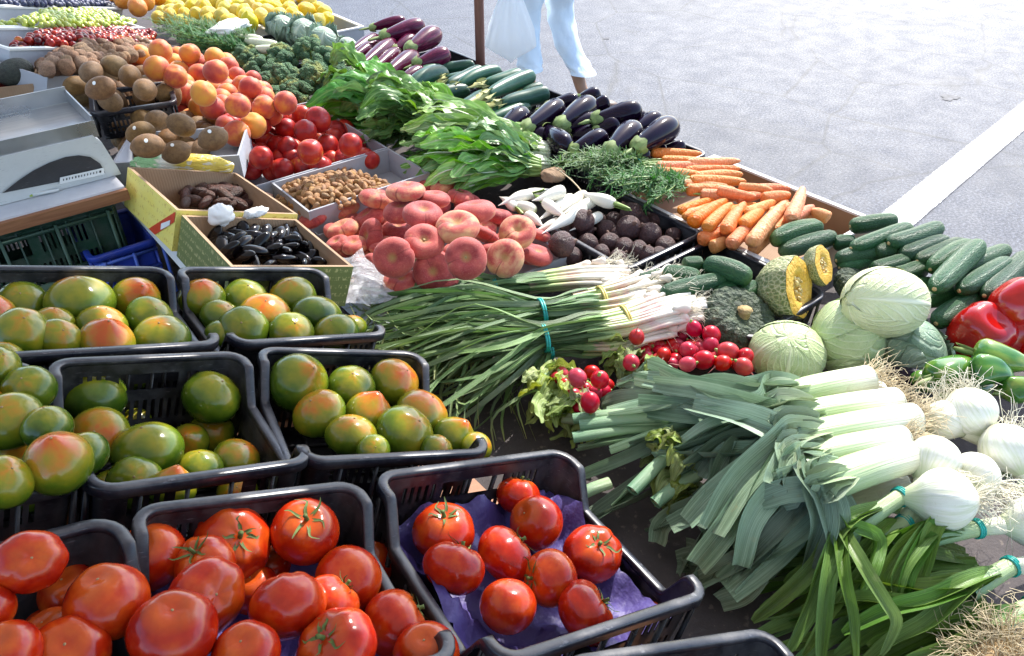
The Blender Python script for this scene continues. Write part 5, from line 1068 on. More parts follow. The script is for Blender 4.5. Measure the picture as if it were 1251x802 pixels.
# broccoli
def broccoli_meshes(seed):
    r = random.Random(seed); b = MB(); s = MB()
    for k in range(46):
        a = r.uniform(0, 6.28); q = math.sqrt(r.uniform(0, 1)); c = (.8*q*math.cos(a), .8*q*math.sin(a), .55*math.sqrt(max(0, 1-q*q*.9))-.25+r.uniform(-.06, .06)); R = r.uniform(.17, .30)
        def fn(th, ph, c=c, R=R, k=k):
            x, y, z = sph(th, ph); w = 1+wob(x, y, z, seed*50+k, .10, 6); return c[0]+x*w*R, c[1]+y*w*R, c[2]+z*w*R*.85
        b.blob(fn, 12, 8)
    s.tube([(0, 0, -.95), (0, 0, -.4), (0, 0, 0)], [.28, .30, .42], 10)
    for k in range(8):
        a = 2*PI*k/8; s.tube(spline([(0, 0, -.5), (.35*math.cos(a), .35*math.sin(a), -.3), (.6*math.cos(a), .6*math.sin(a), .05)], 6), [.14, .13, .12, .11, .1, .1], 6)
    return b.mesh('florets', MT['broccoli_floret']), s.mesh('stalk', MT['green_stalk'])
BR = []
for k in range(3):
    f_, s_m = broccoli_meshes(k+1); BR.append((f_, s_m))
brs = []
for i, (px, py, d, z) in enumerate([(318, 82, 40, .80), (345, 68, 40, .82), (372, 60, 42, .83), (400, 74, 42, .83), (352, 95, 44, .82), (385, 92, 46, .83), (330, 100, 40, .80), (412, 92, 34, .80), (365, 112, 44, .80), (338, 120, 36, .79), (400, 112, 36, .79), (300, 70, 34, .80)]):
    p = at(px, py, z); f_, s_m = BR[i % 3]; t = empty('broccoli', M=TRS(p, tilt_q((U(-.7, .3), U(-.9, .0), 1), U(0, 6)), d/2*mpp(p)*1.05)); tag(t, None, 'broccoli', 'broccoli heads'); obj('florets', f_, t); obj('stalk', s_m, t); brs.append(t)
row_labels(brs, 'dark green broccoli head', 'of the group behind the peaches', 10)
# dill along the back
def frond_bunch(name, base, tip, n, spread, up, leaf_mat, stalk_mat, label, cat, seed, leafl=.02, lr=.0011, droop=.3, per=16, group=None):
    r = random.Random(seed); base, tip = v3(base), v3(tip); ax = tip-base; L = np.linalg.norm(ax); ax /= L; sd = np.cross(ax, [0, 0, 1.0]); sd /= np.linalg.norm(sd); t = empty(name, tuple(base)); tag(t, label, cat, group)
    lb, sb = MB(), MB()
    for k in range(n):
        q = r.uniform(-1, 1); h = r.uniform(0, 1); l = L*r.uniform(.6, 1.08)
        d = ax+sd*q*spread/L+np.array([0, 0, (h-.2)*up/L*1.5]); pts = [base+np.array([0, 0, .01+h*.02]), base+d*l*.5+np.array([0, 0, .3*up*h]), base+d*l+sd*r.gauss(0, .012)+np.array([0, 0, -droop*up*r.random()])]
        path = spline(pts, 12); sb.tube(path, np.linspace(.0018, .0007, 12), 4, False)
        for j in range(per):
            u = r.uniform(.3, 1); i = min(10, int(u*11)); p = path[i]+(path[i+1]-path[i])*(u*11-i); ll = leafl*r.uniform(.5, 1.2)*(1.25-u*.5)
            dirv = (path[i+1]-path[i])/np.linalg.norm(path[i+1]-path[i])*r.uniform(.2, 1)+sd*r.uniform(-1, 1)+np.array([0, 0, r.uniform(-.5, .9)]); dirv /= np.linalg.norm(dirv)
            c2 = p+dirv*ll; lb.ribbon([p, (p+c2)/2+np.array([0, 0, .1*ll]), c2], [lr*1.5, lr*2.6, lr*.6], fold=.2, nx=3)
            for _ in range(2):
                d3 = dirv+np.array([r.gauss(0, .7), r.gauss(0, .7), r.gauss(0, .5)]); m_ = p+dirv*ll*r.uniform(.3, .7); lb.ribbon([m_, m_+d3*ll*.25, m_+d3*ll*.5], [lr*1.2, lr*2, lr*.5], fold=.2, nx=3)
    obj('fronds', lb.mesh(name+'_fronds', leaf_mat, True, tuple(base)), t); obj('stalks', sb.mesh(name+'_stalks', stalk_mat, True, tuple(base)), t); return t
frond_bunch('dill_bunch', at(345, 66, .78), at(200, 34, .83), 80, .07, .05, MT['dill_green'], MT['green_stalk'], 'feathery dark green dill bunch below the lemons', 'dill', 1, .035, .0014, group='dill bunches')
frond_bunch('dill_bunch', at(330, 75, .76), at(215, 52, .81), 70, .06, .05, MT['dill_green'], MT['green_stalk'], 'feathery dill bunch hanging nearest the apricots', 'dill', 2, .035, .0014, group='dill bunches')
# pale stalk ends behind the broccoli, paper, artichoke-like pale heads
for i, (x1_, y1_, x2_, y2_) in enumerate(((300, 50, 338, 56), (312, 60, 350, 60), (285, 46, 320, 50))):
    p1, p2 = at(x1_, y1_, .82), at(x2_, y2_, .82); o = Kind('fennel_stalk', long_mesh('fennel_stalk', MT['chard_stalk'], [(0, 0), (.02, .6), (.2, .8), (.8, 1), (.97, .8), (1, 0)], .1, 12, 10, i)).put(along(p1, p2, .018), 'pale fennel stalk, %s of three lying above the broccoli' % ('middle', 'lowest', 'topmost')[i], 'fennel', 'pale fennel stalks')
o = obj('paper_sheet', crumple(None, .10, .05, .02, 77, MT['paper_white'], 'paper_sheet'), None, Matrix.Translation(at(278, 34, .845)) @ Matrix.Rotation(.4, 4, 'Z')); tag(o, 'crumpled white wrapping paper below the lemons', 'paper')
def cabbage_parts(seed, inner, outer, wraps=5, open_=.12, sq=(1, 1, .86), inner_sq=None, lw=(.8, 1.05), cov=(.9, 1.35)):
    r = random.Random(seed); b = MB()
    def core(th, ph):
        x, y, z = sph(th, ph); w = 1+wob(x, y, z, seed, .03, 2); return x*w*.95*sq[0], y*w*.95*sq[1], z*w*.95*sq[2]
    b.blob(core, 30, 22); core_me = b.mesh('head', inner)
    for lp in core_me.loops:
        pass
    leaves = []
    for k in range(wraps):
        n1, n2 = 20, 15; P = np.zeros((n1, n2, 3)); a0 = 2*PI*k/wraps+r.uniform(-.4, .4); rad = .985+.007*k; cover = r.uniform(*cov); wd = r.uniform(*lw)
        for i in range(n1):
            u = i/(n1-1)
            for j in range(n2):
                v = j/(n2-1)*2-1; th = PI*.93-u*cover*2.0; half = wd*math.sin(PI*min(1, u*.84+.12))**.5; ph = v*half
                # direction on the sphere: from the bottom over the side
                x = math.sin(th)*math.cos(ph); y = math.sin(ph)*math.sin(th) + .0; z = math.cos(th)
                e = max(abs(v)**4, (u**5)); R = rad+open_*e*(1+.5*math.sin(9*v+seed+k)+.4*math.sin(14*u+k))+.012*math.sin(20*v)*u
                X_, Y_, Z_ = x*R, y*R, z*R
                P[i, j] = ((X_*math.cos(a0)-Y_*math.sin(a0))*sq[0], (X_*math.sin(a0)+Y_*math.cos(a0))*sq[1], Z_*sq[2])
        leaves.append(MB().grid(P).mesh('wrapper_leaf', outer))
    return core_me, leaves
def put_cabbage(px, py, d, z, parts, axis, label, rx=1.0, spin=0.0, kname='cabbage', group='cabbages'):
    p = at(px, py, z); s = d/2*mpp(p); t = empty(kname, M=TRS(p, tilt_q(axis, spin), (s, s, s*rx))); tag(t, label, 'cabbage', group)
    obj('head', parts[0], t)
    for l in parts[1]: obj('wrapper_leaf', l, t)
    return t
put_cabbage(962, 432, 92, .735, cabbage_parts(1, MT['cabbage_leaf'], MT['cabbage_leaf'], 4, .006, lw=(.95, 1.2)), (-.2, -.1, 1), 'round pale green cabbage directly behind the leek shafts', .85, .5)
put_cabbage(1038, 416, 96, .745, cabbage_parts(2, MT['cabbage_leaf'], MT['cabbage_leaf'], 5, .07), (.5, -.75, .6), 'cabbage with loose veined blue-green outer leaves, between two others', 1.0, 1.2)
put_cabbage(1081, 369, 88, .83, cabbage_parts(3, MT['cabbage_white'], MT['cabbage_white'], 3, .004, (1, 1, 1), None, (1.0, 1.2), (1.2, 1.4)), (.93, -.42, -.28), 'smooth whitish oval cabbage lying on top of the other cabbages', 1.3, .4)
put_cabbage(1118, 428, 86, .725, cabbage_parts(4, MT['cabbage_dark'], MT['cabbage_blue'], 5, .12), (.3, -.6, .7), 'dark grey-green cabbage with ragged leaves beside the peppers', .95, 2.0)
for i, (px, py, d, lab) in enumerate(((372, 40, 36, 'pale grey-green leafy head behind the broccoli'), (395, 48, 34, 'loose pale leafy head beside the streaked eggplants'), (345, 34, 32, 'pale leafy head just below the lemons'), (425, 58, 26, 'small pale leafy head against the eggplant stalks'))):
    put_cabbage(px, py, d, .80, cabbage_parts(20+i, MT['cabbage_blue'], MT['cabbage_blue'], 7, .25, (1, 1, .9), None, (.5, .7), (.8, 1.2)), (U(-.4, .4), -.5, 1), lab, 1, U(0, 6), 'leafy_head', 'pale leafy heads at the far end')

# squashes
def cut_squash():
    b = MB(); n = 30; m = 20; P = np.zeros((m, n, 3))
    for i in range(m):
        th = (i/(m-1))*(PI*.56)
        for j in range(n):
            a = 2*PI*j/n; r = 1+.035*math.cos(8*a)*math.sin(th)+.02*math.sin(5*a+3*th); P[i, j] = (-math.cos(th)*.95*r if False else -.95*math.cos(th)*r, math.sin(th)*math.cos(a)*r, math.sin(th)*math.sin(a)*r*1.05)
    b.grid(P, True); rind = b.mesh('rind', MT['squash_rind'])
    edge = P[-1]; x0 = edge[:, 0].mean(); f = MB(); rings = []
    for k, (rr, dx) in enumerate(((.985, .0), (.9, .015), (.7, .02), (.52, .01), (.46, -.06), (.3, -.14), (.02, -.16))):
        rings.append(np.column_stack([np.full(n, x0+.004+dx), edge[:, 1]*rr, edge[:, 2]*rr*(.8+.2*rr)]))
    f.grid(np.array(rings), True); flesh = f.mesh('flesh', MT['squash_flesh'])
    s = MB(); r = random.Random(5)
    for k in range(26):
        a = r.uniform(0, 6.28); q = .42*math.sqrt(r.random()); c = (x0-.07+r.uniform(-.02, .05), q*math.cos(a), q*math.sin(a)); sz = r.uniform(.05, .1)
        s.blob(lambda th, ph, c=c, sz=sz: (c[0]+.6*sz*np.sin(th)*np.cos(ph), c[1]+sz*np.sin(th)*np.sin(ph)*.6, c[2]+sz*np.cos(th)*1.3), 8, 6)
    return rind, flesh, s.mesh('seeds', MT['squash_pulp'])
rind, flesh, seeds = cut_squash()
def squash(px, py, d, z, face, spin, label, rx=1.0):
    p = at(px, py, z); s = d/2*mpp(p); q = Vector(face).normalized().to_track_quat('X', 'Z') @ Quaternion((1, 0, 0), spin)
    t = empty('cut_squash', M=TRS(p, q, (s*rx, s, s))); tag(t, label, 'squash', 'cut yellow squashes'); obj('rind', rind, t); fl = obj('flesh', flesh, t); obj('seeds', seeds, fl)
squash(968, 352, 76, .775, (.22, -.84, .42), .5, 'large half squash with warty rind and cut yellow seed face', 1.25)
squash(1003, 324, 50, .79, (.25, -.80, .5), 1.0, 'smaller yellow cut squash piece behind the large half', .8)
def ribbed(seed, ribs=10, hole=.35):
    return fruit_mesh('ribbed_squash', MT['dark_squash_rind'], seed, (1, 1, .62), ribs*2, .0, .3, .4, 0, .03, 2.0, nu=60, nv=24)
def rib_fn(th, ph):
    x, y, z = sph(th, ph); r = 1-.14*np.abs(np.sin(5.5*ph))**8*np.sin(th)+wob(x, y, z, 4, .03, 3); r = r-.05*np.cos(11*ph)*np.sin(th); return x*r, y*r, z*r*.6-.28*np.exp(-(th/.45)**2)
rm = fixn(MB().blob(rib_fn, 88, 26).mesh('dark_squash', MT['dark_squash_rind']))
stemm = fixn(MB().tube(spline([(0, 0, .2), (.02, .02, .34), (.06, .05, .46)], 6), [.2, .17, .15, .15, .16, .19], 9).mesh('stem', MT['squash_stem']))
for px, py, d, ax, lab in ((902, 394, 100, (-.05, -.45, 1), 'dark ribbed squash with a corky stem, behind the radishes'), (1046, 350, 60, (.2, -.3, 1), 'dark ribbed squash half hidden behind the whitish cabbage')):
    p = at(px, py, .735); Kind('ribbed_squash', rm, [('stem', stemm)]).put(TRS(p, tilt_q(ax, 1.0), d/2*mpp(p)), lab, 'squash')
# peppers
def pep_fn(seed):
    def fn(th, ph):
        x, y, z = sph(th, ph); lob = np.abs(np.cos(2*ph+seed))**.6; r = 1+.16*(lob-.6)*np.sin(th)+wob(x, y, z, seed, .05, 1.6); zz = np.sign(z)*np.abs(z)**.75
        return x*r*(.95-.1*z*-1), y*r*(.95+.1*z), zz*1.12-.25*np.exp(-(th/.4)**2)+.22*np.exp(-((PI-th)/.35)**2)
    return fn
pstem = fixn(MB().tube(spline([(0, 0, .78), (.02, 0, 1.0), (.12, .05, 1.25)], 6), [.2, .13, .1, .1, .11, .13], 8).mesh('stem', MT['eggplant_cap']))
pp = [Kind('red_pepper', fixn(MB().blob(pep_fn(k), 40, 28).mesh('red_pepper', MT['red_pepper_skin'])), [('stem', pstem)]) for k in (1, 2)]
for i, (px, py, d, z, ax, lab) in enumerate(((1197, 408, 70, .75, (-.15, -.4, 1), 'largest glossy red pepper, in front beside the dark cucumbers'), (1246, 374, 64, .80, (.6, -.3, .5), 'bright red pepper on top, cut by the right edge of view'), (1240, 412, 62, .745, (.2, .4, 1), 'shaded red pepper between the two larger ones'), (1262, 430, 50, .735, (.2, .4, 1), 'small red pepper low at the right edge'))):
    p = at(px, py, z); pp[i % 2].put(TRS(p, tilt_q(ax, i*1.1), d/2*mpp(p)), lab, 'pepper', 'red peppers', skip=('stem',) if i != 1 else ())
gp = [Kind('green_pepper', long_mesh('green_pepper', MT['green_pepper_skin'], [(0, 0), (.02, .45), (.07, .8), (.18, 1), (.4, .95), (.65, .78), (.85, .52), (.96, .25), (1, 0)], .3, 26, 20, 150+k, .06, 3, .10), [('stem', fixn(MB().tube(spline([(.03, 0, 0), (-.05, .1, .1), (-.14, .3, .1)], 5), [.4, .22, .17, .17, .22], 8).mesh('stem', MT['eggplant_cap'])))]) for k in range(3)]
for i, (x1_, y1_, x2_, y2_, d_, z_, lab) in enumerate(((1188, 428, 1262, 448, 38, .785, 'dark green curved pepper lying under the red peppers'), (1182, 456, 1240, 462, 40, .775, 'pale streaked green pepper behind the onion roots'), (1134, 462, 1186, 440, 36, .765, 'yellow-green pepper resting beside the ragged cabbage'), (1120, 458, 1140, 478, 26, .745, 'small bright green pepper next to the leek roots'), (1224, 476, 1270, 470, 34, .765, 'dark green pepper at the right edge below the others'), (1160, 480, 1215, 470, 30, .735, 'green pepper half covered by onion roots'))):
    p1, p2 = at(x1_, y1_, z_), at(x2_, y2_, z_); gp[i % 3].put(along(p1, p2, d_/2*mpp((p1+p2)/2)), lab, 'pepper', 'green peppers')
p1, p2 = at(1082, 452, .74), at(1128, 466, .735); eg[1].put(along(p1, p2, .021), 'small black eggplant tucked between cabbage and leek roots', 'eggplant', skip=('cap',))

# radishes
rd = [Kind('radish', fruit_mesh('radish', MT['radish_skin'], 160+k, (1, .96, 1.08), wamp=.04, tip=0), [('tail', fixn(MB().tube(spline([(0, 0, -.95), (.05, .03, -1.25), (.2, .1, -1.7), (.25, .3, -2.2)], 8), [.2, .14, .09, .06, .045, .035, .03, .02], 6).mesh('tail', simple('radish_tail', (.6, .2, .2), .5)))), ('stub', fixn(MB().tube(spline([(0, 0, .95), (.05, .1, 1.3)], 4), [.3, .22, .16, .13], 7).mesh('stub', MT['green_stalk'])))]) for k in range(3)]
RA1 = [(778, 412, 22), (795, 411, 19), (793, 423, 20), (759, 427, 19), (771, 443, 23), (832, 410, 19), (848, 402, 22), (869, 409, 25), (868, 421, 21), (889, 430, 28), (860, 440, 27), (883, 444, 23), (908, 448, 25), (911, 435, 22), (840, 427, 22), (811, 434, 21), (806, 423, 17), (821, 422, 19), (896, 420, 19), (840, 445, 22), (825, 440, 19), (875, 430, 20), (790, 436, 19), (855, 425, 18), (920, 446, 20)]
RA2 = [(680, 462, 18), (712, 488, 20), (742, 470, 18), (728, 480, 20), (706, 498, 18), (705, 462, 26), (723, 455, 21), (733, 464, 26), (687, 457, 19), (699, 483, 22), (721, 492, 28), (737, 478, 19), (715, 475, 20), (690, 470, 17)]
RA1 += [(x_+4*math.sin(x_), 436+10*math.sin(x_*1.7), 18) for x_ in range(764, 916, 9)]+[(780+8*i, 424+5*math.sin(i*2), 17) for i in range(14)]
ras = place(RA1, rd, .032, .715, .765, 'radish', 'red radishes behind the leeks', lambda: tilt_q((U(-1, 1), U(-1, 1), U(-.8, .8)), U(0, 6))); row_labels(ras, 'bright red radish', 'of the long heap behind the leeks', 9)
ras2 = place(RA2, rd, .033, .745, .785, 'radish', 'red radishes in the small leafy bunch', lambda: tilt_q((U(-1, 1), U(-1, 1), U(-.8, .8)), U(0, 6))); row_labels(ras2, 'red radish', 'of the small bunch on yellowing leaves', 10)
for i, (bx, by, tx, ty, n, lab) in enumerate(((715, 470, 652, 482, 16, 'yellowing radish leaves fanned left of the small radish bunch'), (715, 480, 676, 545, 18, 'yellow-green radish leaves drooping in front of the small bunch'), (705, 470, 655, 520, 14, 'radish leaves tucked beneath the small bunch'), (790, 440, 750, 470, 8, 'green radish leaves where the two radish heaps meet'))):
    leafy('radish_greens', n+6, at(bx, by, .685), at(tx, ty, .70), .06, .034, MT['green_stalk'], MT['radish_leaf'], lab, 'radish leaves', 'radish leaves', 30+i, .035, .3, .45, .0018)
# white radishes
wr = [Kind('white_radish', long_mesh('white_radish', MT['white_radish_skin'], [(0, 0), (.015, .5), (.08, .85), (.22, 1), (.42, .9), (.6, .62), (.75, .36), (.88, .16), (1, .03)], [.2, -.15, .1][k], 16, 16, 170+k, .05), [('leaf_stub', fixn(MB().tube(spline([(.02, 0, 0), (-.06, .1, .1), (-.14, .2, 0)], 4), [.5, .42, .36, .3], 7).mesh('leaf_stub', MT['green_stalk'])))]) for k in range(3)]
WR = [(650, 237, 613, 250, 15, .775), (690, 232, 654, 244, 18, .79), (655, 258, 618, 248, 16, .765), (664, 246, 690, 264, 15, .78), (642, 262, 662, 276, 15, .76), (715, 252, 668, 282, 19, .775), (752, 250, 712, 236, 17, .785), (716, 236, 680, 262, 16, .77), (700, 240, 660, 268, 15, .765), (630, 255, 612, 242, 14, .765), (684, 270, 655, 282, 14, .755), (728, 245, 692, 262, 15, .77), (640, 240, 672, 232, 14, .77), (735, 262, 700, 280, 14, .755)]
wrs = []
for i, (x1_, y1_, x2_, y2_, d_, z_) in enumerate(WR):
    p1, p2 = at(x1_, y1_, z_), at(x2_, y2_, z_-.004); wrs.append(wr[i % 3].put(along(p1, p2+(p2-p1)*.12, d_*.5*mpp((p1+p2)/2)), None, 'radish', 'white radishes', skip=() if i % 3 == 0 else ('leaf_stub',)))
row_labels(wrs, 'white radish', 'of the pile behind the beets', 9)
pth = [at(680, 206, .80), at(700, 222, .805), at(712, 238, .80), at(705, 250, .80), at(690, 262, .795)]
tag(obj('string', MB().tube(spline(pth, 16), .0016, 6).mesh('string', MT['string'], True, tuple(pth[0])), None, Matrix.Translation(pth[0])), 'pale string looping from the chard over the white radishes', 'string')
for i, (px, py, sz, lab) in enumerate(((676, 214, .035, 'torn brown cardboard flap between chard and carrot tops'), (548, 134, .022, 'torn cardboard corner beside the zucchini stalks'), (562, 145, .016, 'smaller torn cardboard corner right of the zucchini stalks'))):
    p = at(px, py, .765); tag(obj('card_scrap', crumple(None, sz, sz*.8, sz*.45, 200+i, MT['cardboard'], 'card_scrap'), None, Matrix.Translation(p)), lab, 'cardboard', 'torn cardboard scraps')
# carrot bunches with tops
def carrot_bunch(cs, tie, tips, label, seed, n):
    r = random.Random(seed); o = at(*tie, .785); t = empty('carrot_bunch', tuple(o)); tag(t, label, 'carrot bunch', 'carrot bunches with leaves')
    for i, (x1_, y1_, x2_, y2_, d_) in enumerate(cs):
        p1, p2 = at(x1_, y1_, .785+.006*(i % 3)), at(x2_, y2_, .785+.004*(i % 2)); c = obj('carrot', ca[i % 3].me, t); c.matrix_local = local(t) @ along(p1, p2, d_*.68*mpp(p1))
        c2 = obj('crown', ca[i % 3].parts[0][1], c)
    lb, sb = MB(), MB()
    for k in range(n):
        tx, ty = random.Random(seed*100+k).choice(tips); tp = v3(at(tx+r.gauss(0, 13), ty+r.gauss(0, 8), .775+r.uniform(-.03, .05))); b0 = v3(at(cs[k % len(cs)][0], cs[k % len(cs)][1], .785))
        path = spline([b0, b0*.5+v3(o)*.5+np.array([0, 0, .008]), v3(o)+np.array([r.gauss(0, .006), r.gauss(0, .006), r.uniform(-.005, .012)]), v3(o)*.5+tp*.5+np.array([r.gauss(0, .01), r.gauss(0, .01), .015]), tp], 16)
        sb.tube(path, np.linspace(.0026, .0009, 16), 5, False)
        for j in range(26):
            u = r.uniform(.5, 1); i = min(14, int(u*15)); p = path[i]+(path[i+1]-path[i])*(u*15-i); tg = path[i+1]-path[i]; tg /= np.linalg.norm(tg); dv = tg*r.uniform(.2, 1)+np.array([r.gauss(0, .6), r.gauss(0, .6), r.gauss(.1, .4)]); dv /= np.linalg.norm(dv); ll = r.uniform(.012, .028)
            lb.ribbon([p, p+dv*ll*.5, p+dv*ll], [.002, .0035, .0012], fold=.3, nx=3)
            for _ in range(2):
                m_ = p+dv*ll*r.uniform(.3, .9); d3 = dv+np.array([r.gauss(0, .8), r.gauss(0, .8), r.gauss(0, .5)]); lb.ribbon([m_, m_+d3*.005, m_+d3*.010], [.0015, .0032, .001], fold=.3, nx=3)
    obj('leaves', lb.mesh('carrot_leaves', MT['carrot_top'], True, tuple(o)), t); obj('stalks', sb.mesh('carrot_stalks', MT['green_stalk'], True, tuple(o)), t)
    n_ = 14; P = [v3(o)+np.array([.0, .016*math.cos(a), .014*math.sin(a)+.004]) for a in np.linspace(0, 2*PI, n_)]
    obj('tie', MB().tube(P, .0025, 5, False).mesh('tie', MT['tie_teal'], True, tuple(o)), t)
carrot_bunch([(795, 187, 858, 188, 10), (808, 196, 880, 199, 10), (802, 205, 872, 203, 12), (835, 210, 905, 206, 11), (800, 212, 860, 214, 12), (840, 200, 905, 197, 10)], (778, 202), [(700, 190), (712, 200), (730, 192), (745, 205), (690, 198), (760, 200)], 'carrot bunch with feathery tops against the black eggplants', 1, 60)
carrot_bunch([(848, 218, 908, 213, 12), (838, 232, 900, 232, 12), (842, 222, 912, 222, 12), (855, 238, 915, 240, 12), (834, 226, 890, 228, 11)], (826, 224), [(745, 218), (765, 222), (780, 228), (790, 240), (730, 214), (770, 236), (800, 235)], 'carrot bunch with feathery tops resting in the cardboard tray', 2, 60)

# ------------------------------------------------------------------ young garlic bunches
def garlic_bunch(bulb, mid, tie, tip, label, seed, n=34, wb=.045, wt=.05, wtip=.10, zs=(.725, .745, .74, .70), tiecol='tie_teal', tie2=None, tipdrop=0.0, nb=11):
    r = random.Random(seed); B_, M_, T_, E_ = (v3(at(*p, z)) for p, z in zip((bulb, mid, tie, tip), zs)); t = empty('garlic_bunch', tuple(B_)); tag(t, label, 'young garlic', 'bunches of young garlic')
    ax = B_-E_; ax[2] = 0; ax /= np.linalg.norm(ax); sd = np.cross(ax, [0, 0, 1.0]); sb, lb = MB(), MB(); nbul = 0
    for k in range(n):
        a = r.uniform(0, 6.28); q = math.sqrt(r.random()); ca_, sa = math.cos(a)*q, math.sin(a)*q*.7
        b0 = B_+sd*wb*ca_*1.2+np.array([0, 0, wb*sa*.6])+ax*r.uniform(-.06, .03); m0 = M_+sd*wb*ca_*.9+np.array([0, 0, wb*sa*.6]); t0 = T_+sd*wt*ca_*.55+np.array([0, 0, wt*sa*.55])
        ps = spline([b0, (b0+m0)/2+np.array([0, 0, .004]), m0, m0*.45+t0*.55], 12); sb.tube(ps, np.linspace(.0058, .0046, 12)*r.uniform(.8, 1.15), 6, False)
        nb_l = 2 if k % 2 else 3
        for j in range(nb_l):
            e0 = E_+sd*(wtip*(ca_*.8+r.gauss(0, .5)))+ax*r.uniform(-.05, .12)+np.array([0, 0, wt*sa*.5+r.uniform(-.01, .03)-tipdrop*r.random()])
            mid2 = t0*.5+e0*.5+np.array([0, 0, r.uniform(.005, .03)])+sd*r.gauss(0, .026)
            s0 = m0*.5+t0*.5+sd*r.gauss(0, .004)+np.array([0, 0, r.uniform(-.004, .008)])
            tail = e0+(e0-mid2)*.25+sd*r.gauss(0, .055)+np.array([0, 0, -.02*r.random()])
            tail[2] = max(tail[2], TZ+.006); e0[2] = max(e0[2], TZ+.008)
            lb.ribbon(spline([m0*.8+t0*.2, s0, t0+np.array([0, 0, .004*j]), mid2, e0, tail], 18), np.array([.4, .8, .95, 1, 1, .95, .95, .95, .95, .9, .9, .85, .8, .7, .6, .45, .3, .12])*r.uniform(.008, .0135), fold=r.uniform(.1, .6), roll=np.linspace(0, r.gauss(0, 1.3), 18), nx=3)
    obj('stems', sb.mesh('garlic_stems', MT['garlic_stem'], True, tuple(B_)), t); obj('leaves', lb.mesh('garlic_leaves', MT['garlic_leaf'], True, tuple(B_)), t)
    for k in range(nb):
        p = B_+sd*wb*1.25*r.uniform(-1, 1)+np.array([0, 0, wb*r.uniform(-.2, .55)])+ax*r.uniform(-.055, .035); R = r.uniform(.008, .0125); d = ax+sd*r.gauss(0, .25)+np.array([0, 0, r.gauss(0, .15)]); d /= np.linalg.norm(d)
        bl = MB(); bl.tube(spline([-d*R*2.2, -d*R*.9, d*0, d*R*.8, d*R*1.05], 9), R*np.array([.45, .55, .75, .95, 1.08, 1.05, .85, .5, .1]), 12); bo = obj('bulb', bl.mesh('garlic_bulb', MT['garlic_bulb']), t); bo.location = Vector(p)-Vector(B_)
        hb = MB(); hairs(hb, d*R*.9, d, 24, .034, .9, .0006, seed*40+k, .6, disc=R*.35); obj('roots', hb.mesh('garlic_roots', MT['root_white']), bo)
    for c, mt, w_ in ((T_, tiecol, wt), ) + (((v3(at(*tie2, zs[1])), 'tie_yellow', wb*1.1),) if tie2 else ()):
        P = [c+sd*math.cos(a)*w_*.62+np.array([0, 0, 1.0])*(math.sin(a)*w_*.50) for a in np.linspace(0, 2*PI, 20)]
        for dx in (-.0022, .0022): obj('tie', MB().tube([p+ax*dx for p in P], .0024, 6, False).mesh('tie', MT[mt], True, tuple(B_)), t)
garlic_bunch((752, 338), (690, 340), (604, 352), (470, 382), 'rear young garlic bunch with white bulbs nearest the beets', 1, 30, .042, .042, .09, (.735, .74, .745, .715), 'tie_teal', None)
garlic_bunch((812, 352), (752, 366), (662, 382), (478, 412), 'young garlic bunch with teal tie, second from the flat peaches', 2, 38, .05, .05, .10, (.745, .755, .765, .72), 'tie_teal', (735, 368))
garlic_bunch((850, 368), (765, 392), (664, 412), (500, 440), 'young garlic bunch whose roots touch the dark ribbed squash', 3, 38, .05, .05, .11, (.755, .76, .77, .73), 'tie_teal', (763, 392))
garlic_bunch((800, 398), (750, 416), (668, 424), (560, 470), 'front young garlic bunch with leaf tips spilling beside the crates', 4, 34, .045, .045, .10, (.73, .735, .74, .70), 'tie_teal', None, .02)
# loose leaf tips straying on the board
for i, (a_, b__, c_) in enumerate((((600, 440), (575, 480), (560, 500)), ((640, 430), (600, 470), (588, 498)), ((570, 450), (540, 470), (520, 490)))):
    pt = spline([at(*a_, .70), at(*b__, .682), at(*c_, .672)], 14); tag(obj('garlic_leaf', MB().ribbon(pt, np.linspace(.009, .002, 14), fold=.4, roll=np.linspace(0, .9*(i-1), 14), nx=3).mesh('garlic_leaf', MT['garlic_leaf'], True, tuple(pt[0])), None, Matrix.Translation(Vector(pt[0]))), 'stray garlic leaf on the dark board, %s of the three below the bunches' % ('middle', 'rightmost', 'leftmost')[i], 'leaf', 'stray garlic leaves')

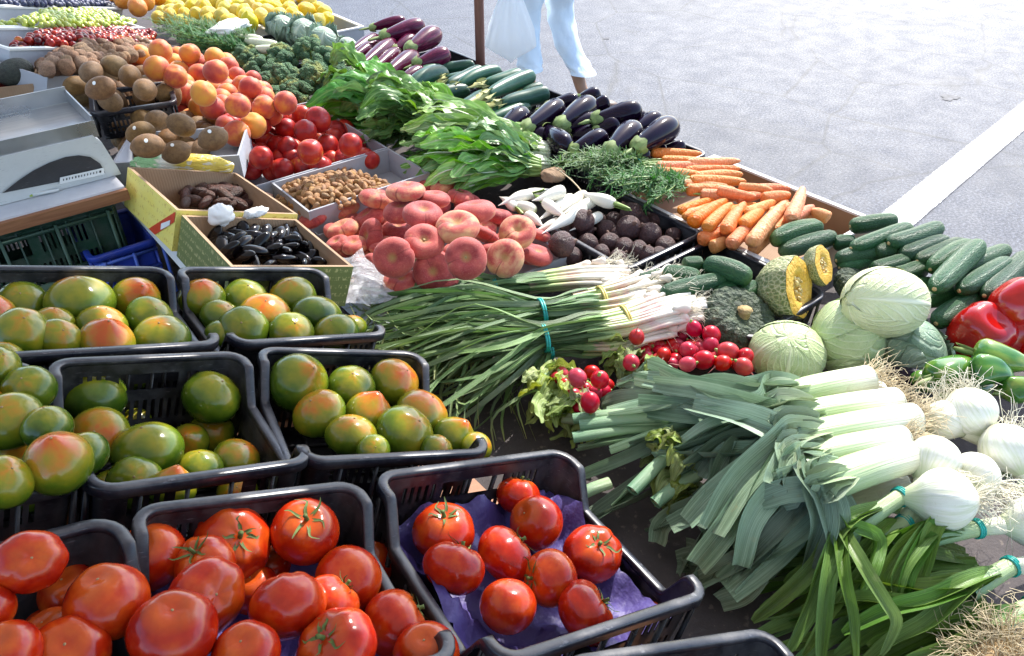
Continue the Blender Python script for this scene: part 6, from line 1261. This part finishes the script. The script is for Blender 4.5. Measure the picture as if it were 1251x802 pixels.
# ------------------------------------------------------------------ leeks
def leek(root, neck, leaves, rad, label, seed, zr, zn, rootmat='root_hair', cut=False, lw=1.0):
    neck = (neck[0]-28*(1 if neck[0] > 960 else .3), neck[1]+5)
    """root end, neck where the leaves part, then leaf targets [(px, py, z), ...] chains"""
    r = random.Random(seed); R0, N0 = v3(at(*root, zr)), v3(at(*neck, zn)); ax = N0-R0; L = np.linalg.norm(ax); ax /= L; sd = np.cross(ax, [0, 0, 1.0]); sd /= np.linalg.norm(sd); t = empty('leek', tuple(R0)); tag(t, label, 'leek', 'leeks with white shafts')
    rr = rad*.9*mpp(R0)
    b = MB(); ps = spline([R0, R0+ax*.012, R0*.5+N0*.5+np.array([0, 0, .003]), N0, N0+ax*.03], 20); b.tube(ps, rr*np.interp(np.linspace(0, 1, 20), [0, .03, .08, .5, .85, 1], [.55, .95, 1.04, 1, 1.02, .9]), 18, True); obj('shaft', b.mesh('leek_shaft', MT['leek_shaft'], True, tuple(R0)), t)
    hb = MB(); hairs(hb, R0+ax*.002, -ax, 90, .04, .8, .0008, seed, .55, disc=rr*.7); obj('roots', hb.mesh('leek_roots', MT[rootmat], True, tuple(R0)), t)
    leaves = list(leaves)+[[(x+r.gauss(0, 14), y+r.gauss(0, 12), z_-.012) for x, y, z_ in r.choice(leaves)] for _ in range(4)]
    for k, ch in enumerate(leaves):
        side = (-1 if k % 2 else 1)*r.uniform(.3, .9); pts = [N0-ax*.035+sd*rr*.5*side+np.array([0, 0, rr*.55]), N0+ax*.02+sd*rr*.7*side+np.array([0, 0, rr*.75])]+[v3(at(*c)) for c in ch]
        n = 22; w = rr*1.95*lw*r.uniform(.6, 1.15); x = np.linspace(0, 1, n); W = w*np.interp(x, [0, .1, .25, .7, .93, 1], [.5, .8, 1, .98, .9, .82])
        obj('leaf', MB().ribbon(spline(pts, n), W, fold=r.uniform(.25, 1.0), wav=.10, wf=2, roll=np.linspace(r.gauss(0, .3), r.gauss(0, .9), n), nx=7, ph=r.uniform(0, 6)).mesh('leek_leaf', MT['leek_leaf'], True, tuple(R0)), t)
    return t
z = .80
leek((1062, 463), (985, 480), [[(930, 490, .835), (872, 486, .825), (815, 476, .79)], [(925, 486, .825), (850, 474, .81), (790, 464, .775)], [(930, 492, .85), (880, 500, .84), (838, 498, .80)], [(930, 500, .82), (880, 540, .80), (850, 580, .77)]], 19, 'leek with the topmost shaft, nearest the cabbages', 1, .815, .825)
leek((1096, 492), (1000, 506), [[(940, 500, .85), (860, 478, .85), (800, 468, .82)], [(940, 512, .85), (880, 520, .84), (835, 545, .80)], [(935, 520, .83), (890, 560, .81), (866, 610, .78)], [(930, 505, .82), (850, 505, .81), (780, 495, .78)]], 21, 'leek second from the cabbages, with clean white shaft', 2, .825, .835)
leek((1117, 512), (1005, 532), [[(950, 530, .86), (905, 515, .855), (845, 500, .83)], [(955, 545, .86), (905, 590, .83), (868, 650, .79)], [(955, 550, .85), (915, 610, .82), (895, 670, .78)], [(955, 535, .84), (890, 540, .82), (840, 575, .79)]], 22, 'leek with the longest white shaft in the middle of the pile', 3, .835, .845)
leek((1104, 536), (1008, 556), [[(970, 572, .865), (952, 588, .86)], [(960, 580, .85), (918, 630, .82), (900, 690, .77)], [(960, 570, .84), (905, 600, .81), (858, 640, .78)]], 19, 'slim leek ending in a cut tip over blue-green leaves', 4, .835, .85)
leek((1110, 556), (1035, 586), [[(990, 594, .86), (960, 600, .85), (930, 612, .83)], [(1000, 600, .86), (1000, 640, .83), (980, 690, .78)], [(1005, 610, .85), (1015, 650, .82), (1005, 700, .78)], [(990, 610, .83), (950, 655, .80), (905, 700, .75)]], 24, 'leek lowest in the pile with grey-purple folded leaves', 5, .825, .845)
leek((1090, 515), (985, 545), [[(930, 560, .82), (880, 600, .80), (842, 640, .76)], [(925, 555, .82), (860, 560, .80), (800, 560, .77)], [(930, 570, .81), (890, 640, .79), (852, 690, .74)], [(935, 580, .80), (915, 650, .78), (885, 710, .73)]], 19, 'leek buried in the middle of the pile', 6, .79, .80)
leek((1075, 480), (965, 505), [[(900, 500, .81), (820, 500, .80), (745, 510, .77)], [(900, 510, .80), (830, 525, .79), (770, 545, .76)], [(900, 495, .80), (830, 482, .785), (775, 472, .755)], [(900, 520, .79), (850, 560, .78), (825, 600, .75)]], 18, 'leek buried under the topmost shaft with leaves reaching the radishes', 7, .78, .79)
# the lower layer: leaves that run left toward the crates, shafts hidden under the others
leek((1060, 520), (900, 530), [[(820, 535, .765), (760, 560, .745), (710, 580, .72)], [(820, 520, .77), (760, 522, .76), (712, 528, .735)], [(820, 530, .76), (765, 540, .75), (706, 552, .725)], [(830, 545, .75), (790, 580, .73), (748, 620, .70)]], 18, 'lower leek with dark leaves pointing toward the tomato crate', 8, .75, .765, lw=.8)
leek((1060, 490), (905, 500), [[(830, 496, .765), (770, 492, .755), (735, 498, .735)], [(835, 488, .77), (790, 478, .76), (752, 472, .74)], [(835, 482, .775), (800, 468, .765), (772, 462, .745)]], 18, 'lower leek whose leaves lie against the small radish bunch', 9, .75, .765, lw=.9)
leek((1080, 560), (930, 590), [[(880, 620, .77), (850, 660, .74), (828, 700, .70)], [(885, 630, .775), (870, 680, .74), (848, 720, .70)], [(880, 600, .76), (840, 630, .735), (800, 650, .71)]], 18, 'lower leek with leaf tips cut beside the crate corner', 10, .75, .77)
leek((1100, 590), (980, 640), [[(930, 670, .77), (880, 700, .735), (850, 715, .70)], [(935, 680, .765), (910, 720, .725), (880, 735, .69)], [(940, 650, .78), (880, 670, .75), (840, 690, .71)]], 18, 'lowest leek lying next to the big onion leaves', 11, .74, .76)
# pale yellow leek hearts cut open
for i, (x1_, y1_, x2_, y2_, z_) in enumerate(((830, 545, 772, 600, .775), (850, 580, 800, 615, .765), (815, 520, 700, 535, .765), (815, 510, 708, 520, .775), (960, 580, 942, 595, .85), (800, 505, 700, 512, .765), (745, 590, 700, 610, .73))):
    p1, p2 = v3(at(x1_, y1_, z_)), v3(at(x2_, y2_, z_-.012)); b = MB(); rr = .0105
    for k in range(3): b.tube(spline([p1, (p1+p2)/2+np.array([0, 0, .004]), p2-(p2-p1)*.03*k], 10), rr*(1-.28*k), 14, False, .75, u0=.72, u1=1.0)
    b.tube([p2-(p2-p1)*.06, p2-(p2-p1)*.02], rr*.35, 8, True, u0=.5, u1=.55)
    tag(obj('cut_leek', b.mesh('leek_top', MT['leek_shaft'], True, tuple(p1)), None, Matrix.Translation(Vector(p1))), ('cut leek top with open yellow heart, low beside the crate', 'cut leek top under the drooping leaves, right of another', 'long pale green leek top pointing at the tomato crate', 'pale green leek top lying above another long one', 'open cut leek end resting over the blue leaves', 'uppermost long leek top just below the small radish bunch', 'dark leek top lowest beside the crate corner')[i], 'leek', 'cut leek tops')
leafy('celery_bunch', 18, at(850, 600, .70), at(780, 585, .745), .07, .03, MT['green_stalk'], MT['radish_leaf'], 'yellow-green leafy stalks under the leek leaves', 'greens', None, 50, .06, .3, .35, .003)
# ------------------------------------------------------------------ big spring onions
def onion_bunch(bulbs, tie, elbow, leaves, label, seed, zb=.80, zt=.80, sw=.013):
    r = random.Random(seed); O = v3(at(bulbs[0][0], bulbs[0][1], bulbs[0][3])); t = empty('spring_onion', tuple(O)); tag(t, label, 'spring onion', 'large white spring onions'); T_ = v3(at(*tie)); E_ = v3(at(*elbow)); sb = MB()
    for k, (px, py, d, z_, rx, ry) in enumerate(bulbs):
        p = v3(at(px, py, z_)); R = d/2*mpp(p); ax = T_-p; ax /= np.linalg.norm(ax); rdir = v3(at(rx, ry, z_+.0))-p; rdir /= np.linalg.norm(rdir)
        bl = MB(); bl.blob(lambda th, ph: (np.sin(th)*np.cos(ph)*(1+.02*np.cos(5*ph)), np.sin(th)*np.sin(ph), .9*np.cos(th)+.55*np.exp(-(th/.36)**2)-.08*np.exp(-((PI-th)/.4)**2)), 32, 26)
        o = obj('bulb', fixn(bl.mesh('onion_bulb', MT['onion_white'])), t); o.matrix_local = local(t) @ TRS(p, tilt_q(ax, r.uniform(0, 6)), R)
        hb = MB(); hairs(hb, p+rdir*R*.85, rdir, 60, .05, .75, .0007, seed*10+k, .8, disc=.009); obj('roots', hb.mesh('onion_roots', MT['root_white'], True, tuple(O)), t)
        s0 = p+ax*R*1.05; sb.tube(spline([s0, (s0+T_)/2, T_+np.array([0, 0, .002*k]), (T_+E_)/2, E_], 14), sw*np.interp(np.linspace(0, 1, 14), [0, .3, .6, 1], [.95, .85, .9, 1.15]), 14, False, u0=.2, u1=.95)
    obj('stem', sb.mesh('onion_stem', MT['leek_shaft'], True, tuple(O)), t)
    for k, ch in enumerate(leaves):
        pts = [T_*.6+E_*.4+np.array([0, 0, .004]), E_+np.array([0, 0, .008+.003*k])]+[v3(at(*c)) for c in ch]; n = 22
        w = r.uniform(.022, .032); W = w*np.interp(np.linspace(0, 1, n), [0, .15, .3, .8, .95, 1], [.6, .85, 1, .85, .6, .3])
        obj('leaf', MB().ribbon(spline(pts, n), W, fold=r.uniform(.6, 1.25), wav=.07, wf=3, roll=np.linspace(r.gauss(0, .3), r.gauss(0, .6), n), nx=7).mesh('onion_leaf', MT['onion_leaf'], True, tuple(O)), t)
    if T_ is not None:
        sd = np.cross(E_-T_, [0, 0, 1.0]); sd /= np.linalg.norm(sd); P = [T_+sd*math.cos(a)*sw*.98+np.array([0, 0, 1.0])*math.sin(a)*sw*.98 for a in np.linspace(0, 2*PI, 18)]; dx = (E_-T_)/np.linalg.norm(E_-T_)*.003
        for s_ in (-1, 0, 1): obj('tie', MB().tube([p+dx*s_ for p in P], .0016, 5, False).mesh('tie', MT['tie_teal'], True, tuple(O)), t)
onion_bunch([(1154, 610, 76, .83, 1205, 612)], (1100, 607, .815), (1026, 655, .80), [[(1005, 690, .81), (985, 740, .775), (955, 800, .74)], [(1014, 700, .81), (1008, 750, .78), (1003, 810, .74)], [(1028, 700, .815), (1036, 750, .785), (1042, 812, .74)], [(1050, 690, .82), (1078, 735, .80), (1090, 760, .78), (1075, 800, .75)], [(1000, 690, .78), (960, 730, .74), (920, 760, .71)], [(1065, 660, .80), (1060, 690, .79), (1050, 720, .77)]], 'front white onion with largest bulb and stem bent left', 1)
onion_bunch([(1256, 638, 60, .80, 1290, 640)], (1193, 646, .79), (1135, 655, .795), [[(1105, 668, .80), (1082, 700, .78), (1078, 725, .76)], [(1110, 675, .80), (1092, 705, .78), (1090, 735, .76)], [(1115, 680, .795), (1102, 708, .78), (1102, 730, .76)], [(1090, 665, .78), (1050, 680, .765), (1010, 700, .74)], [(1125, 690, .785), (1118, 712, .77), (1112, 735, .755)]], 'white onion cut by the right edge with curled-over leaves', 2)
onion_bunch([(1192, 580, 56, .815, 1230, 600), (1140, 562, 64, .825, 1165, 585)], (1105, 640, .785), (1080, 660, .775), [[(1040, 690, .765), (990, 720, .74), (930, 745, .71)], [(1050, 700, .765), (1010, 750, .74), (980, 800, .71)], [(1060, 680, .77), (1010, 690, .755), (960, 715, .73)]], 'pair of onion bulbs just behind the largest front bulb', 3)
onion_bunch([(1185, 503, 62, .835, 1172, 462), (1153, 514, 50, .82, 1150, 480)], (1215, 545, .80), (1240, 580, .785), [[(1262, 610, .77), (1280, 640, .75)], [(1270, 590, .77), (1300, 600, .75)]], 'two round onion bulbs with roots up against the green peppers', 4)
onion_bunch([(1229, 547, 62, .825, 1240, 500)], (1255, 590, .79), (1270, 620, .775), [[(1285, 650, .765), (1300, 680, .75)]], 'right-hand onion bulb with tangled roots behind it', 5)
onion_bunch([(1290, 690, 60, .79, 1330, 690)], (1235, 692, .775), (1180, 722, .775), [[(1140, 735, .78), (1085, 750, .765), (1030, 775, .74)], [(1130, 722, .775), (1070, 715, .765), (1010, 712, .75)], [(1140, 760, .765), (1090, 790, .745), (1050, 820, .72)], [(1120, 740, .77), (1050, 735, .755), (980, 745, .73)]], 'onion outside the right edge whose broad leaves fan to the left', 6)
onion_bunch([(1310, 730, 60, .765, 1350, 730)], (1262, 740, .755), (1215, 765, .755), [[(1160, 790, .755), (1110, 810, .74), (1070, 840, .72)], [(1170, 765, .755), (1120, 770, .745), (1060, 790, .73)], [(1190, 800, .745), (1150, 840, .73)], [(1150, 750, .75), (1080, 760, .735), (1020, 800, .71)]], 'lowest onion with leaves in shadow at the bottom right', 7)
for i, (bx, by, tx, ty, zz) in enumerate(((1190, 700, 930, 720, .735), (1200, 740, 960, 790, .725), (1150, 660, 900, 700, .715), (1220, 770, 1000, 820, .71), (1100, 700, 900, 770, .70))):
    r = random.Random(600+i); B_, T_ = v3(at(bx, by, zz)), v3(at(tx, ty, zz-.02)); t = empty('onion_greens', tuple(B_)); tag(t, ('broad onion leaves lying lower under the curled ones', 'onion leaves lying near the bottom edge of the pile', 'dark onion leaves beside the lowest leek', 'shaded onion leaves running off the bottom edge', 'darkest onion leaf tips beside the black crate rim')[i], 'onion leaves', 'loose onion leaves')
    ax = T_-B_; L = np.linalg.norm(ax); ax /= L; sd = np.cross(ax, [0, 0, 1.0])
    for k in range(9):
        q = r.uniform(-1, 1); p0 = B_+sd*q*.03+np.array([0, 0, r.uniform(0, .02)]); p3 = B_+ax*L*r.uniform(.75, 1.1)+sd*q*.09+np.array([0, 0, r.uniform(-.02, .015)]); p1 = p0*.6+p3*.4+np.array([0, 0, r.uniform(.0, .03)])
        obj('leaf', MB().ribbon(spline([p0, p1, p3], 16), r.uniform(.018, .03)*np.interp(np.linspace(0, 1, 16), [0, .2, .8, 1], [.7, 1, .8, .25]), fold=r.uniform(.2, .7), roll=np.linspace(0, r.gauss(0, .7), 16), nx=5).mesh('onion_leaf', MT['onion_leaf'], True, tuple(B_)), t)
# dry root clump at the bottom right corner
c = at(1228, 806, .765); hb = MB()
hairs(hb, (0, 0, 0), (-.3, .2, 1), 420, .032, 1.5, .0007, 99, .9, disc=.034); t = obj('root_clump', hb.mesh('root_clump', MT['root_hair']), None, Matrix.Translation(c)); tag(t, 'dry straw-coloured root clump at the bottom right corner', 'roots')
obj('crown', fixn(MB().blob(lambda th, ph: (.04*np.sin(th)*np.cos(ph), .035*np.sin(th)*np.sin(ph), .02*np.cos(th)-.012), 16, 10).mesh('root_crown', MT['root_brown'])), t)

# ------------------------------------------------------------------ canopy, passer-by
pb = at(587, 82, .75); top = at(578, 0, 0)
cp = empty('market_canopy', (pb.x, pb.y, 0)); tag(cp, 'slim rusty brown canopy pole standing behind the zucchini', 'canopy pole')
m = MB().tube([(pb.x, pb.y, .0), (pb.x, pb.y, 1.2), (pb.x, pb.y, 2.45)], .017, 12); obj('pole', m.mesh('canopy_pole', MT['rusty_pole']), cp, local(cp))
AW = [(-1.5, 1.02, -3.2, 6.0), (1.08, 1.50, -3.2, 6.0), (1.58, 1.78, -3.2, 6.0), (1.86, 1.97, -3.2, 6.0)]  # cloth strips out of view, gaps shaped to drop sun onto the tomatoes
for x0_, x1_, y0_, y1_ in AW:
    nx_, ny_ = 16, 40; X, Y = np.meshgrid(np.linspace(x0_, x1_, nx_), np.linspace(y0_, y1_, ny_), indexing='ij'); Z = 2.42+.03*np.sin(X*3)*np.sin(Y*1.5)-.0*X
    obj('awning', MB().grid(np.stack([X, Y, Z], -1)).mesh('awning', MT['awning_cloth'], True, (pb.x, pb.y, 0)), cp)

def skin_body(verts, edges, radii, sub=2):
    me = bpy.data.meshes.new('body'); me.from_pydata([tuple(v) for v in verts], edges, []); o = bpy.data.objects.new('tmp_body', me); COL.objects.link(o)
    sk = o.modifiers.new('Skin', 'SKIN'); me.skin_vertices or None
    if not me.skin_vertices: 
        bpy.context.view_layer.objects.active = o; bpy.ops.mesh.customdata_skin_add()
    for i, r in enumerate(radii): me.skin_vertices[0].data[i].radius = (r, r) if not hasattr(r, '__len__') else r
    me.skin_vertices[0].data[0].use_root = True
    ss = o.modifiers.new('Sub', 'SUBSURF'); ss.levels = sub; ss.render_levels = sub
    dg = bpy.context.evaluated_depsgraph_get(); res = bpy.data.meshes.new_from_object(o.evaluated_get(dg)); bpy.data.objects.remove(o); 
    res.polygons.foreach_set('use_smooth', np.full(len(res.polygons), True)); return res
fa = at(712, 112, .10); ft = at(648, 108, .12)             # ankles of the leading and trailing foot
wx = (fa-ft); wx.z = 0; wdir = wx.normalized(); side = V_((-wdir.y, wdir.x, 0)); toward = -side if (-side).dot(tov) > 0 else side
mid = (fa+ft)/2; mid.z = 0
away = V_((FW[0], FW[1], 0)).normalized(); rgt = V_((RT[0], RT[1], 0))
hip = V_((ft.x, ft.y, 0)).lerp(V_((fa.x, fa.y, 0)), .38)+V_((0, 0, .90))
def W(p, r=0, a=0, z=None): v = p+rgt*r+away*a; return V_((v.x, v.y, p.z if z is None else z))
kneeA = at(684, 14, .50); kneeB = at(643, 20, .50)
per = empty('person', (mid.x, mid.y, 0)); tag(per, 'person in pale blue jeans walking past, holding a white bag', 'person')
hL, hR = W(hip, .09), W(hip, -.09)
fA, fB = V_((fa.x, fa.y, .09)), V_((ft.x, ft.y, .11))
verts = [hip, W(hip, 0, 0, 1.12), W(hip, 0, 0, 1.36), W(hip, 0, 0, 1.50), W(hip, .02, 0, 1.60), W(hip, .03, 0, 1.70),
         hL, kneeA, fA+V_((0, 0, .0)), fA+rgt*.10+V_((0, 0, -.05)), fA+rgt*.17+V_((0, 0, -.065)),
         hR, kneeB, fB, fB+rgt*.10+V_((0, 0, -.055)), fB+rgt*.16+V_((0, 0, -.085)),
         W(hip, -.16, -.05, 1.42), W(hip, -.22, -.12, 1.14), W(hip, -.20, -.18, .90), W(hip, -.19, -.19, .80),
         W(hip, .17, .05, 1.42), W(hip, .25, .10, 1.15), W(hip, .33, .06, .95), W(hip, .36, .05, .86)]
edges = [(0, 1), (1, 2), (2, 3), (3, 4), (4, 5), (0, 6), (6, 7), (7, 8), (8, 9), (9, 10), (0, 11), (11, 12), (12, 13), (13, 14), (14, 15), (2, 16), (16, 17), (17, 18), (18, 19), (2, 20), (20, 21), (21, 22), (22, 23)]
radii = [.13, .12, .14, .055, .085, .07, .085, .055, .036, .035, .022, .085, .055, .036, .035, .022, .055, .04, .028, .03, .055, .04, .028, .03]
body = skin_body(verts, edges, radii); body.materials.append(MT['skin']); obj('body', body, per, local(per))
jb = MB()
def trouser(h_, k_, f_, sd):
    r_ = random.Random(sd); path = spline([V_((h_.x, h_.y, .98)), h_, h_.lerp(k_, .5), k_, k_.lerp(f_, .5), f_+V_((0, 0, .115))], 40); n = 28
    rad = np.interp(np.linspace(0, 1, 40), [0, .25, .45, .6, .8, 1], [.115, .105, .088, .078, .074, .072]); T = np.gradient(path, axis=0); P = np.zeros((40, n, 3))
    for i in range(40):
        for j in range(n):
            a = 2*PI*j/n; q = path[i]; w = 1+.05*math.sin(3*a+i*.55+sd)+.035*math.sin(5*a-i*.9)+.03*math.sin(i*1.3+2*a)+(.05*math.sin(i*1.7+a) if 18 < i < 26 or i > 34 else 0)
            P[i, j] = (q[0]+rad[i]*w*(rgt.x*math.cos(a)+away.x*math.sin(a)), q[1]+rad[i]*w*(rgt.y*math.cos(a)+away.y*math.sin(a)), q[2])
    jb.grid(P, True); jb.grid(np.stack([P[-1], P[-1]*.93+np.array(path[-1])*.07, P[-4]*.92+np.array(path[-4])*.08]), True)
trouser(hL, kneeA, fA, 1); trouser(hR, kneeB, fB, 2)
jb.blob(lambda th, ph: (hip.x+.19*np.sin(th)*(np.cos(ph)*rgt.x)+.15*np.sin(th)*np.sin(ph)*away.x, hip.y+.19*np.sin(th)*np.cos(ph)*rgt.y+.15*np.sin(th)*np.sin(ph)*away.y, hip.z+.06+.14*np.cos(th)), 24, 14)
jm = jb.mesh('jeans', MT['denim'])
obj('jeans', jm, per, local(per))
sm_ = skin_body([W(hip, 0, 0, .98), W(hip, 0, 0, 1.15), W(hip, 0, 0, 1.38), W(hip, -.17, -.05, 1.42), W(hip, -.22, -.1, 1.22), W(hip, .17, .05, 1.42), W(hip, .24, .09, 1.22)], [(0, 1), (1, 2), (2, 3), (3, 4), (2, 5), (5, 6)], [.165, .15, .16, .075, .065, .075, .065]); sm_.materials.append(MT['shirt_grey']); obj('shirt', sm_, per, local(per))
hm = fixn(MB().blob(lambda th, ph: (.105*np.sin(th)*np.cos(ph), .115*np.sin(th)*np.sin(ph), .10*np.cos(th)), 20, 14).mesh('hair', MT['hair_dark'])); hh = obj('hair', hm, per); hh.matrix_local = local(per) @ Matrix.Translation(W(hip, .0, .03, 1.74))
for nm, p in (('shoe', fA), ('shoe', fB)):
    b = MB(); q0 = p-rgt*.05; 
    b.tube(spline([q0+V_((0, 0, -.055)), p+rgt*.05+V_((0, 0, -.06)), p+rgt*.14+V_((0, 0, -.068)), p+rgt*.21+V_((0, 0, -.072))], 10), np.array([.028, .04, .044, .044, .044, .046, .047, .045, .036, .015]), 12, True, .55); obj(nm, fixn(b.mesh('shoe', MT['shoe_brown'])), per, local(per))
# white carrier bag hanging from the hand
bt_ = at(622, 54, .33); hand = W(hip, -.19, -.19, .80); bc = Vector(EYE).lerp(at(624, 35, .40), .90)
bag = empty('carrier_bag', tuple(bc)); tag(bag, 'white carrier bag with gathered folds hanging from the hand', 'bag')
cxy = bc; hgt = (at(622, -50, 0)-at(622, 54, 0)).length
zb = .34; zt_ = .80; n = 48; rows = 18; P = np.zeros((rows, n, 3)); sc_ = mpp(bc)
for i in range(rows):
    u = i/(rows-1); wd = np.interp(u, [0, .04, .12, .35, .7, 1], [.02, 18, 31, 26, 13, 4])*sc_; dp = np.interp(u, [0, .06, .2, .6, 1], [.02, .05, .065, .045, .018])
    for j in range(n):
        a = 2*PI*j/n; f = 1+(.05+.17*u)*math.sin(9*a+2*u)*min(1, u*3)+.05*math.sin(17*a+5*u); sag = -.03*math.cos(a)**2*(1-u)*(-1)
        p = V_((cxy.x, cxy.y, 0))+rgt*(wd*math.cos(a)*f)+away*(dp*math.sin(a)*f); P[i, j] = (p.x, p.y, zb+(zt_-zb)*u+.045*abs(math.cos(a))*(1-u)**2)
obj('bag_body', fixn(MB().grid(P, True).mesh('bag_body', MT['bag_white'], True, tuple(bc))), bag)
hp = V_((cxy.x, cxy.y, zt_)); obj('handles', MB().tube(spline([hp, hp.lerp(hand, .5)+V_((0, 0, .0)), hand+V_((0, 0, -.02))], 8), .012, 8).mesh('bag_handles', MT['bag_white'], True, tuple(bc)), bag)

# ------------------------------------------------------------------ light
SUN_AZ = Vector((.90, .43, 0)).normalized(); EL = math.radians(42)
sv = SUN_AZ*math.cos(EL)+Vector((0, 0, math.sin(EL)))
sd_ = bpy.data.lights.new('sun', 'SUN'); sd_.energy = 2.35; sd_.angle = math.radians(.5); sd_.color = (1, .95, .87)
so = bpy.data.objects.new('sun', sd_); COL.objects.link(so); so.rotation_euler = (-sv).to_track_quat('-Z', 'Y').to_euler(); so.location = (6, 4, 8)
wd_ = bpy.data.worlds.new('World'); sc.world = wd_; wd_.use_nodes = True; nt = wd_.node_tree
sky = nt.nodes.new('ShaderNodeTexSky'); sky.sky_type = 'NISHITA'; sky.sun_disc = False; sky.sun_elevation = EL; sky.sun_rotation = math.atan2(SUN_AZ.x, SUN_AZ.y)
bg = nt.nodes['Background']; nt.links.new(sky.outputs[0], bg.inputs[0]); bg.inputs[1].default_value = .15
vs = sc.view_settings; vs.view_transform = 'Standard'; vs.look = 'None'; vs.gamma = 1; vs.exposure = 1.78; vs.use_curve_mapping = False
sc.cycles.max_bounces = 6; sc.cycles.transparent_max_bounces = 6; sc.cycles.use_denoising = True
